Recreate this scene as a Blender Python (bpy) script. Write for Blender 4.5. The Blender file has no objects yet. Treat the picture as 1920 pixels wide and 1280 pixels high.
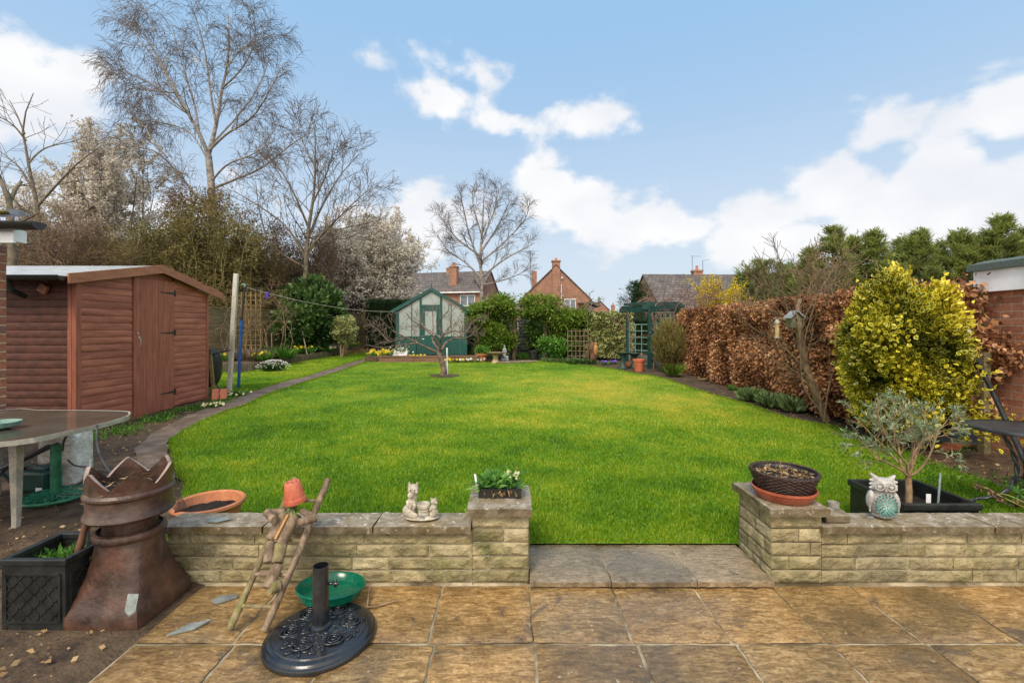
import bpy, math, random
import numpy as np
from mathutils import Vector, Matrix, geometry
random.seed(7); rng = np.random.default_rng(11)
PI = math.pi
sc = bpy.context.scene
COL = sc.collection
F = 860.0; CH = 1.4; HY = 615.0        # focal length in photo pixels, eye height, horizon row

# ------------------------------------------------------------------ ground
def gz(x, y):
    y = np.asarray(y, float)
    z = np.where(y < 2.6, 0.0, np.where(y < 3.0, 0.05*(y-2.6)/0.4, 0.05+0.0305*(np.minimum(y, 17)-3)))
    return z
def g(x, y): return float(gz(x, y))
def at(px, py, D): return Vector(((px-960)/F*D, D, CH-(py-HY)/F*D))
def gp(px, py):
    dy = py-HY
    D = 1239.7/(dy+26.2)
    if D < 3: D = F*(CH-0.03)/dy
    return ((px-960)/F*D, D)
def G3(px, py, dz=0):
    x, y = gp(px, py); return Vector((x, y, g(x, y)+dz))

def _h(ix, iy, iz):
    n = (ix*374761393 + iy*668265263 + iz*2147483647) & 0xffffffff
    n = ((n ^ (n >> 13))*1274126177) & 0xffffffff
    return ((n ^ (n >> 16)) & 0xffff)/65535.0
def vn(x, y, z=0.0):
    x, y, z = np.broadcast_arrays(np.asarray(x, float), np.asarray(y, float), np.asarray(z, float))
    ix, iy, iz = (np.floor(a).astype(np.int64) for a in (x, y, z))
    fx, fy, fz = x-ix, y-iy, z-iz
    fx, fy, fz = (a*a*(3-2*a) for a in (fx, fy, fz))
    r = 0
    for dx in (0, 1):
        for dy in (0, 1):
            for dz in (0, 1):
                w = (fx if dx else 1-fx)*(fy if dy else 1-fy)*(fz if dz else 1-fz)
                r = r+w*_h(ix+dx, iy+dy, iz+dz)
    return r
def fbm(x, y, z=0.0, o=4):
    r = 0; a = .5; t = 0
    for i in range(o):
        r = r+a*vn(x*2**i+i*17.3, y*2**i+i*5.1, z*2**i+i*3.7); t += a; a *= .5
    return r/t

# ------------------------------------------------------------------ materials
def nt(name):
    m = bpy.data.materials.new(name); m.use_nodes = True
    t = m.node_tree; t.nodes.clear(); return m, t
def N(t, typ, **k):
    n = t.nodes.new(typ)
    for a, v in k.items():
        if a == 'ins':
            for s, val in v.items(): n.inputs[s].default_value = val
        else: setattr(n, a, v)
    return n
def L(t, a, b): t.links.new(a, b)
def c4(c): return (c[0], c[1], c[2], 1)
def ramp(t, fac, stops):
    r = N(t, 'ShaderNodeValToRGB'); e = r.color_ramp.elements
    e[0].position, e[0].color = stops[0][0], c4(stops[0][1]); e[1].position, e[1].color = stops[-1][0], c4(stops[-1][1])
    for p, c in stops[1:-1]:
        q = e.new(p); q.color = c4(c)
    L(t, fac, r.inputs[0]); return r.outputs[0]
def mixc(t, fac, a, b, mode='MIX'):
    m = N(t, 'ShaderNodeMix', data_type='RGBA', blend_type=mode)
    if isinstance(fac, (int, float)): m.inputs[0].default_value = fac
    else: L(t, fac, m.inputs[0])
    for s, v in ((6, a), (7, b)):
        if isinstance(v, tuple): m.inputs[s].default_value = c4(v)
        else: L(t, v, m.inputs[s])
    return m.outputs[2]
def noise(t, vec, scale, detail=5, rough=.6, dist=0):
    n = N(t, 'ShaderNodeTexNoise', ins={'Scale': scale, 'Detail': detail, 'Roughness': rough, 'Distortion': dist})
    L(t, vec, n.inputs['Vector']); return n.outputs[0]
def objco(t, scale=(1, 1, 1)):
    geo = N(t, 'ShaderNodeNewGeometry')
    mp = N(t, 'ShaderNodeMapping'); mp.inputs['Scale'].default_value = scale
    L(t, geo.outputs['Position'], mp.inputs[0]); return mp.outputs[0]
def finish(t, col, rough=.7, bumps=(), metal=0, spec=.5, coat=0, rsock=None):
    b = N(t, 'ShaderNodeBsdfPrincipled'); o = N(t, 'ShaderNodeOutputMaterial')
    if isinstance(col, tuple): b.inputs['Base Color'].default_value = c4(col)
    else: L(t, col, b.inputs['Base Color'])
    b.inputs['Roughness'].default_value = rough; b.inputs['Metallic'].default_value = metal
    b.inputs['Specular IOR Level'].default_value = spec; b.inputs['Coat Weight'].default_value = coat
    if rsock is not None: L(t, rsock, b.inputs['Roughness'])
    nrm = None
    for h, s, d in bumps:
        u = N(t, 'ShaderNodeBump', ins={'Strength': s, 'Distance': d}); L(t, h, u.inputs['Height'])
        if nrm: L(t, nrm, u.inputs['Normal'])
        nrm = u.outputs[0]
    if nrm: L(t, nrm, b.inputs['Normal'])
    L(t, b.outputs[0], o.inputs[0]); return b
def M2(name, c1, c2, scale=8, rough=.7, bump=.3, dist=.004, c3=None, stretch=(1, 1, 1), metal=0, spec=.5, s2=None, lo=.35, hi=.65, coat=0):
    m, t = nt(name); v = objco(t, stretch)
    n = noise(t, v, scale)
    col = ramp(t, n, [(lo, c1), (hi, c2)])
    n2 = noise(t, v, s2 or scale*7, 4)
    if c3:
        n3 = noise(t, v, scale*.35, 6, .7, .5)
        col = mixc(t, ramp(t, n3, [(.5, (0, 0, 0)), (.66, (1, 1, 1))]), col, c3)
    k = ramp(t, n2, [(.3, (.75, .75, .75)), (.7, (1.15, 1.15, 1.15))])
    col = mixc(t, 1.0, col, k, 'MULTIPLY')
    finish(t, col, rough, [(n2, bump, dist)], metal, spec, coat)
    return m
def leafmat(name, stops, trans=.3, rough=.5, spec=.3, edge=None):
    m, t = nt(name)
    a = N(t, 'ShaderNodeAttribute', attribute_name='v')
    col = ramp(t, a.outputs['Fac'], stops)
    if edge:
        e = N(t, 'ShaderNodeAttribute', attribute_name='e')
        f = ramp(t, e.outputs['Fac'], [(edge[1], (0, 0, 0)), (edge[1]+.12, (1, 1, 1))])
        yc = ramp(t, a.outputs['Fac'], edge[0])
        col = mixc(t, f, col, yc)
    b = N(t, 'ShaderNodeBsdfPrincipled', ins={'Roughness': rough, 'Specular IOR Level': spec}); L(t, col, b.inputs['Base Color'])
    tr = N(t, 'ShaderNodeBsdfTranslucent'); L(t, col, tr.inputs[0])
    mx = N(t, 'ShaderNodeMixShader', ins={0: trans}); L(t, b.outputs[0], mx.inputs[1]); L(t, tr.outputs[0], mx.inputs[2])
    o = N(t, 'ShaderNodeOutputMaterial'); L(t, mx.outputs[0], o.inputs[0]); return m
def brickmat(name, axis, c1, c2, mortar, bw=.225, bh=.075, ms=.011):
    m, t = nt(name); geo = N(t, 'ShaderNodeNewGeometry'); s = N(t, 'ShaderNodeSeparateXYZ'); L(t, geo.outputs['Position'], s.inputs[0])
    cb = N(t, 'ShaderNodeCombineXYZ'); L(t, s.outputs[axis], cb.inputs[0]); L(t, s.outputs[2], cb.inputs[1])
    b = N(t, 'ShaderNodeTexBrick', ins={'Scale': 1.0, 'Mortar Size': ms/2, 'Mortar Smooth': .3, 'Brick Width': bw, 'Row Height': bh, 'Bias': -.1, 'Color1': c4(c1), 'Color2': c4(c2), 'Mortar': c4(mortar)})
    L(t, cb.outputs[0], b.inputs['Vector'])
    n = noise(t, geo.outputs['Position'], 30, 5); n1 = noise(t, geo.outputs['Position'], 2.2, 5)
    col = mixc(t, 1.0, b.outputs[0], ramp(t, n, [(.3, (.7, .7, .7)), (.7, (1.2, 1.2, 1.2))]), 'MULTIPLY')
    col = mixc(t, 1.0, col, ramp(t, n1, [(.3, (.75, .75, .78)), (.7, (1.1, 1.1, 1.05))]), 'MULTIPLY')
    inv = N(t, 'ShaderNodeMath', operation='SUBTRACT', ins={0: 1.0}); L(t, b.outputs['Fac'], inv.inputs[1])
    finish(t, col, .85, [(inv.outputs[0], .6, .006), (n, .25, .003)]); return m

M = {}
M['stone_grey'] = M2('grey_stone', (.2, .22, .22), (.38, .4, .4), 14, .85, .3)
M['soil'] = M2('soil', (.04, .024, .013), (.13, .08, .045), 9, .85, .9, .02, c3=(.12, .08, .042), s2=45)
M['soil_dark'] = M2('compost', (.012, .008, .006), (.05, .03, .02), 40, .95, 1, .02)
M['path'] = M2('tarmac_path', (.12, .082, .062), (.23, .17, .135), 5, .85, .7, .006, c3=(.1, .066, .035), s2=160)
M['bark'] = M2('birch_bark', (.2, .17, .14), (.42, .38, .33), 6, .85, .5, .01, stretch=(1, 1, 3), c3=(.1, .08, .07))
M['twig'] = M2('bare_twig', (.085, .062, .05), (.2, .15, .12), 6, .9, .2)
M['twig_brown'] = M2('brown_twig', (.15, .1, .05), (.32, .22, .12), 6, .9, .2)
M['twig_olive'] = M2('olive_twig', (.18, .15, .055), (.34, .28, .11), 6, .9, .2)
M['twig_grey'] = M2('grey_green_bark', (.1, .08, .05), (.24, .19, .13), 9, .9, .5)
M['twig_tan'] = M2('tan_bark', (.1, .065, .035), (.26, .18, .1), 12, .9, .6, .006)
M['apple'] = M2('apple_bark', (.1, .065, .055), (.3, .21, .17), 12, .85, .5, .01)
M['olive_bark'] = M2('olive_bark', (.2, .12, .06), (.38, .26, .14), 25, .85, .4)
M['cedar'] = M2('stained_cedar', (.29, .088, .05), (.47, .165, .095), 2.2, .65, .3, .002, stretch=(4, 1, 7), c3=(.23, .068, .038), s2=26)
M['cedar_shaded'] = M2('cedar_painted_shade', (.06, .02, .012), (.13, .04, .022), 3, .7, .25, .002, stretch=(4, 1, 9), s2=22)  # darker copy of the cedar; shade of outbuilding and eaves put into colour
M['cedar_door'] = M2('stained_door_board', (.26, .08, .045), (.4, .135, .08), 3, .7, .3, .002, stretch=(9, 9, 1), s2=26)
M['cedar_trim'] = M2('stained_trim', (.3, .11, .055), (.42, .17, .085), 3, .6, .2, .002, stretch=(4, 1, 9), s2=22)
M['iron'] = M2('black_iron', (.012, .012, .012), (.03, .028, .026), 20, .5, .2)
M['plastic_black'] = M2('black_plastic', (.012, .013, .013), (.03, .032, .03), 14, .32, .15, .002)
M['resin'] = M2('wet_black_resin', (.008, .009, .012), (.022, .024, .028), 12, .18, .2, .002, spec=.7)
M['felt'] = M2('wet_roof_felt', (.4, .42, .43), (.6, .63, .65), 10, .25, .3)
M['felt_green'] = M2('green_mineral_felt', (.06, .085, .075), (.13, .16, .14), 60, .8, .5)
M['white'] = M2('white_board', (.88, .88, .88), (.95, .95, .95), 1.5, .4, .05, s2=2)
M['white_win'] = M2('white_window_frame', (.7, .7, .7), (.8, .8, .8), 3, .4, .05)
M['fence'] = M2('weathered_fence', (.14, .11, .055), (.27, .215, .12), 5, .85, .4, .004, stretch=(1, 1, 6), c3=(.1, .1, .045))
M['timber_old'] = M2('yellowed_timber', (.19, .12, .035), (.36, .25, .08), 5, .8, .4, c3=(.12, .08, .03))
M['prop'] = M2('bleached_wood_pole', (.4, .37, .3), (.62, .58, .5), 9, .8, .2, stretch=(1, 1, .3))
M['blue'] = M2('blue_sleeve', (.01, .07, .25), (.02, .1, .34), 9, .4, .05)
M['green_paint'] = M2('green_paint', (.004, .055, .045), (.008, .085, .068), 6, .5, .15, .002, stretch=(1, 1, .4))
M['green_arbour'] = M2('dark_green_paint', (.003, .035, .028), (.009, .06, .048), 6, .5, .15)
M['green_pale'] = M2('pale_green_lattice', (.1, .2, .16), (.2, .32, .27), 6, .6, .15)
M['green_plastic'] = M2('green_plastic', (.0, .1, .055), (.004, .15, .085), 6, .2, .05)
M['green_stand'] = M2('green_enamel', (.008, .09, .045), (.02, .2, .1), 14, .4, .2)
M['can'] = M2('dark_green_plastic', (.006, .035, .03), (.012, .06, .05), 8, .35, .05)
M['glassy'] = None
M['terracotta'] = M2('terracotta', (.45, .15, .06), (.58, .22, .09), 10, .5, .2, c3=(.4, .17, .09))
M['terra_red'] = M2('red_plastic_terracotta', (.5, .12, .06), (.62, .18, .09), 10, .45, .05)
M['terra_saucer'] = M2('wet_terracotta_saucer', (.32, .075, .035), (.45, .12, .06), 10, .3, .05)
M['glaze'] = M2('salt_glazed_clay', (.03, .017, .013), (.125, .058, .038), 7, .36, .9, .006, c3=(.11, .075, .055), s2=26, spec=.5)
M['glaze_rim'] = M2('worn_clay_edge', (.22, .15, .12), (.4, .3, .25), 20, .5, .3)
M['log'] = M2('log_bark', (.13, .08, .045), (.36, .26, .17), 14, .85, .8, .006, stretch=(2, 2, .6), c3=(.1, .07, .05), s2=70)
M['log_green'] = M2('mossy_log_bark', (.12, .085, .04), (.34, .27, .14), 12, .85, .8, .006, stretch=(2, 2, .6), c3=(.2, .21, .04), s2=70)
M['log_cut'] = M2('split_log', (.36, .17, .045), (.52, .28, .1), 12, .8, .3)
M['cast'] = M2('cast_stone', (.34, .29, .22), (.62, .56, .45), 22, .85, .5, .004, c3=(.3, .26, .19), s2=90)
M['owl'] = M2('grey_white_resin', (.36, .33, .3), (.62, .6, .57), 14, .55, .3, .002, c3=(.25, .23, .21))
M['owl_green'] = leafmat('turquoise_glaze', [(0, (.04, .09, .08)), (.5, (.1, .3, .27)), (1, (.33, .55, .48))], 0, .4)
M['wicker'] = M2('dark_wicker', (.02, .01, .008), (.075, .035, .022), 50, .35, .6, .004)
M['tile_dark'] = M2('dark_mossy_tile', (.05, .05, .052), (.12, .12, .125), 18, .5, .4, c3=(.09, .07, .04))
M['slate'] = M2('slate', (.16, .18, .17), (.3, .33, .31), 12, .5, .3)
M['red_brick_loose'] = M2('orange_brick', (.5, .14, .07), (.6, .22, .12), 20, .8, .3)
M['concrete'] = M2('mossy_concrete', (.12, .1, .05), (.3, .26, .18), 12, .85, .8, .006, c3=(.1, .11, .03), s2=90)
M['sack'] = M2('clear_plastic_sack', (.5, .45, .38), (.9, .88, .85), 5, .2, .9, .03, spec=.8, c3=(.32, .25, .18), s2=12)
M['alu'] = M2('oxidised_table_leg', (.3, .28, .23), (.5, .46, .38), 9, .5, .2)
M['dark_metal'] = M2('dark_grey_metal', (.035, .04, .045), (.08, .085, .09), 14, .35, .1, metal=.3)
M['cable'] = M2('black_cable', (.015, .013, .012), (.06, .055, .05), 12, .45, .1)
M['rust'] = M2('brown_bark_stem', (.1, .045, .025), (.22, .1, .06), 20, .8, .5)
M['stake'] = M2('grey_plastic_cane', (.18, .22, .2), (.3, .34, .31), 9, .5, .1)
M['cane'] = M2('bamboo_cane', (.4, .27, .1), (.55, .4, .2), 9, .6, .1)
M['roof_tile'] = None
M['edging'] = M2('log_roll_edging', (.07, .06, .035), (.16, .14, .08), 8, .9, .5, c3=(.08, .1, .03), stretch=(1, 1, .4))
M['grey_paint'] = M2('dark_grey_boards', (.035, .04, .05), (.06, .068, .08), 6, .7, .2, stretch=(1, 1, 6))
M['far_evergreen'] = leafmat('dark_evergreen_leaf', [(0, (.012, .03, .01)), (.6, (.03, .075, .018)), (1, (.07, .14, .03))])
M['core_brown'] = M2('hedge_interior', (.02, .01, .006), (.06, .03, .018), 12, .95, .9, .03)  # dark hedge filler; interior shade put into the colour
M['core_green'] = M2('foliage_interior', (.006, .012, .004), (.02, .032, .012), 12, .95, .9, .03)  # dark filler for foliage cores, its tone standing in for inner shade
M['beech'] = leafmat('beech_dead_leaf', [(0, (.08, .032, .016)), (.35, (.29, .12, .05)), (.7, (.52, .25, .11)), (1, (.78, .47, .26))], .2, .6)
M['holly'] = leafmat('variegated_holly_leaf', [(0, (.01, .025, .005)), (.45, (.035, .07, .01)), (.75, (.12, .17, .02)), (.9, (.5, .45, .03)), (1, (.75, .62, .05))], .12, .35, .4, edge=([(0, (.05, .07, .01)), (.35, (.3, .27, .02)), (.65, (.68, .55, .03)), (1, (.88, .72, .06))], .62))
M['ivy'] = leafmat('variegated_ivy_leaf', [(0, (.03, .06, .015)), (1, (.09, .14, .035))], .15, .45, edge=([(0, (.35, .36, .12)), (1, (.62, .6, .26))], .62))
M['olive'] = leafmat('olive_leaf', [(0, (.1, .15, .06)), (.6, (.24, .31, .16)), (1, (.45, .5, .34))], .25)
M['laurel'] = leafmat('laurel_leaf', [(0, (.018, .045, .01)), (.6, (.05, .11, .025)), (1, (.13, .2, .05))], .2, .35)
M['climber'] = leafmat('climber_leaf', [(0, (.03, .06, .008)), (.5, (.1, .18, .015)), (1, (.24, .34, .04))], .35)
M['fresh'] = leafmat('fresh_green_leaf', [(0, (.04, .12, .015)), (.6, (.1, .26, .03)), (1, (.24, .45, .08))], .35)
M['sage'] = leafmat('grey_green_leaf', [(0, (.08, .13, .04)), (1, (.3, .4, .15))], .3)
M['conifer'] = leafmat('conifer_spray', [(0, (.05, .08, .022)), (.5, (.19, .24, .06)), (1, (.45, .48, .14))], .35)
M['conifer_blue'] = leafmat('soft_conifer_spray', [(0, (.06, .09, .025)), (.5, (.22, .27, .08)), (1, (.42, .44, .16))], .35)
M['blossom'] = leafmat('white_blossom', [(0, (.3, .24, .15)), (.3, (.55, .48, .38)), (1, (.85, .8, .7))], .3)
M['yellow_fl'] = leafmat('yellow_petal', [(0, (.6, .42, .01)), (1, (.85, .68, .03))], .3)
M['cream_fl'] = leafmat('cream_petal', [(0, (.65, .6, .25)), (1, (.85, .83, .6))], .3)
M['white_fl'] = leafmat('white_petal', [(0, (.6, .6, .55)), (1, (.85, .85, .82))], .3)
M['purple_fl'] = leafmat('purple_petal', [(0, (.12, .06, .45)), (1, (.3, .12, .6))], .3)
M['brown_leaf'] = leafmat('withered_leaf', [(0, (.08, .045, .03)), (.6, (.22, .13, .07)), (1, (.42, .26, .13))], .25)
M['litter'] = leafmat('leaf_litter', [(0, (.1, .05, .02)), (.6, (.3, .18, .08)), (1, (.55, .4, .2))], 0)
M['purple_leaf'] = leafmat('purple_bud', [(0, (.14, .08, .065)), (.6, (.27, .17, .15)), (1, (.32, .29, .12))], .25)
M['olive_moss'] = leafmat('olive_moss_leaf', [(0, (.07, .055, .015)), (.6, (.2, .16, .045)), (1, (.36, .3, .1))], .3)
M['grassm'] = leafmat('grass_blade', [(0, (.07, .18, .005)), (.3, (.17, .34, .008)), (.6, (.31, .43, .016)), (1, (.62, .56, .06))], .4, .45, .35)

def tilemat():
    m, t = nt('concrete_roof_tiles'); a = N(t, 'ShaderNodeNewGeometry')
    uv = N(t, 'ShaderNodeTexCoord')
    s = N(t, 'ShaderNodeSeparateXYZ'); L(t, uv.outputs['Object'], s.inputs[0])
    cb = N(t, 'ShaderNodeCombineXYZ'); L(t, s.outputs[0], cb.inputs[0]); L(t, s.outputs[2], cb.inputs[1])
    b = N(t, 'ShaderNodeTexBrick', ins={'Scale': 1.0, 'Mortar Size': .022, 'Mortar Smooth': .2, 'Brick Width': .33, 'Row Height': .22, 'Color1': (.1, .085, .075, 1), 'Color2': (.16, .138, .122, 1), 'Mortar': (.045, .035, .035, 1)})
    L(t, cb.outputs[0], b.inputs['Vector']); n = noise(t, uv.outputs['Object'], 1.2, 6)
    col = mixc(t, 1.0, b.outputs[0], ramp(t, n, [(.3, (.7, .7, .72)), (.7, (1.3, 1.25, 1.2))]), 'MULTIPLY')
    finish(t, col, .7, [(b.outputs['Fac'], -.5, .03)]); return m
M['roof_tile'] = tilemat()
M['brick_far'] = brickmat('brick_far_x', 0, (.3, .11, .06), (.4, .17, .09), (.36, .26, .2), .225, .075, .014)
M['brick_far_y'] = brickmat('brick_far_y', 1, (.3, .12, .07), (.38, .16, .1), (.34, .25, .2))
M['brick_garage'] = brickmat('brick_garage', 1, (.34, .13, .075), (.48, .22, .13), (.42, .33, .24))
M['brick_corner'] = brickmat('brick_corner', 0, (.36, .13, .07), (.2, .1, .09), (.5, .38, .24), .225, .075, .012)

def glass(name, tint, rough=.1):
    m, t = nt(name); n = noise(t, objco(t), 3, 4)
    finish(t, ramp(t, n, [(.3, tuple(c*.8 for c in tint)), (.7, tint)]), rough, spec=.8); return m
M['pane'] = glass('window_glass', (.16, .2, .24), .08)
M['gh_glass'] = glass('misted_greenhouse_glass', (.34, .38, .35), .2)
M['table_glass'] = None

def tabletop():
    m, t = nt('wet_smoked_glass'); v = objco(t)
    n = noise(t, v, 5, 5); d = noise(t, v, 60, 2)
    col = ramp(t, n, [(.3, (.055, .05, .035)), (.7, (.1, .095, .07))])
    col = mixc(t, ramp(t, d, [(.69, (0, 0, 0)), (.73, (1, 1, 1))]), col, (.3, .3, .26))
    finish(t, col, .1, [(n, .05, .003)], spec=.5); return m
M['table_glass'] = tabletop()

def patiomat(stepm=False):
    m, t = nt('wet_sandstone_slab' + ('_step' if stepm else '')); v0 = objco(t); a = N(t, 'ShaderNodeAttribute', attribute_name='v')
    mu = N(t, 'ShaderNodeMath', operation='MULTIPLY', ins={1: 53.0}); L(t, a.outputs['Fac'], mu.inputs[0])
    def off(vec):
        q = N(t, 'ShaderNodeVectorMath', operation='ADD'); L(t, vec, q.inputs[0]); L(t, mu.outputs[0], q.inputs[1]); return q.outputs[0]
    v = off(v0); vs = off(objco(t, (1.6, 5, 1))); big = noise(t, v0, 1.1, 5, .6, .4)
    n1 = noise(t, v, 2.6, 8, .65, .6); n2 = noise(t, vs, 9, 8, .7, .8); n3 = noise(t, v, 70, 4, .6); n4 = noise(t, v, 5.5, 3, .5, 1.0)
    if stepm: c = ramp(t, n2, [(.3, (.13, .1, .06)), (.5, (.28, .225, .15)), (.7, (.42, .35, .25))])
    else: c = ramp(t, n2, [(.28, (.12, .066, .02)), (.44, (.3, .18, .065)), (.56, (.47, .31, .135)), (.72, (.68, .5, .28))])
    tint = ramp(t, a.outputs['Fac'], [(0, (.7, .66, .58)), (.2, (1.12, 1.0, .86)), (.4, (.82, .82, .78)), (.6, (1.18, 1.08, .97)), (.8, (.85, .74, .6)), (1, (1.0, .98, .92))])
    c = mixc(t, 1.0, c, tint, 'MULTIPLY')
    c = mixc(t, ramp(t, n1, [(.5, (0, 0, 0)), (.68, (.75, .75, .75))]), c, (.085, .055, .02))
    c = mixc(t, ramp(t, n4, [(.63, (0, 0, 0)), (.7, (.6, .6, .6))]), c, (.06, .05, .045))
    c = mixc(t, 1.0, c, ramp(t, n3, [(.3, (.65, .65, .65)), (.7, (1.3, 1.3, 1.3))]), 'MULTIPLY')
    c = mixc(t, ramp(t, big, [(.36, (.62, .62, .62)), (.56, (0, 0, 0))]), c, (.05, .035, .014))
    sp = noise(t, v, 38, 2, .5)
    c = mixc(t, ramp(t, sp, [(.7, (0, 0, 0)), (.74, (.7, .7, .7))]), c, (.55, .45, .3))
    rr = N(t, 'ShaderNodeMapRange', ins={1: .35, 2: .62, 3: .08, 4: .42}); L(t, big, rr.inputs[0])
    b = finish(t, c, .4, [(n2, .8, .012), (n3, .3, .004)], rsock=rr.outputs[0], spec=.6)
    L(t, ramp(t, big, [(.36, (.7, .7, .7)), (.6, (.05, .05, .05))]), b.inputs['Coat Weight']); b.inputs['Coat Roughness'].default_value = .09
    u = N(t, 'ShaderNodeBump', ins={'Strength': .25, 'Distance': .006}); L(t, n2, u.inputs['Height']); L(t, u.outputs[0], b.inputs['Coat Normal']); return m
M['patio'] = patiomat(); M['step'] = patiomat(True)
M['mortar'] = M2('mortar', (.14, .1, .055), (.56, .47, .32), 2.6, .8, .5, c3=(.08, .07, .025), lo=.4, hi=.6)
def stonemat():
    m, t = nt('reconstituted_walling_stone'); v = objco(t)
    a = N(t, 'ShaderNodeAttribute', attribute_name='v')
    c = ramp(t, a.outputs['Fac'], [(0, (.24, .2, .1)), (.5, (.34, .28, .15)), (1, (.44, .37, .22))])
    n1 = noise(t, v, 4, 6, .7, .4); n2 = noise(t, v, 45, 5); n3 = noise(t, v, 14, 5)
    c = mixc(t, ramp(t, n1, [(.5, (0, 0, 0)), (.68, (.8, .8, .8))]), c, (.1, .11, .02))
    c = mixc(t, 1.0, c, ramp(t, n3, [(.3, (.55, .55, .52)), (.7, (1.35, 1.33, 1.3))]), 'MULTIPLY')
    c = mixc(t, ramp(t, noise(t, v, 1.7, 5, .6), [(.45, (0, 0, 0)), (.62, (.55, .55, .55))]), c, (.13, .11, .07))
    finish(t, c, .7, [(n3, 1.0, .03), (n2, .8, .012)]); return m
M['stone'] = stonemat()
def copemat():
    m, t = nt('weathered_coping'); v = objco(t)
    n1 = noise(t, v, 3.2, 6, .7, .4); n2 = noise(t, v, 70, 4); n3 = noise(t, v, 16, 5)
    c = ramp(t, n3, [(.3, (.12, .09, .05)), (.5, (.25, .2, .13)), (.7, (.38, .33, .26))])
    c = mixc(t, ramp(t, n1, [(.5, (0, 0, 0)), (.65, (.7, .7, .7))]), c, (.2, .15, .05))
    sp = noise(t, v, 42, 3, .5)
    c = mixc(t, ramp(t, sp, [(.63, (0, 0, 0)), (.68, (.8, .8, .8))]), c, (.6, .56, .46))
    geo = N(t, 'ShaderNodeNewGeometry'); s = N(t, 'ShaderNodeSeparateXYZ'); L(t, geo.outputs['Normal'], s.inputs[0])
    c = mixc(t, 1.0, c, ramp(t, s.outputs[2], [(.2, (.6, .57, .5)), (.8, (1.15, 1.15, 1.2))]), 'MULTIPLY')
    finish(t, c, .45, [(n2, .8, .006), (n3, .4, .01)]); return m
M['coping'] = copemat()
def lawnmat():
    m, t = nt('lawn_turf'); v = objco(t); a = N(t, 'ShaderNodeAttribute', attribute_name='v')
    c = ramp(t, a.outputs['Fac'], [(0, (.03, .1, .004)), (.4, (.1, .24, .006)), (.7, (.19, .33, .012)), (1, (.4, .38, .035))])
    n2 = noise(t, v, 60, 5); n = noise(t, v, 12, 5)
    c = mixc(t, 1.0, c, ramp(t, n2, [(.3, (.6, .6, .6)), (.7, (1.25, 1.25, 1.2))]), 'MULTIPLY')
    c = mixc(t, 1.0, c, ramp(t, n, [(.3, (.8, .8, .8)), (.7, (1.15, 1.15, 1.15))]), 'MULTIPLY')
    finish(t, c, .8, [(n2, .8, .02)]); return m
M['lawn'] = lawnmat()

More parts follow.
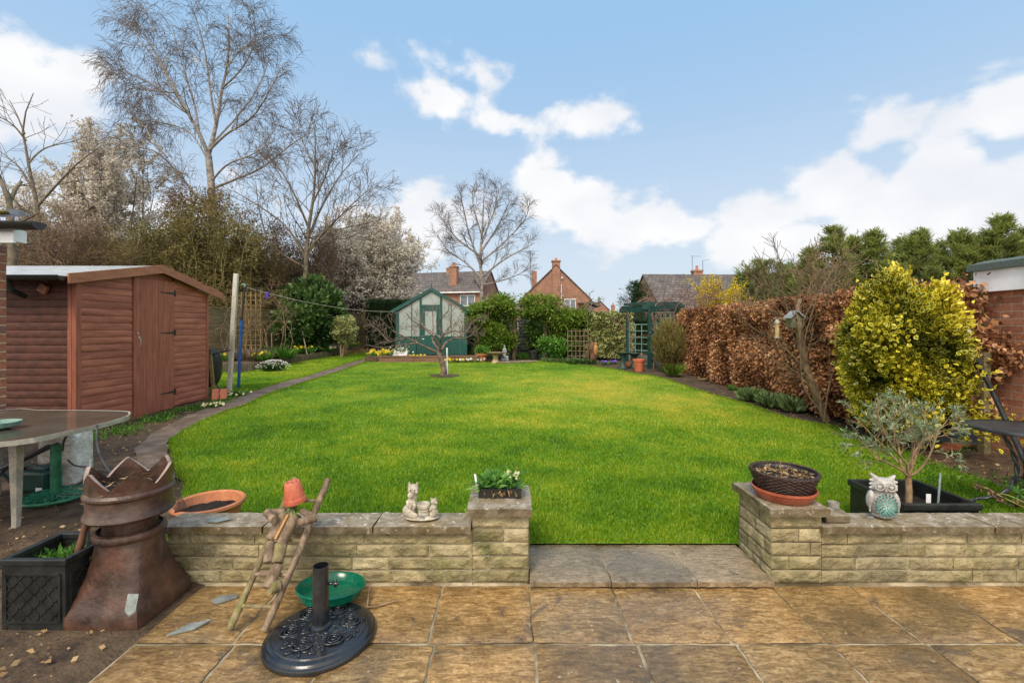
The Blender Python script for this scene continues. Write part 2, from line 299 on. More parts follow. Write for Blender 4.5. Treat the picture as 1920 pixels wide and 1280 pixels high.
# ------------------------------------------------------------------ mesh helpers
class MB:
    def __init__(s): s.v = []; s.f = []; s.a = []; s.cur = .5
    def add(s, vs, fs, a=None):
        b = len(s.v); s.v += [tuple(p) for p in vs]; s.f += [tuple(i+b for i in f) for f in fs]
        s.a += [s.cur if a is None else a]*len(fs); return s
    def box(s, x0, x1, y0, y1, z0, z1, a=None):
        v = [(x, y, z) for z in (z0, z1) for y in (y0, y1) for x in (x0, x1)]
        return s.add(v, [(0, 2, 3, 1), (4, 5, 7, 6), (0, 1, 5, 4), (2, 6, 7, 3), (0, 4, 6, 2), (1, 3, 7, 5)], a)
    def obox(s, c, size, R, a=None):
        v = []
        for z in (-.5, .5):
            for y in (-.5, .5):
                for x in (-.5, .5): v.append(Vector(c)+R@Vector((x*size[0], y*size[1], z*size[2])))
        return s.add(v, [(0, 2, 3, 1), (4, 5, 7, 6), (0, 1, 5, 4), (2, 6, 7, 3), (0, 4, 6, 2), (1, 3, 7, 5)], a)
    def bar(s, p, q, w, h, a=None, up=Vector((0, 0, 1))):
        p = Vector(p); q = Vector(q); d = q-p; l = d.length; d.normalize()
        if abs(d.dot(up)) > .95: up = Vector((0, 1, 0))
        x = d.cross(up).normalized(); z = x.cross(d)
        R = Matrix((x, d, z)).transposed()
        return s.obox((p+q)/2, (w, l, h), R, a)
    def tube(s, pts, rad, k=8, a=None, cap=True):
        pts = [Vector(p) for p in pts]; n = len(pts)
        if not hasattr(rad, '__len__'): rad = [rad]*n
        vs = []; ref = None
        for i, p in enumerate(pts):
            d = (pts[min(i+1, n-1)]-pts[max(i-1, 0)])
            if d.length < 1e-9: d = Vector((0, 0, 1))
            d.normalize()
            if ref is None:
                ref = d.orthogonal().normalized()
            ref = (ref-d*ref.dot(d)); ref = ref.normalized() if ref.length > 1e-6 else d.orthogonal().normalized()
            b = d.cross(ref)
            for j in range(k):
                t = 2*PI*j/k; vs.append(p+(ref*math.cos(t)+b*math.sin(t))*rad[i])
        fs = [(i*k+j, i*k+(j+1) % k, (i+1)*k+(j+1) % k, (i+1)*k+j) for i in range(n-1) for j in range(k)]
        if cap: fs += [tuple(range(k))[::-1], tuple((n-1)*k+j for j in range(k))]
        return s.add(vs, fs, a)
    def lathe(s, prof, c=(0, 0, 0), k=40, sx=1, sy=1, a=None, rf=None):
        vs = []; n = len(prof)
        for r, z in prof:
            for j in range(k):
                t = 2*PI*j/k; vs.append((c[0]+r*sx*math.cos(t), c[1]+r*sy*math.sin(t), c[2]+z))
        fs = [(i*k+j, i*k+(j+1) % k, (i+1)*k+(j+1) % k, (i+1)*k+j) for i in range(n-1) for j in range(k)]
        if prof[0][0] > 1e-4: fs.append(tuple(range(k))[::-1])
        if prof[-1][0] > 1e-4: fs.append(tuple((n-1)*k+j for j in range(k)))
        return s.add(vs, fs, a)
    def ball(s, c, r, k=12, R=None, a=None):
        if not hasattr(r, '__len__'): r = (r, r, r)
        vs = []; m = k//2
        for i in range(m+1):
            ph = PI*i/m
            for j in range(k):
                t = 2*PI*j/k
                p = Vector((r[0]*math.sin(ph)*math.cos(t), r[1]*math.sin(ph)*math.sin(t), r[2]*math.cos(ph)))
                if R: p = R@p
                vs.append(Vector(c)+p)
        fs = [(i*k+j, (i+1)*k+j, (i+1)*k+(j+1) % k, i*k+(j+1) % k) for i in range(m) for j in range(k)]
        return s.add(vs, fs, a)
    def prism(s, poly, a3, b3, a=None):
        # poly: list of 3D points (one cap), offset vector b3-a3
        off = Vector(b3)-Vector(a3); n = len(poly); vs = [Vector(p) for p in poly]+[Vector(p)+off for p in poly]
        fs = [tuple(range(n)), tuple(range(n, 2*n))[::-1]]+[(i, i+n, (i+1) % n+n, (i+1) % n) for i in range(n)]
        return s.add(vs, fs, a)
def npmesh(name, V, Fc, attr=None, eattr=None):
    me = bpy.data.meshes.new(name); V = np.asarray(V, np.float32); Fc = np.asarray(Fc, np.int32); k = Fc.shape[1]
    me.vertices.add(len(V)); me.vertices.foreach_set('co', V.ravel())
    me.loops.add(Fc.size); me.loops.foreach_set('vertex_index', Fc.ravel())
    me.polygons.add(len(Fc)); me.polygons.foreach_set('loop_start', np.arange(0, Fc.size, k, dtype=np.int32))
    me.update(calc_edges=True)
    if attr is not None:
        a = me.attributes.new('v', 'FLOAT', 'FACE'); a.data.foreach_set('value', np.asarray(attr, np.float32))
    if eattr is not None:
        a = me.attributes.new('e', 'FLOAT', 'POINT'); a.data.foreach_set('value', np.asarray(eattr, np.float32))
    return me
def rootof(o):
    while o.parent: o = o.parent
    return o
def obj(name, geo, mat, parent=None, smooth=False, bevel=0, world=True, extra=None):
    """geo: MB or mesh in WORLD coordinates; re-based to the thing's own origin"""
    if isinstance(geo, MB):
        me = bpy.data.meshes.new(name); me.from_pydata([tuple(p) for p in geo.v], [], geo.f)
        a = me.attributes.new('v', 'FLOAT', 'FACE'); a.data.foreach_set('value', geo.a)
    else: me = geo
    me.materials.append(mat)
    if smooth:
        me.polygons.foreach_set('use_smooth', [True]*len(me.polygons))
    o = bpy.data.objects.new(name, me); COL.objects.link(o)
    if parent is not None:
        o.parent = parent
        if world:
            r = rootof(parent); me.transform(r['_inv'] if False else INV[r.name])
    else: INV[o.name] = Matrix.Identity(4)
    if smooth == 'auto':
        try: me.set_sharp_from_angle(angle=math.radians(40))
        except Exception: pass
    if bevel:
        b = o.modifiers.new('bevel', 'BEVEL'); b.width = bevel; b.segments = 2; b.limit_method = 'ANGLE'; b.angle_limit = math.radians(40)
    me.update(); return o
INV = {}
def thing(name, label, cat, loc=(0, 0, 0), group=None, rotz=0):
    o = bpy.data.objects.new(name, None); COL.objects.link(o); o.location = loc; o.rotation_euler = (0, 0, rotz)
    o.empty_display_size = .1
    INV[o.name] = (Matrix.Translation(loc)@Matrix.Rotation(rotz, 4, 'Z')).inverted()
    return tag(o, label, cat, group)
def tag(o, label, cat, group=None, kind=None):
    o['label'] = label; o['category'] = cat
    if group: o['group'] = group
    if kind: o['kind'] = kind
    return o
def recenter(o, loc):
    o.data.transform(Matrix.Translation(-Vector(loc))); o.location = loc; INV[o.name] = Matrix.Translation(-Vector(loc)); return o
def struct(name, geo, mat, **k):
    o = obj(name, geo, mat, **k); o['kind'] = 'structure'; return o

# leaves ---------------------------------------------------------------
def unit(a): return a/np.maximum(np.linalg.norm(a, axis=-1, keepdims=True), 1e-9)
def leafmesh(name, P, T, W, size, aspect=.5, v=None, fold=.15, edge=False):
    P = np.asarray(P, float); n = len(P); size = np.broadcast_to(size, (n,))[:, None]
    T = unit(T); W = unit(W-T*(W*T).sum(1, keepdims=True)); Nn = np.cross(T, W)
    if v is None: v = rng.random(n)
    if not edge:
        a = P; b = P+T*size*.45+W*size*aspect*.5+Nn*size*fold; c = P+T*size; d = P+T*size*.45-W*size*aspect*.5+Nn*size*fold
        V = np.stack([a, b, c, d], 1).reshape(-1, 3); Fc = np.arange(4*n).reshape(n, 4)
        return npmesh(name, V, Fc, v)
    ctr = P+T*size*.5
    pts = [ctr]; E = [0]
    for k in range(6):
        t = k*PI/3; r = .5 if k % 3 == 0 else .46
        pts.append(ctr+T*size*(math.cos(t)*.5 if k % 3 == 0 else math.cos(t)*.34)+W*size*aspect*math.sin(t)*.62+Nn*size*fold*(1 if k % 3 else -.3)); E.append(1)
    V = np.stack(pts, 1).reshape(-1, 3); base = (np.arange(n)*7)[:, None, None]
    tri = np.array([[0, 1+k, 1+(k+1) % 6] for k in range(6)])[None]
    Fc = (base+tri).reshape(-1, 3)
    return npmesh(name, V, Fc, np.repeat(v, 6), np.tile(E, n))
def rdir(n): return unit(rng.normal(size=(n, 3)))
def blobpts(n, c, r, clumps=60, cr=.16, shell=.6, zmin=None, lump=.0, seed=0):
    """points gathered in clumps through the outer part of an ellipsoid; returns positions, outward dirs, clump light value"""
    d = rdir(clumps); rad = shell+(1-shell)*rng.random((clumps, 1))**.6
    if lump: rad = rad*(1-lump+2*lump*vn(d[:, :1]*2.3+seed, d[:, 1:2]*2.3, d[:, 2:]*2.3))
    cc = d*rad; cv = rng.random(clumps)
    i = rng.integers(0, clumps, n)
    p = cc[i]+rng.normal(size=(n, 3))*cr*np.array([1, 1, .8])
    o = unit(p); r = np.asarray(r, float); P = np.asarray(c)+p*r
    if zmin is not None: P[:, 2] = np.maximum(P[:, 2], zmin+rng.random(n)*.1)
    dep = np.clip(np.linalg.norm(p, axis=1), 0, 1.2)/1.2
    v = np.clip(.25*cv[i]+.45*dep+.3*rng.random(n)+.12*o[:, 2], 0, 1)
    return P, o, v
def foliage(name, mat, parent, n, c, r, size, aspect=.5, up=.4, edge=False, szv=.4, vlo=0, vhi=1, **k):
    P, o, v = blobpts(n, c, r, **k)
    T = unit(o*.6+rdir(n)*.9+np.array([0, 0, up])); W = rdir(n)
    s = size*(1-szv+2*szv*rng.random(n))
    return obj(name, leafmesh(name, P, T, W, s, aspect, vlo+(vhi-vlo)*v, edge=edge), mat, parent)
def lump(name, mat, parent, c, r, amp=.2, seed=0, zmin=None):
    mb = MB(); mb.ball((0, 0, 0), 1, 28); V = np.array(mb.v)
    k = 1-amp+2*amp*fbm(V[:, 0]*2+seed, V[:, 1]*2, V[:, 2]*2, 3)
    V = V*k[:, None]*np.array(r)+np.array(c)
    if zmin is not None: V[:, 2] = np.maximum(V[:, 2], zmin)
    mb.v = [tuple(p) for p in V]; return obj(name, mb, mat, parent, smooth=True)

# trees -----------------------------------------------------------------
class Paths:
    def __init__(s): s.p = []
    def add(s, pts, r0, r1): s.p.append((np.asarray(pts, float), r0, r1))
    def mesh(s, name, k):
        Vs = []; Fs = []; b = 0
        ang = 2*PI*np.arange(k)/k; ca, sa = np.cos(ang), np.sin(ang)
        groups = {}
        for q in s.p: groups.setdefault(len(q[0]), []).append(q)
        for n, qs in groups.items():
            P = np.stack([q[0] for q in qs]); r0 = np.array([q[1] for q in qs]); r1 = np.array([q[2] for q in qs])
            m = len(qs); T = np.empty_like(P); T[:, 1:-1] = P[:, 2:]-P[:, :-2]; T[:, 0] = P[:, 1]-P[:, 0]; T[:, -1] = P[:, -1]-P[:, -2]
            T = unit(T); ref = np.where(np.abs((P[:, -1]-P[:, 0])[:, 2:]) > .7*np.linalg.norm(P[:, -1]-P[:, 0], axis=1, keepdims=True), [[1., 0, 0]], [[0, 0, 1.]])
            A = unit(np.cross(T, ref[:, None, :])); B = np.cross(T, A)
            tt = np.linspace(0, 1, n)[None]; R = (r0[:, None]*(1-tt)+r1[:, None]*tt)[..., None, None]
            V = P[:, :, None, :]+(A[:, :, None, :]*ca[None, None, :, None]+B[:, :, None, :]*sa[None, None, :, None])*R
            i, j = np.meshgrid(np.arange(n-1), np.arange(k), indexing='ij')
            f = np.stack([i*k+j, i*k+(j+1) % k, (i+1)*k+(j+1) % k, (i+1)*k+j], -1).reshape(-1, 4)
            Fs.append((f[None]+(np.arange(m)*n*k)[:, None, None]+b).reshape(-1, 4)); Vs.append(V.reshape(-1, 3)); b += m*n*k
        me = npmesh(name, np.concatenate(Vs), np.concatenate(Fs)); me.polygons.foreach_set('use_smooth', [True]*len(me.polygons)); return me
def resample(pts, n):
    pts = np.asarray(pts, float); d = np.r_[0, np.cumsum(np.linalg.norm(np.diff(pts, axis=0), axis=1))]
    t = np.linspace(0, d[-1], n); return np.stack([np.interp(t, d, pts[:, i]) for i in range(3)], 1)
def grow(big, fine, pts, r0, r1, level, cfg, tips=None):
    """children along a branch; cfg[level] = (count, length, angle deg, droop, wander, n points)"""
    (fine if level >= cfg.get('fine', 2) else big).add(pts, r0, r1)
    if level not in cfg:
        if tips is not None: tips.append(pts)
        return
    cnt, ln, ang, droop, wand, npt = cfg[level]
    n = len(pts); Lp = np.linalg.norm(np.diff(pts, axis=0), axis=1).sum()
    cnt = max(1, int(cnt*(.6+.8*random.random())))
    for c in range(cnt):
        t = cfg.get('t0', .25)+(1-cfg.get('t0', .25))*((c+random.random())/cnt)
        f = t*(n-1); i = min(int(f), n-2); p = pts[i]*(1-(f-i))+pts[i+1]*(f-i)
        d = unit(pts[i+1]-pts[i]); q = unit(np.cross(d, rng.normal(size=3))); a = math.radians(ang*(.7+.6*random.random()))
        d = d*math.cos(a)+q*math.sin(a)
        l = (ln if ln > 0 else -ln*Lp)*(1.15-.6*t)*(.6+.7*random.random())
        out = [p]
        for s in range(npt-1):
            d = unit(d+rng.normal(size=3)*wand+np.array([0, 0, -droop]))
            out.append(out[-1]+d*l/(npt-1))
        rr = r0*(1-t)+r1*t; rc = max(rr*cfg.get('rk', .6), cfg.get('rmin', .004))
        grow(big, fine, np.array(out), rc, max(rc*.35, cfg.get('rmin', .004)), level+1, cfg, tips)
def tree_parts(T, trunk_mat, twig_mat, big, fine, kb=7, kf=3, names=('trunk', 'crown')):
    obj(names[0], big.mesh('trunk', kb), trunk_mat, T)
    if fine.p: obj(names[1], fine.mesh('crown', kf), twig_mat, T)
def tipleaves(name, mat, parent, tips, per, size, aspect=.6, spread=.05, v=None):
    tp = np.concatenate([resample(t, 5) for t in tips]); i = rng.integers(0, len(tp), per)
    P = tp[i]+rng.normal(size=(per, 3))*spread
    return obj(name, leafmesh(name, P, rdir(per), rdir(per), size*(.6+.8*rng.random(per)), aspect, v), mat, parent)

# ------------------------------------------------------------------ camera, light, sky
cam = bpy.data.cameras.new('camera'); co = bpy.data.objects.new('camera', cam); COL.objects.link(co); sc.camera = co
cam.lens = F/1920*36; cam.sensor_width = 36; cam.shift_y = -(640-HY)/1920; cam.clip_end = 2000
co.location = (0, 0, CH); co.rotation_euler = (PI/2, 0, 0)
SUN_EL, SUN_AZ = 52, 203           # azimuth measured clockwise from the view direction (+Y)
sd = Vector((math.sin(math.radians(SUN_AZ))*math.cos(math.radians(SUN_EL)), math.cos(math.radians(SUN_AZ))*math.cos(math.radians(SUN_EL)), math.sin(math.radians(SUN_EL))))
sl = bpy.data.lights.new('sun', 'SUN'); so = bpy.data.objects.new('sun', sl); COL.objects.link(so)
sl.energy = 2.8; sl.angle = math.radians(20); sl.color = (1, .9, .76); so.rotation_euler = (-sd).to_track_quat('-Z', 'Y').to_euler(); so.location = sd*30
def world():
    w = bpy.data.worlds.new('World'); sc.world = w; w.use_nodes = True; t = w.node_tree; t.nodes.clear()
    sky = N(t, 'ShaderNodeTexSky', sky_type='NISHITA', sun_disc=False); sky.sun_elevation = math.radians(SUN_EL); sky.sun_rotation = math.radians(SUN_AZ)
    sky.air_density = 1.0; sky.dust_density = .6; sky.ozone_density = 1.5
    tc = N(t, 'ShaderNodeTexCoord'); s = N(t, 'ShaderNodeSeparateXYZ'); L(t, tc.outputs['Generated'], s.inputs[0])
    def math_(op, a, b=None, c=None):
        n = N(t, 'ShaderNodeMath', operation=op)
        for i, v in enumerate((a, b, c)):
            if v is None: continue
            if isinstance(v, (int, float)): n.inputs[i].default_value = v
            else: L(t, v, n.inputs[i])
        return n.outputs[0]
    az = math_('ARCTAN2', s.outputs[0], s.outputs[1]); el = math_('ARCSINE', s.outputs[2])
    # warp the coordinates so the clouds get billowing outlines
    mp = N(t, 'ShaderNodeMapping'); mp.inputs['Scale'].default_value = (1, 1, 1.5); L(t, tc.outputs['Generated'], mp.inputs[0])
    nw = noise(t, mp.outputs[0], 5.5, 9, .6, .3); nf = noise(t, mp.outputs[0], 14, 8, .62, .2)
    blobs = [(60, 170, 130, 75, 1.2), (150, 150, 60, 50, 1.1), (-60, 160, 150, 80, 1.1), (845, 178, 80, 34, 1.0), (905, 152, 42, 28, 1.0), (935, 232, 80, 20, .8), (1120, 215, 75, 34, 1.0), (735, 105, 70, 26, .38),
             (1020, 355, 62, 62, 1.5), (1090, 395, 80, 52, 1.5), (1190, 425, 110, 58, 1.5), (1290, 428, 85, 40, 1.3), (1400, 415, 130, 62, 1.5), (1540, 370, 90, 66, 1.6), (1650, 410, 150, 75, 1.6), (1750, 330, 95, 80, 1.7), (1880, 370, 150, 75, 1.6), (1670, 232, 85, 42, 1.1),
             (1790, 225, 100, 36, .9), (1900, 200, 110, 62, 1.3), (790, 410, 110, 65, 1.3), (720, 450, 130, 60, 1.3), (1480, 450, 200, 60, 1.3), (1605, 178, 50, 12, .4), (440, 210, 110, 60, .45), (500, 360, 150, 60, .7), (300, 430, 260, 70, 1.1), (1850, 450, 250, 70, 1.4)]
    acc = None
    for px, py, rx, ry, amp in blobs:
        a0 = math.atan((px-960)/F); e0 = math.atan((HY-py)/F*math.cos(a0)); ca = math.cos(a0)
        ra = rx/F*ca*ca*1.1; re = ry/F*ca*1.15
        dx = math_('MULTIPLY', math_('SUBTRACT', az, a0), 1/ra); dy = math_('MULTIPLY', math_('SUBTRACT', el, e0), 1/re)
        d = math_('SQRT', math_('ADD', math_('MULTIPLY', dx, dx), math_('MULTIPLY', dy, dy)))
        b = math_('MULTIPLY', math_('SUBTRACT', 1.35, d), amp)
        acc = b if acc is None else math_('SMOOTH_MAX', acc, b, .12)
    acc = math_('MAXIMUM', acc, -.6)
    vo = N(t, 'ShaderNodeTexVoronoi', feature='F1', ins={'Scale': 10.0, 'Detail': 2.0, 'Roughness': .5}); L(t, mp.outputs[0], vo.inputs['Vector']); puff = math_('MULTIPLY', math_('SUBTRACT', .72, vo.outputs['Distance']), 1.1)
    # broken cloud over the rest of the dome
    back = math_('MULTIPLY', math_('SUBTRACT', math_('ABSOLUTE', az), 1.0), 1.5)
    gen = math_('MINIMUM', math_('SUBTRACT', math_('MULTIPLY', nw, 3.0), 1.45), back)
    acc = math_('MAXIMUM', acc, gen)
    dens = math_('ADD', math_('ADD', acc, puff), math_('ADD', math_('MULTIPLY', math_('SUBTRACT', nw, .5), 2.3), math_('MULTIPLY', math_('SUBTRACT', nf, .5), 1.5)))
    cl = N(t, 'ShaderNodeMapRange', interpolation_type='SMOOTHSTEP', ins={1: .12, 2: .95, 3: 0, 4: .98}); L(t, dens, cl.inputs[0])
    # haze toward the horizon
    hz = N(t, 'ShaderNodeMapRange', interpolation_type='SMOOTHSTEP', ins={1: .62, 2: .0, 3: 0, 4: .92}); L(t, el, hz.inputs[0])
    skyc = mixc(t, 1.0, sky.outputs[0], (1.35, 1.5, 1.6), 'MULTIPLY')
    skyc = mixc(t, ramp(t, math_('MULTIPLY', el, .9), [(0, (.5, .5, .5)), (.5, (.8, .8, .8)), (1, (.85, .85, .85))]), skyc, (3.9, 6.5, 9.5))
    skyc = mixc(t, hz.outputs[0], skyc, (7.1, 7.9, 8.7))
    shade = ramp(t, noise(t, mp.outputs[0], 4.3, 5, .5), [(.35, (8.3, 8.6, 9.2)), (.6, (10, 10, 10.1))])
    c = mixc(t, cl.outputs[0], skyc, shade)
    bk = N(t, 'ShaderNodeMapRange', interpolation_type='SMOOTHSTEP', ins={1: .1, 2: -.5, 3: 0, 4: .85}); L(t, s.outputs[1], bk.inputs[0])
    c = mixc(t, bk.outputs[0], c, (17.5, 16.6, 15.3))
    bg = N(t, 'ShaderNodeBackground', ins={'Strength': .1}); L(t, c, bg.inputs[0])
    o = N(t, 'ShaderNodeOutputWorld'); L(t, bg.outputs[0], o.inputs[0])
world()
sc.view_settings.view_transform = 'Standard'; sc.view_settings.look = 'None'; sc.view_settings.exposure = 0
sc.render.engine = 'CYCLES'

# ------------------------------------------------------------------ setting: ground, lawn, path, patio
def sheet(name, poly, mat, dz, step=.12, attrf=None, jitter=.0):
    pts = [Vector(p) for p in poly]; nb = len(pts)
    A = np.array(poly); x0, y0 = A.min(0); x1, y1 = A.max(0)
    gx, gy = np.meshgrid(np.arange(x0+step/2, x1, step), np.arange(y0+step/2, y1, step)); Q = np.stack([gx.ravel(), gy.ravel()], 1)
    Q = Q[inside(Q, A)]
    allp = pts+[Vector(q) for q in Q]
    v, e, f, *_ = geometry.delaunay_2d_cdt(allp, [], [list(range(nb))], 1, 1e-5)
    V = np.array([(p.x, p.y, g(p.x, p.y)+dz) for p in v])
    if jitter: V[:, 2] += jitter*(fbm(V[:, 0]*3, V[:, 1]*3, 0, 3)-.5)
    f = [t for t in f if len(t) == 3]; Fc = np.array(f)
    at_ = None
    if attrf: c = V[Fc].mean(1); at_ = attrf(c[:, 0], c[:, 1])
    return struct(name, npmesh(name, V, Fc, at_), mat, smooth=True)
def inside(Q, A):
    x, y = Q[:, 0], Q[:, 1]; r = np.zeros(len(Q), bool); n = len(A); j = n-1
    for i in range(n):
        xi, yi = A[i]; xj, yj = A[j]
        c = ((yi > y) != (yj > y)) & (x < (xj-xi)*(y-yi)/((yj-yi) if yj != yi else 1e-9)+xi); r ^= c; j = i
    return r
def smoothpoly(P, n=3, wob=.02, closed=False):
    P = np.array(P, float); out = []
    for i in range(len(P)-1):
        p0, p1, p2, p3 = P[max(i-1, 0)], P[i], P[i+1], P[min(i+2, len(P)-1)]
        for k in range(n):
            t = k/n; q = .5*((2*p1)+(-p0+p2)*t+(2*p0-5*p1+4*p2-p3)*t*t+(-p0+3*p1-3*p2+p3)*t**3)
            out.append(q+rng.normal(size=2)*wob)
    out.append(P[-1]); return [tuple(p) for p in out]
def patch(x, y):
    p = .4+.75*(fbm(x*.7+3, y*.8, 0, 4)-.5)+.6*(fbm(x*2.6, y*3.4, 4, 4)-.5)+.05*(y > 6)
    p = p+.42*np.exp(-(((x-2.0)/1.9)**2+((y-8.3)/2.6)**2))+.22*np.exp(-(((x+.2)/2.6)**2+((y-11)/1.4)**2))+.16*np.exp(-(((x-.5)/2.2)**2+((y-5.6)/.9)**2))-.05*np.exp(-((y-3.0)/.8)**2)
    return np.clip(p, 0, 1)

right_edge = [gp(*p) for p in [(1009, 676), (1080, 684), (1150, 693), (1190, 701), (1223, 706), (1263, 717), (1318, 736), (1382, 754), (1437, 774), (1496, 790), (1568, 804), (1650, 832), (1746, 871), (1809, 893), (1867, 915), (1925, 955)]]
left_edge = [gp(*p) for p in [(352, 912), (336, 880), (326, 850), (322, 830), (350, 811), (400, 783), (467, 758), (492, 746), (543, 727), (593, 711), (634, 699), (693, 677)]]
lawn_poly = [(-2.3, 2.72), (-2.15, 2.9)]+smoothpoly(left_edge)+[gp(871, 680), gp(946, 680)]+smoothpoly(right_edge)+[(3.3, 2.72), (1.46, 2.72), (1.415, 2.885), (.1, 2.885), (.06, 2.72)]
strip_poly = smoothpoly([gp(*p) for p in [(396, 747), (421, 752), (451, 740), (484, 732), (532, 717), (573, 707), (624, 691), (690, 671)]])+smoothpoly([gp(*p) for p in [(700, 662), (650, 664), (593, 673), (532, 684), (490, 694), (451, 700), (392, 699)]])
GA = np.array(lawn_poly); SA = np.array(strip_poly)

def ground():
    xs = np.unique(np.r_[np.linspace(-220, -12, 14), np.linspace(-12, 12, 97), np.linspace(12, 220, 14)])
    ys = np.unique(np.r_[np.linspace(-30, 1, 8), np.linspace(1, 20, 96), np.linspace(20, 320, 20)])
    X, Y = np.meshgrid(xs, ys); Z = gz(X, Y)+.018*(fbm(X*2.2, Y*2.2, 0, 3)-.5)
    near = (np.abs(X) < 12) & (Y < 20)
    Z = Z-np.where((X > -1.75) & (Y < 2.86), .06, 0)-np.where(near, 0, .02)
    inl = inside(np.stack([X.ravel(), Y.ravel()], 1), GA).reshape(X.shape)
    Z = Z-np.where(inl, .02, 0)
    # raised beds behind the log edging on the left and behind the low wall
    pass
    lx = -6.5+(Y-12)*.125
    Z = Z+.2*np.clip((lx-.12-X)/.2, 0, 1)*np.clip((Y-11.85+(-6.44-X)*.27)/.2, 0, 1)*(X > -13)
    n, m = X.shape; i, j = np.meshgrid(np.arange(n-1), np.arange(m-1), indexing='ij')
    Fc = np.stack([i*m+j, i*m+j+1, (i+1)*m+j+1, (i+1)*m+j], -1).reshape(-1, 4)
    return struct('ground', npmesh('ground', np.stack([X, Y, Z], -1).reshape(-1, 3), Fc), M['soil'], smooth=True)
ground()
sheet('lawn', lawn_poly, M['lawn'], .012, .1, patch)
sheet('lawn_strip', strip_poly, M['lawn'], .012, .12, patch)
path_poly = [tuple(p) for p in smoothpoly([gp(*p) for p in [(330, 905), (322, 870), (312, 840), (316, 826), (346, 809), (398, 781), (465, 757), (490, 745), (541, 726), (591, 710), (632, 698), (697, 674)]], 3, .012)]+smoothpoly([gp(*p) for p in [(692, 671), (626, 690), (575, 706), (534, 716), (486, 731), (453, 739), (421, 751), (385, 768), (330, 792), (280, 818), (255, 845), (262, 880), (285, 912)]], 3, .012)
sheet('path', path_poly, M['path'], .018, .2)
def grass(name, A, n, label, dens=1.0, hk=1.0):
    x0, y0 = A.min(0); x1, y1 = A.max(0)
    m = n*3; u = rng.random(m); y = 1/((1/y0)*(1-u)+(1/y1)*u)      # denser near the viewer's side of the garden
    x = x0+(x1-x0)*rng.random(m); Q = np.stack([x, y], 1)
    keep = inside(Q, A) & (np.abs(x) < y*1.16+.5); Q = Q[keep][:n]; x, y = Q.T; n = len(x)
    z = gz(x, y)+.01; D = y
    tuft = fbm(x*6, y*6, 0, 3); h = (.012+.022*rng.random(n)+.03*np.clip(tuft-.5, 0, 1))*hk*(1-.25*(D > 7))
    w = .0022+.0007*D; a = rng.random(n)*2*PI
    W = np.stack([np.cos(a), np.sin(a), 0*a], 1)*w[:, None]
    la = rng.random(n)*2*PI; lean = (.3+.7*rng.random(n))*h; Ld = np.stack([np.cos(la)*lean, np.sin(la)*lean, h], 1)
    P = np.stack([x, y, z], 1)
    V = np.stack([P-W/2, P+W/2, P+Ld*.55+W*.4+np.array([0, 0, 1])*h[:, None]*.12, P+Ld, P+Ld*.55-W*.4+np.array([0, 0, 1])*h[:, None]*.12], 1).reshape(-1, 3)
    b = (np.arange(n)*5)[:, None]; F1 = (b+np.array([[0, 1, 2, 4]])); tri = b+np.array([[4, 2, 3]])
    v = np.clip(patch(x, y)+.17*rng.normal(size=n)+.4*(tuft-.5), 0, 1)
    V4 = V; Fq = np.concatenate([F1, np.concatenate([tri, tri[:, 2:]], 1)])  # degenerate quad avoided below
    me = bpy.data.meshes.new(name); me.vertices.add(len(V)); me.vertices.foreach_set('co', V.astype(np.float32).ravel())
    lo = np.concatenate([F1.ravel(), tri.ravel()]).astype(np.int32)
    me.loops.add(len(lo)); me.loops.foreach_set('vertex_index', lo); me.polygons.add(2*n)
    me.polygons.foreach_set('loop_start', np.r_[np.arange(n)*4, 4*n+np.arange(n)*3].astype(np.int32)); me.update(calc_edges=True)
    at_ = me.attributes.new('v', 'FLOAT', 'FACE'); at_.data.foreach_set('value', np.r_[v, v].astype(np.float32))
    o = obj(name, me, M['grassm']); tag(o, label, 'grass', kind='stuff'); return o
grass('lawn_grass', GA, 400000, 'bright green mown grass of the main lawn, yellowing in patches')
grass('strip_grass', SA, 50000, 'narrow strip of grass between the path and the log edging')

def edgegrass():
    A = np.array(lawn_poly+[lawn_poly[0]]); B = np.array(strip_poly+[strip_poly[0]]); P = np.concatenate([resample(np.c_[A, 0*A[:, 0]], 9000), resample(np.c_[B, 0*B[:, 0]], 3500)])
    n = len(P)*3; i = rng.integers(0, len(P), n); k = rng.normal(size=(n, 2)); amp = .01+.05*np.clip(fbm(P[i, 0]*5, P[i, 1]*5, 2, 3)-.4, 0, 1); x = P[i, 0]+k[:, 0]*amp; y = P[i, 1]+k[:, 1]*amp
    ok = ~((x > .08) & (x < 1.44) & (y < 2.905)) & ~((y < 2.74)); x, y = x[ok], y[ok]; n = len(x); Q = np.stack([x, y, gz(x, y)], 1)
    s_ = (.03+.035*rng.random(n)); T_ = rdir(n)*[.8, .8, .2]+[0, 0, .9]
    o = obj('edge_grass', leafmesh('eg', Q, T_, rdir(n), s_, .1, np.clip(.35+.2*rng.normal(size=n), 0, 1)), M['grassm']); tag(o, 'longer untrimmed grass along the edges of the lawn', 'grass', kind='stuff')
edgegrass()
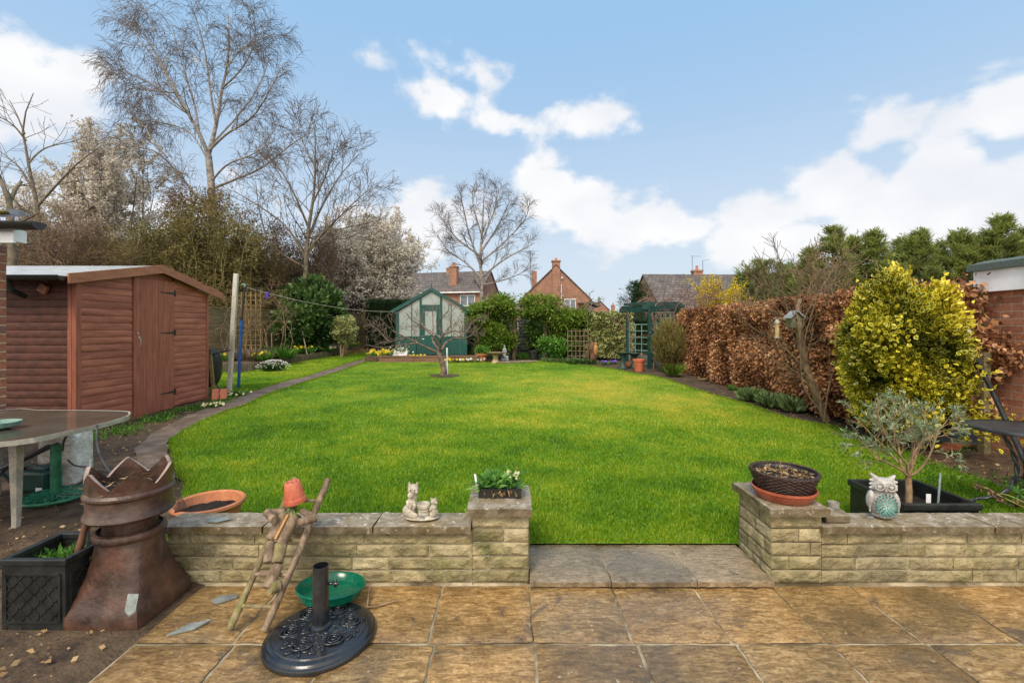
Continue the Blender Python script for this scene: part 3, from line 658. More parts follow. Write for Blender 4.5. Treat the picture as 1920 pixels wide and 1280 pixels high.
def patio():
    mb = MB(); mo = MB()
    mo.box(-1.688, 5.2, -1.5, 2.6, -.05, -.012)
    rows = [(2.505, 2.05), (2.04, 1.585), (1.575, 1.12), (1.11, .65), (.64, .18), (.17, -.3), (-.31, -1.2)]
    base = [-1.69, -1.25, -.375, .094, .54, .985, 1.41, 1.84, 2.28, 2.73, 3.2, 3.66, 4.1, 4.6, 5.1]
    for r, (ya, yb) in enumerate(rows):
        xs = list(base)
        if r % 2: xs = [-1.69, -1.23, -.8, -.345, .1, .56, 1.0, 1.42, 1.85, 2.3, 2.76, 3.2, 3.64, 4.1, 4.55, 5.1]
        if r > 1: xs = [xs[0]]+[x+random.uniform(-.1, .1) for x in xs[1:-1]]+[xs[-1]]
        for a, b in zip(xs[:-1], xs[1:]):
            gap = random.uniform(.004, .009); x0, x1 = a+gap, b-gap; y0, y1 = yb+gap*.3, ya-gap*.3
            nx, ny = max(2, int((x1-x0)/.03)), max(2, int((y1-y0)/.03)); vs = []; tilt = random.uniform(-.003, .003); fs = []; sd_ = random.random()*50
            for j in range(ny+1):
                for i in range(nx+1):
                    x = x0+(x1-x0)*i/nx; y = y0+(y1-y0)*j/ny
                    ed = min(i, nx-i, j, ny-j)
                    wx = (random.uniform(-.0035, .0035) if ed == 0 else 0); z = -.007 if ed == 0 else (-.0005 if ed == 1 else 0)
                    vs.append([x+wx, y+wx*.7, z+tilt*(i/nx-.5)*2, sd_])
            A = np.array(vs); A[:, 2] += .006*(fbm(A[:, 0]*9+sd_, A[:, 1]*5, 0, 3)-.5)
            fs = [(j*(nx+1)+i, j*(nx+1)+i+1, (j+1)*(nx+1)+i+1, (j+1)*(nx+1)+i) for j in range(ny) for i in range(nx)]
            mb.add(A[:, :3].tolist(), fs, random.random())
    o = struct('patio', mb, M['patio'], smooth=True)
    p = obj('mortar_joint', mo, M['mortar'], o)
    s = MB()
    for a, b in ((.097, .533), (.541, .993), (1.001, 1.412)):
        n = 16; vs = []; x0, x1, y0, y1 = a, b, 2.465, 2.90; sd_ = random.random()*9
        for j in range(n+1):
            for i in range(n+1):
                ed = min(i, n-i, j, n-j); jx = random.uniform(-.003, .003) if ed == 0 else 0
                vs.append((x0+(x1-x0)*i/n+jx, y0+(y1-y0)*j/n+jx, .04-(.006 if ed == 0 else 0)))
        A = np.array(vs); A[:, 2] += .006*(fbm(A[:, 0]*8+sd_, A[:, 1]*8, 0, 3)-.5)
        m_ = len(vs); fr = [(x, y+.004, .008) for x, y, z in A[:n+1].tolist()]
        fs = [(j*(n+1)+i, j*(n+1)+i+1, (j+1)*(n+1)+i+1, (j+1)*(n+1)+i) for j in range(n) for i in range(n)]
        fs += [(i, m_+i, m_+i+1, i+1) for i in range(n)]
        s.add(A.tolist()+fr, fs, .3+.6*random.random()); s.box(a+.004, b-.004, y0+.006, y1-.004, .0085, .028)
    o = struct('step', s, M['step'], smooth='auto')
    mo = MB(); mo.box(.1, 1.405, 2.5, 2.89, -.006, .03); obj('mortar_joint', mo, M['mortar'], o)
patio()

# ------------------------------------------------------------------ garden walls
def roughface(mb, o, u, n, w, h, a, bulge=.014):
    """split-stone block face at o, width w along u, height h along z, outward normal n"""
    o = np.array(o, float); u = np.array(u, float); n = np.array(n, float); nx = max(4, int(w/.016)); nz = 8; sd_ = random.random()*90
    i, j = np.meshgrid(np.arange(nx+1), np.arange(nz+1)); i = i.ravel(); j = j.ravel()
    ed = np.minimum(np.minimum(i, nx-i), np.minimum(j, nz-j)); x = i/nx*w; z = j/nz*h
    d = np.where(ed == 0, -.004, np.where(ed == 1, .3, 1)*bulge*(1.5*fbm(x*16+sd_, z*26, sd_, 4)-.45))+x*0
    V = o+u*x[:, None]+np.array([0, 0, 1])*z[:, None]+n*d[:, None]
    fs = [(b*(nx+1)+c, b*(nx+1)+c+1, (b+1)*(nx+1)+c+1, (b+1)*(nx+1)+c) for b in range(nz) for c in range(nx)]
    mb.add(V.tolist(), fs, a)
def courses(mb, o, u, n, length, rows, ch=.07):
    for r in range(rows):
        x = 0; first = random.uniform(.08, .2) if r % 2 else random.uniform(.2, .3)
        while x < length-.01:
            w = min(first if x == 0 else random.choice([.2, .24, .29, .3, .3, .36]), length-x)
            if length-x-w < .06: w = length-x
            roughface(mb, (o[0]+u[0]*(x+.002), o[1]+u[1]*(x+.002), o[2]+r*ch+.002), u, n, w-.004, ch-.006, random.random()); x += w
def cope(name, x0, x1, y0, y1, z0, z1, parent):
    mb = MB(); nx = max(3, int((x1-x0)/.03)); ny = max(3, int((y1-y0)/.03)); nz = 2
    # chunky weathered stone: box surface grid
    def grid(o, u, v, a, b):
        o, u, v = map(np.array, (o, u, v)); i, j = np.meshgrid(np.arange(a+1), np.arange(b+1)); i = i.ravel()/a; j = j.ravel()/b
        V = o+u*i[:, None]+v*j[:, None]
        ctr = np.array([(x0+x1)/2, (y0+y1)/2, (z0+z1)/2]); k = fbm(V[:, 0]*30, V[:, 1]*30, V[:, 2]*30, 3)-.5
        V = V+k[:, None]*.009*np.sign(V-ctr)*(np.abs(V-ctr) > np.array([x1-x0, y1-y0, z1-z0])*.49)
        mb.add(V.tolist(), [(q*(a+1)+p, q*(a+1)+p+1, (q+1)*(a+1)+p+1, (q+1)*(a+1)+p) for q in range(b) for p in range(a)])
    X, Y, Z = x1-x0, y1-y0, z1-z0
    grid((x0, y0, z1), (X, 0, 0), (0, Y, 0), nx, ny); grid((x0, y0, z0), (X, 0, 0), (0, 0, Z), nx, nz); grid((x0, y1, z0), (X, 0, 0), (0, 0, Z), nx, nz)
    grid((x0, y0, z0), (0, Y, 0), (0, 0, Z), ny, nz); grid((x1, y0, z0), (0, Y, 0), (0, 0, Z), ny, nz); grid((x0, y0, z0), (X, 0, 0), (0, Y, 0), nx, ny)
    return obj(name, mb, M['coping'], parent)
def garden_walls():
    T = thing('garden_wall', 'low stone wall left of the step with a square pier at its right end', 'wall', (-.9, 2.6, 0))
    core = MB(); core.box(-1.9, -.22, 2.53, 2.66, -.02, .281); core.box(-.212, .084, 2.53, 2.83, -.02, .376)
    obj('mortar', core, M['mortar'], T)
    mb = MB(); courses(mb, (-1.9, 2.522, 0), (1, 0, 0), (0, -1, 0), 1.68, 4); courses(mb, (-.22, 2.52, 0), (1, 0, 0), (0, -1, 0), .312, 5, .075)
    courses(mb, (.092, 2.52, 0), (0, 1, 0), (1, 0, 0), .32, 5, .075); courses(mb, (-.22, 2.84, .1), (0, -1, 0), (-1, 0, 0), .18, 3, .075)
    courses(mb, (-1.9, 2.66, 0), (0, -1, 0), (-1, 0, 0), .13, 4); courses(mb, (.09, 2.84, 0), (-1, 0, 0), (0, 1, 0), .31, 5, .075)
    obj('stonework', mb, M['stone'], T)
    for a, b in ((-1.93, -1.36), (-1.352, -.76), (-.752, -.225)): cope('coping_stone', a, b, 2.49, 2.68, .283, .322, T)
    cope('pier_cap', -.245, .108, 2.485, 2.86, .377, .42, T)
    T = thing('garden_wall', 'low stone wall right of the step with a square pier at its left end', 'wall', (2.5, 2.6, 0))
    core = MB(); core.box(1.71, 5.0, 2.53, 2.66, -.02, .281); core.box(1.432, 1.702, 2.53, 2.88, -.02, .376); obj('mortar', core, M['mortar'], T)
    mb = MB(); courses(mb, (1.703, 2.522, 0), (1, 0, 0), (0, -1, 0), 3.3, 4); courses(mb, (1.424, 2.52, 0), (1, 0, 0), (0, -1, 0), .28, 5, .075)
    courses(mb, (1.424, 2.89, 0), (0, -1, 0), (-1, 0, 0), .37, 5, .075); courses(mb, (1.71, 2.89, 0), (-1, 0, 0), (0, 1, 0), .28, 5, .075)
    obj('stonework', mb, M['stone'], T)
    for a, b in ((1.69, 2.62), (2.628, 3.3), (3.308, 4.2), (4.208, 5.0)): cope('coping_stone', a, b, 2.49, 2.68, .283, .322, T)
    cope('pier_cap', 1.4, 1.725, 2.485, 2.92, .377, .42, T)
    mb = MB(); pts = [(1.735, 2.53, .325), (1.87, 2.53, .325), (1.88, 2.62, .325), (1.8, 2.66, .325), (1.735, 2.64, .325)]; mb.prism(pts, (0, 0, 0), (0, 0, .045))
    tag(recenter(obj('stone_fragment', mb, M['coping'], bevel=.008), (1.8, 2.59, .325)), 'flat broken stone lying on the wall against the right pier', 'stone')
garden_walls()

# ------------------------------------------------------------------ foreground ornaments and pots
def clamp_soil(name, parent, c, r, mat='soil_dark', amp=.02, sx=1, sy=1):
    mb = MB(); k = 26; n = 9; vs = []
    for i in range(n+1):
        for j in range(k):
            t = 2*PI*j/k; rr = r*i/n; x, y = c[0]+rr*sx*math.cos(t), c[1]+rr*sy*math.sin(t)
            vs.append((x, y, c[2]+amp*(float(fbm(x*22, y*22, 0, 3))-.5)*2+amp*.6*(1-i/n)))
    mb.add(vs, [(i*k+j, i*k+(j+1) % k, (i+1)*k+(j+1) % k, (i+1)*k+j) for i in range(n) for j in range(k)])
    return obj(name, mb, M[mat], parent)
def chimney_pot():
    cx, cy = -1.925, 2.315
    T = thing('chimney_pot', 'brown glazed crown-top clay chimney pot filled with earth at the wall end', 'chimney pot', (cx, cy, 0))
    # square flared foot blending into a round shaft
    mb = MB(); k = 48; rings = []
    prof = [(0, .2, 1), (.055, .2, 1), (.08, .186, .97), (.13, .166, .8), (.2, .15, .5), (.28, .14, .2), (.36, .134, 0), (.37, .148, 0), (.385, .152, 0), (.4, .146, 0), (.405, .132, 0)]
    for z, r, sq in prof:
        ring = []
        for j in range(k):
            t = 2*PI*j/k; c, s = math.cos(t), math.sin(t); q = r*.95/max(abs(c), abs(s)); q = min(q, r*1.27); rr = q*sq+r*(1-sq)
            ring.append((cx+rr*math.cos(t), cy+rr*math.sin(t), z))
        rings.append(ring)
    vs = [p for r in rings for p in r]
    mb.add(vs, [(i*k+j, i*k+(j+1) % k, (i+1)*k+(j+1) % k, (i+1)*k+j) for i in range(len(rings)-1) for j in range(k)])
    obj('shaft', mb, M['glaze'], T, smooth='auto')
    mb = MB(); mb.lathe([(.115, .38), (.11, .425), (.118, .45), (.155, .462), (.177, .472), (.186, .484), (.181, .498), (.173, .51), (.173, .572), (.184, .584), (.184, .594), (.173, .606), (.173, .625)], (cx, cy, 0), 72)
    mb.f = mb.f[:-2]; mb.a = mb.a[:-2]
    obj('drum', mb, M['glaze'], T, smooth='auto')
    # crown: five broad points, with thickness
    mb = MB(); rimm = MB(); k = 120; lo = .623
    def top(t):
        f = ((t/(2*PI))*6+.28) % 1; return lo+.01+.085*(1-abs(2*f-1))
    vo, vi, vt = [], [], []
    for j in range(k):
        t = 2*PI*j/k; c, s = math.cos(t), math.sin(t); h = top(t); e = 1+.06*(h-lo)/.085
        vo += [(cx+.173*c, cy+.173*s, lo), (cx+.173*e*c, cy+.173*e*s, h)]; vi += [(cx+.158*c, cy+.158*s, lo-.07), (cx+.158*e*c, cy+.158*e*s, h-.003)]
    fs = [(2*j, 2*((j+1) % k), 2*((j+1) % k)+1, 2*j+1) for j in range(k)]
    mb.add(vo, fs); mb.add(vi, [f[::-1] for f in fs]); obj('crown', mb, M['glaze'], T)
    V = [vo[2*j+1] for j in range(k)]+[vi[2*j+1] for j in range(k)]
    rimm.add(V, [(j, (j+1) % k, (j+1) % k+k, j+k) for j in range(k)]); obj('crown_edge', rimm, M['glaze_rim'], T)
    clamp_soil('soil', T, (cx, cy, .605), .158, amp=.016)
    P = np.stack([cx+rng.normal(size=60)*.055, cy+rng.normal(size=60)*.055, .622+0*rng.random(60)], 1)
    obj('dead_stalk', leafmesh('s', P, rdir(60)*[1, 1, .3], rdir(60), .05, .12), M['litter'], T)
chimney_pot()

def square_planter():
    x0, x1, y0, y1, h = -2.375, -2.065, 2.12, 2.42, .33
    T = thing('planter', 'black square plastic planter with lattice sides, bottom left corner of the photo', 'planter', ((x0+x1)/2, (y0+y1)/2, 0))
    mb = MB(); w = .012
    mb.box(x0+.008, x1-.008, y0+.008, y0+.008+w, 0, h-.03); mb.box(x0+.008, x1-.008, y1-.008-w, y1-.008, 0, h-.03)
    mb.box(x0+.008, x0+.008+w, y0+.021, y1-.021, 0, h-.03); mb.box(x1-.008-w, x1-.008, y0+.021, y1-.021, 0, h-.03)
    obj('planter_box', mb, M['plastic_black'], T)
    r = MB(); z0, z1 = h-.03, h
    r.box(x0, x1, y0, y0+.026, z0, z1); r.box(x0, x1, y1-.026, y1, z0, z1); r.box(x0, x0+.026, y0+.026, y1-.026, z0, z1); r.box(x1-.026, x1, y0+.026, y1-.026, z0, z1)
    obj('rim', r, M['plastic_black'], T, bevel=.005)
    def lattice(o, u, n, name):
        q = MB(); o = Vector(o); u = Vector(u); n = Vector(n); W = .25; H = .22
        def b(a, c, t=.008): q.bar(o+u*a[0]+Vector((0, 0, a[1]))+n*.002, o+u*c[0]+Vector((0, 0, c[1]))+n*.002, t, t)
        b((0, 0), (W, 0), .01); b((0, H), (W, H), .01); b((0, 0), (0, H), .01); b((W, 0), (W, H), .01)
        st = .066
        for k in range(-4, 8):
            for s_ in (1, -1):
                pts = []
                a0 = k*st if s_ > 0 else W-k*st
                xa, za, xb, zb = a0, 0, a0+s_*H, H
                # clip to the panel
                if xa > xb: xa, za, xb, zb = xb, zb, xa, za
                if xb <= 0 or xa >= W: continue
                if xa < 0: za += (zb-za)*(0-xa)/(xb-xa); xa = 0
                if xb > W: zb = za+(zb-za)*(W-xa)/(xb-xa); xb = W
                if xb-xa > .01: b((xa, za), (xb, zb), .006)
        obj(name, q, M['plastic_black'], T)
    lattice((x0+.03, y0+.008, .04), (1, 0, 0), (0, -1, 0), 'lattice_panel'); lattice((x1-.008, y0+.03, .04), (0, .95, 0), (1, 0, 0), 'lattice_panel')
    mb = MB(); n = 14; vs = [((x0+.02)+(x1-x0-.04)*i/n, (y0+.02)+(y1-y0-.04)*j/n, .255+random.uniform(-.01, .012)) for j in range(n+1) for i in range(n+1)]
    mb.add(vs, [(j*(n+1)+i, j*(n+1)+i+1, (j+1)*(n+1)+i+1, (j+1)*(n+1)+i) for j in range(n) for i in range(n)]); obj('soil', mb, M['soil_dark'], T)
    n = 260; P = np.stack([(x0+x1)/2-.0+rng.normal(size=n)*.07, (y0+y1)/2+rng.normal(size=n)*.05, np.full(n, .258)], 1)
    P[:, 0] = np.clip(P[:, 0], x0+.03, x1-.03); P[:, 1] = np.clip(P[:, 1], y0+.03, y1-.03)
    obj('weeds', leafmesh('w', P, rdir(n)*.8+[0, 0, .7], rdir(n), .05*(.5+rng.random(n)), .22), M['fresh'], T)
    # dead stem and plastic cane standing in it
    S = thing('dead_stem', 'thick brown bare stem standing in the black square planter', 'plant stem', (-2.13, 2.27, .25))
    mb = MB(); mb.tube([(-2.15, 2.26, .24), (-2.13, 2.26, .32), (-2.118, 2.27, .4), (-2.1, 2.28, .5), (-2.105, 2.3, .56)], [.02, .017, .014, .011, .006], 9); obj('stem', mb, M['rust'], S, smooth=True)
    mb = MB(); mb.tube([(-2.118, 2.27, .38), (-2.09, 2.3, .43)], [.006, .003], 6); obj('side_shoot', mb, M['rust'], S)
    mb = MB(); mb.tube([(-2.122, 2.29, .25), (-2.128, 2.32, .735)], .007, 8); tag(recenter(obj('garden_cane', mb, M['stake']), (-2.122, 2.29, .25)), 'grey plastic cane upright in the black planter beside the chimney pot', 'cane')
square_planter()

def terracotta_bowl():
    c = (-1.955, 2.96, .05)
    T = thing('terracotta_bowl', 'wide terracotta bowl half filled with compost behind the wall end', 'plant pot', c)
    mb = MB(); mb.lathe([(.12, 0), (.135, .01), (.16, .1), (.178, .17), (.184, .2), (.203, .21), (.21, .222), (.207, .236), (.195, .242), (.182, .232), (.175, .2), (.15, .13), (.0, .12)], c, 56); obj('bowl', mb, M['terracotta'], T, smooth='auto')
    q = MB()
    for k in range(8): q.lathe([(.149+.0035*k, .055+.013*k), (.1525+.0035*k, .0585+.013*k), (.1515+.0035*k, .063+.013*k)], c, 56)
    q.f = [f for f in q.f if len(f) == 4]; q.a = [.5]*len(q.f)
    obj('ribbing', q, M['terracotta'], T)
    clamp_soil('compost', T, (c[0], c[1], c[2]+.17), .165, amp=.045)
    mb = MB(); P0 = at(332, 962, 2.72)
    k = 12; vs = []
    for i in range(5):
        for j in range(k):
            t = -1.2+2.6*j/(k-1); r = .05-.006*i+.004*math.sin(5*t); vs.append((P0.x+r*math.cos(t), P0.y+r*math.sin(t), .325+.014*i+(.01*math.sin(7*t) if i == 4 else 0)))
    for i in range(5):
        for j in range(k):
            t = -1.2+2.6*j/(k-1); r = .042-.006*i; vs.append((P0.x+r*math.cos(t), P0.y+r*math.sin(t), .325+.014*i+(.01*math.sin(7*t) if i == 4 else 0)))
    fs = [(i*k+j, i*k+j+1, (i+1)*k+j+1, (i+1)*k+j) for i in range(4) for j in range(k-1)]; fs += [tuple(60+a for a in f[::-1]) for f in fs]
    fs += [(j, 60+j, 60+j+1, j+1) for j in range(k-1)]+[(48+j, 48+j+1, 108+j+1, 108+j) for j in range(k-1)]
    mb.add(vs, fs); tag(recenter(obj('pot_shard', mb, M['rust'], smooth=True), (P0.x, P0.y, .325)), 'broken brown glazed pot shard on the left end of the wall', 'pot shard')
terracotta_bowl()

def slates():
    def sh(P, pts, rot, lab, tilt=0):
        mb = MB(); R = Matrix.Rotation(rot, 4, 'Z')@Matrix.Rotation(tilt, 4, 'X')
        p = [Vector(P)+R@Vector((x, y, 0)) for x, y in pts]; mb.prism(p, (0, 0, 0), (0, 0, .008))
        tag(recenter(obj('slate_shard', mb, M['slate'], bevel=.001), P), lab, 'slate', 'slate shards')
    pa = at(413, 986, 2.57); sh((pa.x, 2.57, .326), [(-.06, -.02), (.0, -.035), (.06, 0), (.02, .025), (-.05, .03)], .2, 'pointed grey slate piece lying on the wall coping')
    sh((-1.48, 2.36, .003), [(-.06, -.01), (-.02, -.04), (.06, .01), (.05, .035), (-.04, .03)], .1, 'small grey slate piece on the slabs at the foot of the ladder wall')
    sh((-1.5, 2.13, .003), [(-.08, -.03), (.03, -.01), (.08, .04), (-.01, .035)], .3, 'larger pointed grey slate piece lying alone on the front slabs')
    sh((-1.735, 2.085, .135), [(-.025, .045), (.025, .045), (.03, -.02), (.005, -.04), (-.02, -.02)], 0, 'grey slate piece propped on edge against the chimney pot', 1.2)
slates()

def ladder_man():
    T = thing('ladder', 'small rustic pole ladder leaning on the garden wall', 'ladder', (-1.2, 2.2, 0))
    lb, lt = Vector((-1.3, 2.215, .012)), Vector((-1.215, 2.6, .585)); rb, rt = Vector((-1.115, 2.2, .012)), Vector((-1.03, 2.6, .585))
    # poles pass in front of the coping edge
    def pole(a, b, m):
        mb = MB(); pts = [a.lerp(b, t)+Vector((math.sin(t*5)*.004, 0, math.cos(t*4)*.003)) for t in [i/8 for i in range(9)]]
        mb.tube(pts, [.016+.002*math.sin(i*2) for i in range(9)], 10); obj('rail', mb, m, T, smooth='auto')
    sh = Vector((0, -.07, 0))
    lt2 = lt+Vector((0, -.06, 0)); rt2 = rt+Vector((0, -.06, 0))
    lb = Vector((-1.30, 2.11, .012)); rb = Vector((-1.135, 2.1, .012)); lt2 = Vector((-1.195, 2.535, .575)); rt2 = Vector((-1.01, 2.535, .57))
    pole(lb, lt2, M['log_green']); pole(rb, rt2, M['log'])
    for t, m in ((.83, 'log'), (.55, 'log_green'), (.33, 'log'), (.14, 'log_green')):
        a = lb.lerp(lt2, t)+Vector((-.012, -.004, 0)); b = rb.lerp(rt2, t)+Vector((.012, -.004, 0)); mb = MB(); mb.tube([a, a.lerp(b, .5), b], .009, 8); obj('rung', mb, M[m], T)
    # the log man
    W = thing('log_figure', 'wooden log man with an upturned flowerpot head sitting up against the ladder', 'garden figure', (-1.22, 2.2, .1))
    def P(px, py, D): return at(px, py, D)
    def logp(name, a, b, r0, r1, m='log', k=12, flat=None):
        mb = MB(); a = Vector(a); b = Vector(b); n = 5; pts = [a.lerp(b, i/n)+Vector((random.uniform(-1, 1), random.uniform(-1, 1), random.uniform(-1, 1)))*.0015 for i in range(n+1)]
        rr = [r0*(1-i/n)+r1*i/n for i in range(n+1)]
        mb.tube(pts, rr, k); return obj(name, mb, M[m], W, smooth='auto')
    logp('torso', P(535, 962, 2.39), P(508, 1012, 2.31), .032, .03)
    logp('torso', P(553, 963, 2.385), P(526, 1018, 2.3), .035, .032)
    s = MB(); s.bar(P(540, 964, 2.345), P(516, 1010, 2.275), .014, .006); obj('split_face', s, M['log_cut'], W)
    logp('neck', P(547, 938, 2.42), P(545, 962, 2.4), .026, .03)
    logp('upper_arm', P(536, 958, 2.38), P(503, 962, 2.36), .018, .021); logp('forearm', P(500, 960, 2.36), P(515, 974, 2.31), .02, .022)
    logp('upper_arm', P(566, 957, 2.38), P(584, 968, 2.36), .016, .018); logp('forearm', P(558, 980, 2.3), P(592, 970, 2.35), .021, .022)
    logp('thigh', P(508, 1015, 2.31), P(503, 1054, 2.25), .026, .025, 'log'); logp('thigh', P(527, 1020, 2.3), P(520, 1056, 2.24), .03, .027, 'log_green')
    logp('shin', P(521, 1058, 2.25), P(502, 1102, 2.17), .028, .026); logp('foot', P(505, 1104, 2.16), P(522, 1098, 2.19), .026, .027, 'log_green')
    R = Matrix.Rotation(-.12, 3, 'Y')@Matrix.Rotation(.1, 3, 'X'); c = P(554, 940, 2.4)
    mb = MB(); mb.lathe([(.055, 0), (.056, .006), (.053, .022), (.05, .024), (.0385, .105), (.034, .11), (0, .11)], (0, 0, 0), 32)
    mb.v = [tuple(c+R@Vector(p)) for p in mb.v]; h = obj('head_pot', mb, M['terra_red'], W, smooth='auto')
    d = MB()
    for k in range(6):
        q = R@Vector((.024*math.cos(k*PI/3), .024*math.sin(k*PI/3), .1115)); d.ball(c+q, (.0035, .0035, .001), 8)
    obj('drainage_hole', d, M['soil_dark'], h)
    P0 = np.array([tuple(P(552, 950, 2.37))]*14)+rng.normal(size=(14, 3))*.012
    obj('grass_hair', leafmesh('gh', P0, rdir(14)*[1, .6, .3]+[0, 0, -.6], rdir(14), .05, .14), M['fresh'], W)
ladder_man()

def parasol_base():
    c = (-.865, 2.075, .003)
    T = thing('parasol_base', 'round black parasol base with rose relief and upright tube', 'parasol base', c)
    mb = MB(); mb.lathe([(.238, 0), (.24, .012), (.236, .02), (.226, .024), (.222, .03), (.212, .035), (.2, .036), (.196, .041), (.186, .043), (.1, .052), (0, .055)], c, 80); obj('plate', mb, M['resin'], T, smooth='auto')
    rl = MB(); random.seed(5)
    def rose(x, y, s):
        zb = c[2]+.044+.008*(1-math.hypot(x-c[0], y-c[1])/.19)
        for q in range(3):
            pts = []
            for i in range(22):
                t = i/21*2*PI*1.1+q*1.3; r = s*(.25+.33*q)*(1+.12*math.sin(3*t+q)); pts.append((x+r*math.cos(t), y+r*math.sin(t), zb+.008-.001*q))
            rl.tube(pts, .0045, 5)
        rl.ball((x, y, zb+.003), (s*.2, s*.2, .006), 8)
    for k in range(6):
        a = k*PI/3+.3; rose(c[0]+.125*math.cos(a), c[1]+.125*math.sin(a), .044)
        for s_ in (-1, 1):
            b = a+s_*.5; pts = []
            for i in range(12):
                t = i/11; r = .07+.1*t; an = b+s_*.25*math.sin(t*PI); pts.append((c[0]+r*math.cos(an), c[1]+r*math.sin(an), c[2]+.05-.008*t))
            rl.tube(pts, [.003+.004*math.sin(PI*i/11) for i in range(12)], 6)
    for k in range(130):
        a = random.random()*2*PI; r = random.uniform(.06, .178); t = random.random()*PI; x, y = c[0]+r*math.cos(a), c[1]+r*math.sin(a)
        rl.ball((x, y, c[2]+.0565-.011*r/.19), (.02, .008, .005), 8, Matrix.Rotation(t, 3, 'Z'))
    obj('rose_relief', rl, M['resin'], T, smooth=True)
    mb = MB(); mb.lathe([(.05, .05), (.048, .062), (.04, .068), (.0355, .07), (.034, .325), (.031, .325), (.031, .08)], c, 36); mb.f = mb.f[:-1]; mb.a = mb.a[:-1]; obj('tube', mb, M['resin'], T, smooth='auto')
    k = MB(); k.tube([(c[0]+.03, c[1]+.0, .245), (c[0]+.06, c[1], .247)], .006, 8)
    k.ball((c[0]+.066, c[1], .247), (.009, .009, .02), 10); k.ball((c[0]+.068, c[1]-.004, .247), (.02, .007, .007), 10); obj('clamp_knob', k, M['resin'], T, smooth=True)
    # green saucer leaning on the plate edge
    s = (-.925, 2.338, .04); R = Matrix.Rotation(-.13, 3, 'X')@Matrix.Rotation(.04, 3, 'Y')
    mb = MB(); mb.lathe([(.0, .0), (.135, 0), (.15, .008), (.16, .04), (.168, .044), (.17, .05), (.165, .054), (.156, .048), (.144, .014), (.13, .008), (0, .008)], (0, 0, 0), 60)
    mb.v = [tuple(Vector(s)+R@Vector(p)) for p in mb.v]
    tag(recenter(obj('plant_saucer', mb, M['green_plastic'], smooth='auto'), s), 'green plastic plant saucer tucked behind the parasol base', 'saucer')
    mb = MB(); mb.tube([(-.74, 2.36, .02), (-.72, 2.28, .012), (-.68, 2.29, .012), (-.6, 2.33, .014), (-.53, 2.35, .03)], [.006, .007, .006, .004, .002], 7); mb.tube([(-.72, 2.28, .012), (-.75, 2.42, .06)], [.005, .003], 6)
    tag(recenter(obj('fallen_twig', mb, M['olive_bark'], smooth=True), (-.72, 2.28, .012)), 'bent brown twig on the slabs right of the green saucer', 'twig')
parasol_base()

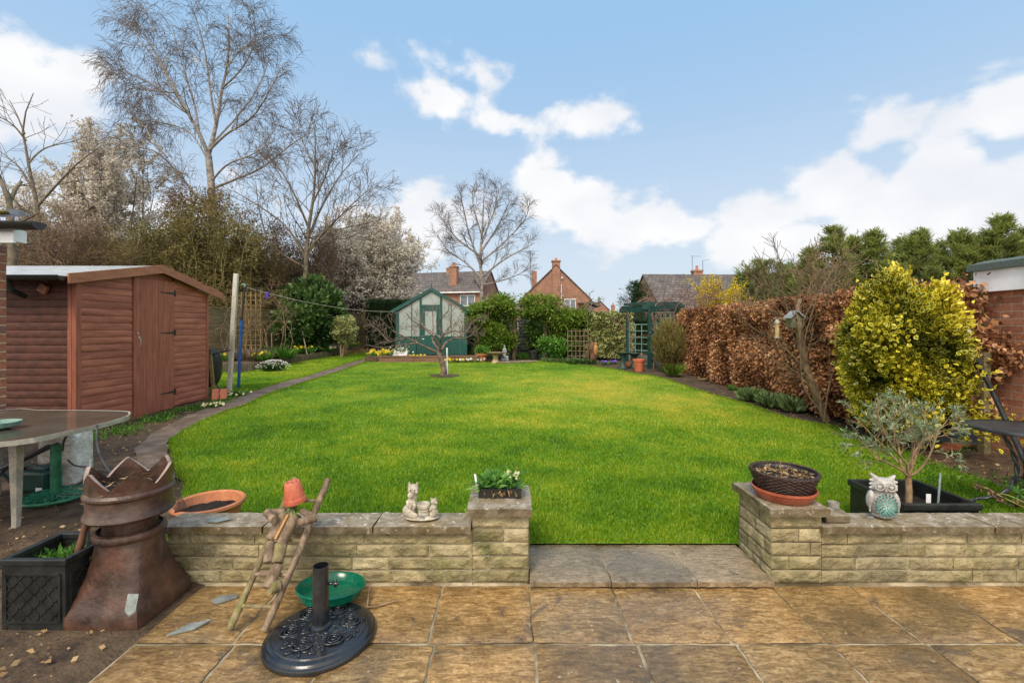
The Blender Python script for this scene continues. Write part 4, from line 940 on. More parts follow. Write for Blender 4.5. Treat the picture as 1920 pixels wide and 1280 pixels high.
def remesh(o, s=.003):
    m = o.modifiers.new('remesh', 'REMESH'); m.mode = 'VOXEL'; m.voxel_size = s; m.use_smooth_shade = True
    m2 = o.modifiers.new('soft', 'SMOOTH'); m2.factor = .6; m2.iterations = 2; return o
def figurine():
    b = (-.51, 2.585, .326); x, y, z = b
    T = thing('animal_ornament', 'cast stone ornament of a large and a small cat beside a barrel', 'garden ornament', b)
    mb = MB(); mb.ball((x, y, z+.012), (.1, .05, .014), 20); obj('plinth', remesh(obj('plinth', mb, M['cast'], T), .004).data, M['cast'], T) if False else remesh(obj('plinth', mb, M['cast'], T), .004)
    def R(a): return Matrix.Rotation(a, 3, 'Y')
    q = MB(); lx = x-.06
    q.ball((lx-.008, y, z+.045), (.04, .037, .04), 14); q.ball((lx+.005, y, z+.085), (.03, .028, .042), 14, R(.15)); q.ball((lx+.01, y, z+.12), (.026, .025, .03), 12)
    q.ball((lx+.014, y-.004, z+.168), (.032, .031, .03), 14); q.ball((lx+.03, y-.022, z+.158), (.015, .014, .012), 10)
    q.ball((lx+.003, y-.026, z+.142), (.018, .012, .016), 10)
    for s_, zz in ((-1, .198), (1, .196)): q.tube([(lx+.012+s_*.019, y, z+zz-.014), (lx+.014+s_*.023, y, z+zz+.012)], [.011, .003], 8)
    q.ball((lx+.02, y-.03, z+.03), (.03, .014, .02), 12, R(.3)); q.tube([(lx+.018, y-.022, z+.105), (lx+.03, y-.036, z+.085), (lx+.022, y-.035, z+.07)], [.012, .01, .009], 8)
    q.tube([(lx-.014, y-.02, z+.11), (lx-.005, y-.037, z+.09), (lx+.01, y-.038, z+.08)], [.011, .01, .009], 8)
    q.tube([(lx-.04, y+.01, z+.03), (lx-.01, y+.035, z+.02), (lx+.03, y+.02, z+.018)], .012, 8)
    remesh(obj('large_cat', q, M['cast'], T), .0025)
    e = MB()
    for dx, dz in ((.006, .172), (.029, .173)): e.ball((lx+dx, y-.033, z+dz), .0035, 8)
    e.ball((lx+.03, y-.036, z+.161), .004, 8); obj('cat_eye', e, M['soil_dark'], T)
    q = MB(); sx_ = x+.068
    q.ball((sx_, y, z+.035), (.026, .024, .027), 12); q.ball((sx_, y, z+.065), (.019, .018, .026), 12); q.ball((sx_+.002, y-.004, z+.1), (.019, .018, .018), 12); q.ball((sx_+.016, y-.012, z+.095), (.01, .009, .008), 8)
    for s_ in (-1, 1): q.tube([(sx_+s_*.011, y, z+.108), (sx_+s_*.015, y, z+.122)], [.007, .002], 7)
    q.ball((sx_-.002, y-.022, z+.03), (.018, .01, .014), 10); q.tube([(sx_-.01, y-.014, z+.075), (sx_-.016, y-.024, z+.055)], .007, 7); remesh(obj('small_cat', q, M['cast'], T), .0025)
    bl = MB(); bx = x+.012; bl.lathe([(.026, .012), (.03, .03), (.031, .06), (.034, .068), (.038, .072), (.039, .086), (.036, .09), (.031, .088), (.029, .078), (0, .076)], (bx, y-.006, z), 28); ob = obj('barrel', bl, M['cast'], T, smooth='auto')
    h = MB(); h.lathe([(.032, .034), (.0335, .036), (.032, .038)], (bx, y-.006, z), 28); h.lathe([(.0325, .054), (.034, .056), (.0325, .058)], (bx, y-.006, z), 28); obj('barrel_hoop', h, M['cast'], ob)
    pl = MB(); pl.box(bx-.017, bx+.013, y-.045, y-.04, z+.012, z+.034); obj('plaque', pl, M['slate'], ob)
figurine()

def seedling_tray():
    T = thing('seedling_tray', 'black plastic tray of leafy primrose seedlings on the left pier cap', 'seedling tray', (-.07, 2.71, .42))
    x0, x1, y0, y1, z = -.195, .055, 2.64, 2.8, .424
    mb = MB()
    for i in range(3):
        a = x0+(x1-x0)*i/3+.003; b = x0+(x1-x0)*(i+1)/3-.003
        for (p, q, r, s) in ((a, b, y0, y0+.003), (a, b, y1-.003, y1), (a, a+.003, y0+.003, y1-.003), (b-.003, b, y0+.003, y1-.003)): mb.box(p, q, r, s, z, z+.05)
        mb.box(a+.003, b-.003, y0+.003, y1-.003, z, z+.038)
    mb.box(x0-.004, x1+.004, y0-.006, y0-.001, z+.044, z+.052); obj('tray', mb, M['plastic_black'], T)
    P, Td, v, S = [], [], [], []
    for c in range(9):
        cx, cy = x0+.03+(c % 3)*.085+random.uniform(-.02, .02), y0+.025+(c//3)*.05
        for k in range(16):
            a = random.random()*2*PI; e = random.uniform(.1, 1.2); P.append((cx, cy, z+.045)); Td.append((math.cos(a)*math.cos(e), math.sin(a)*math.cos(e), math.sin(e))); S.append(random.uniform(.05, .1))
    P = np.array(P); Td = unit(np.array(Td)); S = np.array(S); Wd = unit(np.cross(Td, [0, 0, 1.])+1e-3)
    # arching leaf: stalk half then drooping blade half
    mid = P+Td*S[:, None]*.6; T2 = unit(Td+np.array([0, 0, -.5]))
    V = np.stack([P-Wd*.002, P+Wd*.002, mid+Wd*.0075, mid-Wd*.0075], 1).reshape(-1, 3); n = len(P)
    tip = mid+T2*S[:, None]*.62; m2 = mid+T2*S[:, None]*.3
    V2 = np.stack([mid-Wd*.0075, mid+Wd*.0075, m2+Wd*.014, tip, m2-Wd*.014], 1).reshape(-1, 3)
    mb = MB(); vv = rng.random(n)
    for i in range(n):
        mb.add(V[4*i:4*i+4].tolist(), [(0, 1, 2, 3)], vv[i]); mb.add(V2[5*i:5*i+5].tolist(), [(0, 1, 2, 4), (4, 2, 3)], min(1, vv[i]+.1))
    obj('seedlings', mb, M['fresh'], T)
    n = 16; P = np.stack([rng.uniform(x0+.02, x1-.01, n), np.full(n, y0-.004), rng.uniform(z+.03, z+.055, n)], 1); obj('yellowed_leaf', leafmesh('y', P, rdir(n)*.4+[0, -.3, -.7], rdir(n), .03, .6), M['litter'], T)
    n = 26; P = np.array([(.01, 2.72, .535)]*n)+rng.normal(size=(n, 3))*[.02, .02, .012]; obj('primrose_flower', leafmesh('f', P, rdir(n)+[0, -.4, .3], rdir(n), .018, 1.0), M['cream_fl'], T)
    mb = MB(); mb.bar((-.2, 2.66, .45), (-.215, 2.66, .555), .012, .001, up=Vector((0, 1, 0))); obj('plant_label', mb, M['white'], T)
seedling_tray()

def bowls():
    c = (1.575, 2.66, .423)
    T = thing('plant_saucer', 'shallow terracotta saucer under the dark wicker bowl on the right pier', 'saucer', c)
    mb = MB(); mb.lathe([(.0, .0), (.135, 0), (.142, .006), (.165, .046), (.171, .05), (.171, .06), (.163, .062), (.158, .05), (.138, .01), (0, .01)], c, 60); obj('saucer', mb, M['terra_saucer'], T, smooth='auto')
    for zz, r in ((.03, .157), (.042, .163)):
        q = MB(); q.lathe([(r, zz), (r+.003, zz+.003), (r, zz+.006)], c, 60); q.f = [f for f in q.f if len(f) == 4]; q.a = [.5]*len(q.f); obj('rib', q, M['terra_saucer'], T)
    c = (1.575, 2.66, .435)
    T = thing('wicker_bowl', 'dark woven wicker bowl of dry compost resting in the terracotta saucer', 'plant bowl', c)
    mb = MB(); k = 90
    prof = [(.11+.0625*(i/13)**.8, .002+i*.0098) for i in range(14)]
    # woven rows: each row a wavy band
    for i, (r, z) in enumerate(prof):
        pts = []
        for j in range(k+1):
            t = 2*PI*j/k; rr = r+.0035*math.sin(t*22+(PI if i % 2 else 0)); pts.append((c[0]+rr*math.cos(t), c[1]+rr*math.sin(t), c[2]+z+.001*math.sin(t*5+i)))
        mb.tube(pts, .0056, 5, cap=False)
    obj('weave', mb, M['wicker'], T, smooth=True)
    mb = MB(); mb.lathe([(.1, 0), (.168, .132), (.164, .132), (.1, .01), (0, .01)], c, 48); obj('liner', mb, M['plastic_black'], T)
    rm = MB()
    for q in range(3):
        pts = []
        for j in range(121):
            t = 2*PI*j/120; pts.append((c[0]+(.172+.006*math.cos(t*18+q*2.1))*math.cos(t), c[1]+(.172+.006*math.cos(t*18+q*2.1))*math.sin(t), c[2]+.138+.006*math.sin(t*18+q*2.1)))
        rm.tube(pts, .005, 6, cap=False)
    obj('braided_rim', rm, M['wicker'], T, smooth=True)
    clamp_soil('compost', T, (c[0], c[1], c[2]+.118), .158, amp=.012)
    n = 200; a = rng.random(n)*2*PI; r = .14*np.sqrt(rng.random(n)); P = np.stack([c[0]+r*np.cos(a), c[1]+r*np.sin(a), np.full(n, c[2]+.127)], 1)
    obj('dead_leaves', leafmesh('d', P, rdir(n)*[1, 1, .35]+[0, 0, .1], rdir(n), .03*(.5+rng.random(n)), .3), M['litter'], T)
    for p_, q_ in (((-.02, 0, .12), (-.018, 0, .2)), ((.03, .02, .12), (.045, .02, .165))): mb = MB(); mb.tube([(c[0]+p_[0], c[1]+p_[1], c[2]+p_[2]), (c[0]+q_[0], c[1]+q_[1], c[2]+q_[2])], .002, 5); obj('dry_stalk', mb, M['twig_brown'], T)
    mb = MB(); p = at(1567, 941, 2.78); mb.lathe([(.03, 0), (.031, .22), (.028, .22), (.028, .02)], (p.x, 2.8, .12), 20); mb.f = mb.f[:-1]; mb.a = mb.a[:-1]
    tag(recenter(obj('metal_cup', mb, M['alu'], smooth='auto'), (p.x, 2.8, .05)), 'small grey metal tube standing behind the wall beside the right pier', 'metal tube')
bowls()

def owl():
    b = (2.1, 2.6, .326); x, y, z = b
    T = thing('owl_ornament', 'grey stone owl with a turquoise leafy belly on the right wall', 'garden ornament', b)
    def R(a): return Matrix.Rotation(a, 3, 'Y')
    q = MB(); q.ball((x, y, z+.085), (.066, .05, .085), 20); q.ball((x+.003, y-.002, z+.185), (.058, .045, .046), 18); q.ball((x, y, z+.018), (.052, .045, .018), 16)
    for s_ in (-1, 1):
        q.tube([(x+s_*.008, y-.01, z+.205), (x+s_*.035, y-.008, z+.223), (x+s_*.058, y, z+.248)], [.014, .017, .005], 10)
        for k in range(3): q.tube([(x+s_*.045, y-.01, z+.21-.02*k), (x+s_*.066, y-.012, z+.213-.022*k)], [.012, .006], 8)
    remesh(obj('body', q, M['owl'], T), .003)
    for s_ in (-1, 1):
        w = MB(); w.ball((x+s_*.058, y-.006, z+.105), (.02, .034, .052), 14, R(-s_*.12))
        for k in range(4): w.tube([(x+s_*.063, y-.03+.004*k, z+.13-.02*k), (x+s_*.066, y-.028, z+.095-.02*k)], [.008, .004], 6)
        remesh(obj('wing', w, M['owl'], T), .003)
        e = MB(); ec = Vector((x+s_*.026, y-.045, z+.187))
        pts = [ec+Vector((.021*math.cos(t), -.002, .019*math.sin(t))) for t in [2*PI*i/24 for i in range(25)]]; e.tube(pts, .004, 6, cap=False); e.ball(ec+Vector((0, .004, 0)), (.015, .008, .014), 12)
        pts = [ec+Vector((.027*math.cos(t), .004, .025*math.sin(t))) for t in [2*PI*i/24 for i in range(25)]]; e.tube(pts, .003, 6, cap=False)
        obj('eye_disc', e, M['owl'], T, smooth=True)
        p_ = MB(); p_.ball(ec+Vector((-s_*.011, -.007, -.001)), (.0045, .003, .003), 8); obj('pupil', p_, M['soil_dark'], T)
    bk = MB(); bk.tube([(x, y-.05, z+.178), (x, y-.055, z+.165), (x, y-.05, z+.155)], [.006, .007, .002], 8); obj('beak', bk, M['owl'], T, smooth=True)
    P, Td, Wd, S, v = [], [], [], [], []
    for ring, (r, n, s) in enumerate([(.004, 6, .014), (.012, 9, .017), (.021, 12, .018), (.031, 16, .018), (.041, 20, .018)]):
        for k in range(n):
            a = 2*PI*k/n+ring*.4; px_, pz_ = r*math.cos(a), r*1.25*math.sin(a)
            yy = y-.05*math.sqrt(max(.05, 1-(px_/.068)**2-(pz_/.09)**2))-.006+ring*.0006
            P.append((x+.004+px_, yy, z+.085+pz_)); Td.append((math.cos(a), -.25, math.sin(a))); Wd.append((-math.sin(a), 0, math.cos(a))); S.append(s); v.append(.95-.18*ring+random.uniform(-.15, .15))
    obj('leaf_medallion', leafmesh('m', np.array(P), np.array(Td), np.array(Wd), np.array(S), .75, np.clip(v, 0, 1), .1), M['owl_green'], T)
    T.rotation_euler = (0, 0, -.38)
owl()

def olive():
    x0, x1, y0, y1, h = 2.33, 2.92, 2.83, 3.2, .3
    x0, x1, y0, y1 = 2.36, 2.81, 2.76, 3.2
    zb = .05; zt = .345
    T = thing('planter', 'low black square planter holding the olive tree behind the right wall', 'planter', ((x0+x1)/2, (y0+y1)/2, zb))
    mb = MB(); w = .015
    mb.box(x0, x1, y0, y0+w, zb, zt-.04); mb.box(x0, x1, y1-w, y1, zb, zt-.04); mb.box(x0, x0+w, y0+w, y1-w, zb, zt-.04); mb.box(x1-w, x1, y0+w, y1-w, zb, zt-.04); obj('planter_box', mb, M['plastic_black'], T)
    r = MB(); a = .012; r.box(x0-a, x1+a, y0-a, y0+w, zt-.04, zt); r.box(x0-a, x1+a, y1-w, y1+a, zt-.04, zt); r.box(x0-a, x0+w, y0+w, y1-w, zt-.04, zt); r.box(x1-w, x1+a, y0+w, y1-w, zt-.04, zt); obj('rim', r, M['plastic_black'], T, bevel=.004)
    s = MB(); s.box(x0+w, x1-w, y0+w, y1-w, zb+.16, zb+.19); obj('soil', s, M['soil_dark'], T)
    lb = MB(); lb.bar((2.66, 2.93, .24), (2.665, 2.935, .34), .03, .002, up=Vector((0, 1, 0))); obj('plant_label', lb, M['white'], T)
    tx, ty = 2.575, 2.98
    T = thing('olive_tree', 'small grey-leaved olive tree with a bare forked trunk in the black planter', 'tree', (tx, ty, .24))
    big, fine = Paths(), Paths(); tips = []
    f = at(1703, 893, 2.98); base = np.array([tx, ty, .23]); fork = np.array([f.x, f.y, f.z])
    big.add(resample([base, base*.5+fork*.5+[.004, 0, 0], fork], 5), .021, .016)
    cfg = {0: (6, .2, 38, -.06, .18, 5), 1: (4, .12, 42, -.02, .15, 4), 'fine': 1, 'rk': .55, 'rmin': .0018, 't0': .3}
    for (a, b_, c, d, dep) in [((1690, 880), (1655, 862), (1625, 850), (1600, 815), -.05), ((1685, 868), (1684, 835), (1672, 795), (1660, 755), .1), ((1712, 880), (1712, 845), (1735, 815), (1745, 770), .0), ((1722, 885), (1740, 865), (1755, 840), (1770, 790), -.1),
                              ((1690, 872), (1640, 820), (1610, 790), (1585, 765), .15), ((1705, 870), (1715, 830), (1700, 780), (1690, 745), .2), ((1700, 862), (1675, 840), (1640, 780), (1630, 745), -.12), ((1712, 872), (1730, 820), (1765, 800), (1790, 770), .12)]:
        pts = [fork]
        for i, p in enumerate((a, b_, c, d)):
            q = at(1703+(p[0]-1703)*.84, 893+(p[1]-893)*.86, 2.98+dep*(i+1)/4*1.2); pts.append(np.array(q))
        grow(big, fine, resample(pts, 7), .0085, .003, 0, cfg, tips)
    tree_parts(T, M['olive_bark'], M['olive_bark'], big, fine, 8, 4, ('trunk', 'twigs'))
    # paired narrow leaves along the twigs
    n = 2500; tp = np.concatenate([np.concatenate([resample(t, 8)[2:]]) for t in tips]); tpd = np.concatenate([unit(np.gradient(resample(t, 8), axis=0))[2:] for t in tips])
    i = rng.integers(0, len(tp), n); d = unit(tpd[i]*.8+rdir(n)*.7)
    obj('crown', leafmesh('ol', tp[i]+rdir(n)*.006, d, rdir(n), .036*(.6+.7*rng.random(n)), .24), M['olive'], T)
    mb = MB(); mb.tube([(2.69, 2.9, .24), (2.755, 2.95, .47)], .006, 8); tag(recenter(obj('garden_cane', mb, M['stake']), (2.69, 2.9, .24)), 'short grey plastic cane leaning in the olive tree planter', 'cane')
olive()

# ------------------------------------------------------------------ timber shed (left)
def rxm(x): return x
def shed():
    X = -5.2; y0, y1 = 5.47, 7.82; zb = .2; ze = 1.985; yr = 6.69; zr = 2.235; XW = -7.3
    T = thing('garden_shed', 'brown stained timber shed with a pitched roof and boarded door', 'shed', (X-1, 6.64, .16))
    def rz(y): return ze+(zr-ze)*(1-abs(y-yr)/(yr-y0 if y < yr else y1-yr))
    ch = .0905
    def clapx(ya, yb, name):       # loglap boards on the face x = X
        mb = MB(); z = zb
        while z < zr-.02:
            zt = z+ch; n = 26
            ys = [ya+(yb-ya)*i/n for i in range(n+1)]; ys = [y for y in ys if rz(y)-.01 > z+.012]
            if len(ys) > 1:
                prof = [(0, .008), (.004, .016), (.03, .021), (.065, .018), (.0895, .011)]; vs = []
                for y in ys:
                    for dz, dx in prof: vs.append((X-.012+dx, y, min(z+dz, rz(y)-.005)))
                m = len(prof); mb.add(vs, [(i*m+j, (i+1)*m+j, (i+1)*m+j+1, i*m+j+1) for i in range(len(ys)-1) for j in range(m-1)], random.random())
            z = zt
        return obj(name, mb, M['cedar'], T, smooth='auto')
    def clapy(xa, xb, Y, sgn, name):
        mb = MB(); z = zb
        while z < ze-.03:
            prof = [(0, .008), (.004, .016), (.03, .021), (.065, .018), (.0895, .011)]; vs = []
            for x in (xa, (xa+xb)/2, xb):
                for dz, d in prof: vs.append((x, Y-sgn*(-.012+d), min(z+dz, ze)))
            m = 5; mb.add(vs, [(i*m+j, (i+1)*m+j, (i+1)*m+j+1, i*m+j+1) for i in range(2) for j in range(m-1)]); z += ch
        return obj(name, mb, M['cedar'], T, smooth='auto')
    clapx(y0+.05, 6.27, 'wall'); clapx(7.05, y1-.03, 'wall'); clapy(XW, X-.02, y0, 1, 'side_wall').data.materials[0] = M['cedar_shaded']; clapy(XW, X-.02, y1, -1, 'side_wall')  # camera-facing wall takes the cedar with shade in its colour
    core = MB(); core.prism([(X-.02, y0+.012, zb-.02), (X-.02, y1-.012, zb-.02), (X-.02, y1-.012, ze-.02), (X-.02, yr, zr-.03), (X-.02, y0+.012, ze-.02)], (0, 0, 0), (XW-X+.03, 0, 0)); obj('shell', core, M['iron'], T)
    for bx in ((X-.03, X+.022, y0-.024, y0+.048, zb, ze+.005), (X-.078, X-.031, y0-.027, y0+.01, zb, ze), (X-.02, X+.022, y1-.03, y1+.01, zb, ze)): c = MB(); c.box(*bx); obj('corner_trim', c, M['cedar_door'], T, bevel=.003)
    # gable over the door
    gp_ = MB(); gp_.prism([(X-.005, 6.28, 2.112), (X-.005, 7.04, 2.118), (X-.005, 7.04, rz(7.04)-.004), (X-.005, yr, zr-.005), (X-.005, 6.28, rz(6.28)-.004)], (0, 0, 0), (-.01, 0, 0)); obj('gable_panel', gp_, M['cedar'], T)
    D = MB(); n = 7
    for i in range(n):
        a = 6.283+(7.036-6.283)*i/n; b = 6.283+(7.036-6.283)*(i+1)/n; D.box(X-.01, X+.022, a+.003, b-.0015, zb-.02, 2.108, random.random())
    d = obj('door', D, M['cedar_door'], T, bevel=.003)
    for z in (.43, 1.33, 1.93):
        h = MB(); h.prism([(X+.024, 7.03, z-.02), (X+.024, 7.03, z+.02), (X+.024, 6.98, z+.014), (X+.024, 6.74, z+.002), (X+.024, 6.74, z-.003), (X+.024, 6.98, z-.014)], (0, 0, 0), (.006, 0, 0)); h.box(X+.02, X+.034, 7.03, 7.055, z-.045, z+.045); obj('hinge', h, M['iron'], d)
    h = MB(); h.tube([(X+.024, 6.37, 1.26), (X+.045, 6.37, 1.24), (X+.045, 6.37, 1.17), (X+.024, 6.37, 1.15)], .007, 8); h.box(X+.022, X+.028, 6.355, 6.385, 1.26, 1.29); h.box(X+.022, X+.03, 6.34, 6.36, 1.31, 1.34); obj('door_handle', h, M['alu'], d, smooth='auto')
    b = MB(); b.box(XW, X+.01, y0-.02, y1+.05, .1, .18); b.box(XW, X+.03, y0+.2, y0+.28, .04, .098); b.box(XW, X+.03, y1-.4, y1-.3, .04, .098); b.box(X-.02, X+.05, y0, y1+.02, .02, .12); obj('bearer', b, M['timber_old'], T)
    fl = MB(); fl.box(X-.012, X+.014, y0+.05, 6.27, zb-.03, zb-.002); obj('skirting', fl, M['cedar_door'], T)
    # roof: two slopes, overhanging
    xo = X+.1; ya, yb = y0-.2, y1+.22; sa = (zr-ze)/(yr-y0); sb = (zr-ze)/(y1-yr)
    za, zbk = zr+.05-sa*(yr-ya), zr+.05-sb*(yb-yr)
    R_ = MB(); t = .022
    for (p, q, zp, zq) in ((ya, yr, za, zr+.05), (yr, yb, zr+.05, zbk)):
        R_.add([(XW-.1, p, zp), (xo, p, zp), (xo, q, zq), (XW-.1, q, zq), (XW-.1, p, zp+t), (xo, p, zp+t), (xo, q, zq+t), (XW-.1, q, zq+t)], [(3, 2, 1, 0), (4, 5, 6, 7), (0, 1, 5, 4), (2, 3, 7, 6), (1, 2, 6, 5), (3, 0, 4, 7)])
    obj('roof', R_, M['felt'], T)
    f = MB()
    for (p, q, zp, zq) in ((ya-.01, yr-.001, za, zr+.05), (yr+.001, yb+.01, zr+.05, zbk)):
        h1, h2 = .085, .035
        f.add([(xo, p, zp-h1), (xo+.022, p, zp-h1), (xo+.022, q, zq-h1), (xo, q, zq-h1), (xo, p, zp+h2), (xo+.022, p, zp+h2), (xo+.022, q, zq+h2), (xo, q, zq+h2)], [(3, 2, 1, 0), (4, 5, 6, 7), (0, 1, 5, 4), (2, 3, 7, 6), (1, 2, 6, 5), (3, 0, 4, 7)])
    obj('bargeboard', f, M['cedar_trim'], T, bevel=.003)
    gm = MB(); k = 10; vs = []
    for x in (XW, xo-.01):
        for i in range(k+1):
            a = PI+PI*i/k; vs.append((x, ya-.055+.055*math.cos(a), za-.0+.055*math.sin(a)))
    gm.add(vs, [(i, i+1, k+2+i, k+1+i) for i in range(k)]); gm.add([vs[k+1+i] for i in range(k+1)], [tuple(range(k+1))]); gm.tube([(XW, ya-.11, za), (xo-.01, ya-.11, za)], .008, 6); obj('gutter', gm, M['plastic_black'], T, smooth='auto')
    dp = MB(); dp.tube([(X-.55, ya-.05, za-.04), (X-.55, ya, za-.16), (X-.55, y0-.05, za-.22)], .03, 10); obj('gutter_outlet', dp, M['plastic_black'], T)
    br = MB(); br.obox((X-.35, y0-.04, ze-.12), (.1, .03, .1), Matrix.Rotation(.5, 3, 'Y')); obj('roof_bracket', br, M['cedar_trim'], T)
shed()

# brick outbuilding corner, far left
def outbuilding():
    x1 = -4.3; y = 3.9; T = thing('brick_outbuilding', 'corner of a brick outbuilding with black gutter at the left edge', 'building', (-5.1, 3.7, 0))
    w = MB(); w.box(-6.3, x1, 3.65, y, .62, 2.1); w.box(-6.3, x1-.3, 3.65, y, 0, .62); obj('wall', w, M['brick_corner'], T)
    s = MB(); s.box(-6.3, x1+.09, 3.6, y+.02, .62, .69); obj('sill', s, M['concrete'], T, bevel=.01)
    f = MB(); f.box(-6.3, x1+.28, 3.7, 3.8, 2.1, 2.2); f.box(x1+.19, x1+.3, 3.68, 3.7, 2.085, 2.205); obj('fascia', f, M['white'], T)
    gm = MB(); k = 12; vs = []
    for x in (-6.3, x1+.56):
        for i in range(k+1):
            a = PI+PI*i/k; vs.append((x, 3.63+.06*math.cos(a), 2.235+.06*math.sin(a)))
    gm.add(vs, [(i, i+1, k+2+i, k+1+i) for i in range(k)]); gm.add([vs[k+1+i] for i in range(k+1)], [tuple(range(k+1))]); obj('gutter', gm, M['plastic_black'], T, smooth='auto')
    r = MB()
    for i in range(8):
        xa = x1+.38-.3*i; pts = [(xa-.3+.03*j, 3.6, 2.25+.05*math.sin(PI*j/10)+.02) for j in range(11)]; r.prism(pts, (0, 0, 0), (0, .14, .05))
    obj('roof_tiles', r, M['tile_dark'], T)
    m_ = MB()
    for i in range(5): m_.ball((x1+.3-.12*i, 3.6, 2.31), (.05, .03, .02), 8)
    obj('moss', m_, M['olive_moss'], T)
outbuilding()

# garden table and what stands under it
def left_table():
    T = thing('garden_table', 'large wet glass garden table with pale metal legs at the left edge', 'table', (-3.7, 3.3, 0))
    zt = .72; P = [(-2.97, 2.85), (-2.93, 3.2), (-2.97, 3.5), (-3.06, 3.66), (-3.16, 3.74), (-3.4, 3.78), (-3.9, 3.8), (-4.25, 3.78), (-4.25, 2.6), (-3.95, 2.59), (-3.5, 2.63), (-3.3, 2.66), (-3.13, 2.71), (-3.02, 2.78)]
    sp = smoothpoly(P+[P[0]], 5, 0)[:-1]
    g_ = MB(); g_.prism([(x, y, zt-.006) for x, y in sp], (0, 0, 0), (0, 0, .006)); obj('glass_top', g_, M['table_glass'], T)
    e = MB(); n = len(sp); ctr = np.array(sp).mean(0)
    def off(p, d): v = np.array(p)-ctr; v = v/np.linalg.norm(v); return (p[0]+v[0]*d, p[1]+v[1]*d)
    o1 = [off(p, .012) for p in sp]; i1 = [off(p, -.02) for p in sp]; vs = [(x, y, zt+.002) for x, y in o1]+[(x, y, zt-.03) for x, y in o1]+[(x, y, zt-.03) for x, y in i1]+[(x, y, zt+.0005) for x, y in sp]
    f = []
    for a, b in ((0, 1), (1, 2), (3, 0)): f += [(a*n+i, a*n+(i+1) % n, b*n+(i+1) % n, b*n+i) for i in range(n)]
    e.add(vs, f); obj('frame', e, M['alu'], T)
    for (x, y) in ((-3.35, 3.1), (-4.2, 3.6), (-4.1, 2.8), (-4.1, 3.65)):
        l = MB(); l.add([(x-.03, y-.03, zt-.03), (x+.03, y-.03, zt-.03), (x+.03, y+.03, zt-.03), (x-.03, y+.03, zt-.03), (x-.018, y-.018, .1), (x+.018, y-.018, .1), (x+.018, y+.018, .1), (x-.018, y+.018, .1), (x-.02, y-.02, 0), (x+.015, y-.02, 0), (x+.015, y+.015, 0), (x-.02, y+.015, 0)],
                        [(0, 1, 5, 4), (1, 2, 6, 5), (2, 3, 7, 6), (3, 0, 4, 7), (4, 5, 9, 8), (5, 6, 10, 9), (6, 7, 11, 10), (7, 4, 8, 11), (8, 9, 10, 11), (3, 2, 1, 0)]) if (x, y) == (-3.35, 3.1) or True else None
        obj('leg', l, M['alu'], T, bevel=.005)
    r = MB(); r.bar((-3.35, 3.14, .64), (-3.36, 3.6, .64), .025, .04); r.bar((-3.38, 3.1, .62), (-4.08, 2.83, .62), .025, .04); obj('rail', r, M['dark_metal'], T)
    # bowl on the table
    b = MB(); c = at(-4, 802, 3.08); b.lathe([(.05, 0), (.1, .02), (.115, .05), (.11, .05), (.09, .02), (0, .01)], (c.x, 3.08, zt+.001), 36); tag(recenter(obj('glass_bowl', b, M['green_pale'], smooth='auto'), (c.x, 3.08, zt)), 'pale green glass dish on the garden table at the left edge', 'dish')
    # parasol stand
    x, y = -3.53, 3.55; z0 = g(x, y)+.02; T = thing('parasol_base', 'green parasol stand with openwork base under the garden table', 'parasol base', (x, y, z0))
    m_ = MB(); m_.tube([(x, y, z0+.03), (x, y, .5)], .033, 20); obj('tube', m_, M['green_stand'], T, smooth='auto')
    q = MB(); q.lathe([(.215, .01), (.222, .02), (.215, .032), (.2, .03)], (x, y, z0), 48); q.f = q.f[:-2]; q.a = q.a[:-2]
    for k in range(15):
        a = k*2*PI/15
        for s_ in (-1, 1):
            pts = [(x+(.04+.17*t)*math.cos(a+s_*.75*t), y+(.04+.17*t)*math.sin(a+s_*.75*t), z0+.035-.012*t) for t in [i/6 for i in range(7)]]; q.tube(pts, .009, 5)
    obj('openwork_base', q, M['green_stand'], T, smooth='auto')
    # watering can
    x, y = -3.88, 3.75; T = thing('watering_can', 'dark green plastic watering can with a white label under the table', 'watering can', (x, y, 0))
    b = MB(); b.box(x-.14, x+.12, y-.07, y+.07, .075, .25); o = obj('body', b, M['can'], T, bevel=.03)
    b = MB(); b.box(x+.0, x+.11, y-.05, y+.05, .225, .285); obj('filler', b, M['can'], T, bevel=.02)
    b = MB(); b.tube([(x-.13, y, .18), (x-.1, y, .27), (x-.02, y, .28), (x+.04, y, .27)], .013, 8); b.tube([(x+.1, y, .27), (x+.16, y, .25), (x+.165, y, .14), (x+.12, y, .1)], .012, 8); obj('handle', b, M['can'], T, smooth='auto')
    b = MB(); b.tube([(x-.13, y, .06), (x-.24, y, .17), (x-.34, y, .27)], [.02, .015, .012], 10); obj('spout', b, M['can'], T, smooth='auto')
    b = MB(); b.box(x+.06, x+.11, y-.073, y-.0705, .09, .12); obj('label', b, M['white'], T)
    # plastic sack
    mb = MB(); mb.box(-1, 1, -1, 1, -1, 1); P0 = []
    k = 22; V = []; Fc = []
    for i in range(k+1):
        for j in range(2*k):
            ph = PI*i/k; t = 2*PI*j/(2*k); ex = .35
            f_ = lambda a: math.copysign(abs(a)**ex, a)
            V.append((f_(math.sin(ph))*f_(math.cos(t)), f_(math.sin(ph))*f_(math.sin(t)), f_(math.cos(ph))))
    V = np.array(V); nz_ = fbm(V[:, 0]*2.5+4, V[:, 1]*2.5, V[:, 2]*3, 4)-.5; V = V*(1+.3*nz_[:, None]); V = V*[.15, .12, .27]+[-3.87, 3.98, .29]
    V[:, 2] = np.maximum(V[:, 2], .02)
    mb = MB(); mb.add(V.tolist(), [(i*2*k+j, (i+1)*2*k+j, (i+1)*2*k+(j+1) % (2*k), i*2*k+(j+1) % (2*k)) for i in range(k) for j in range(2*k)])
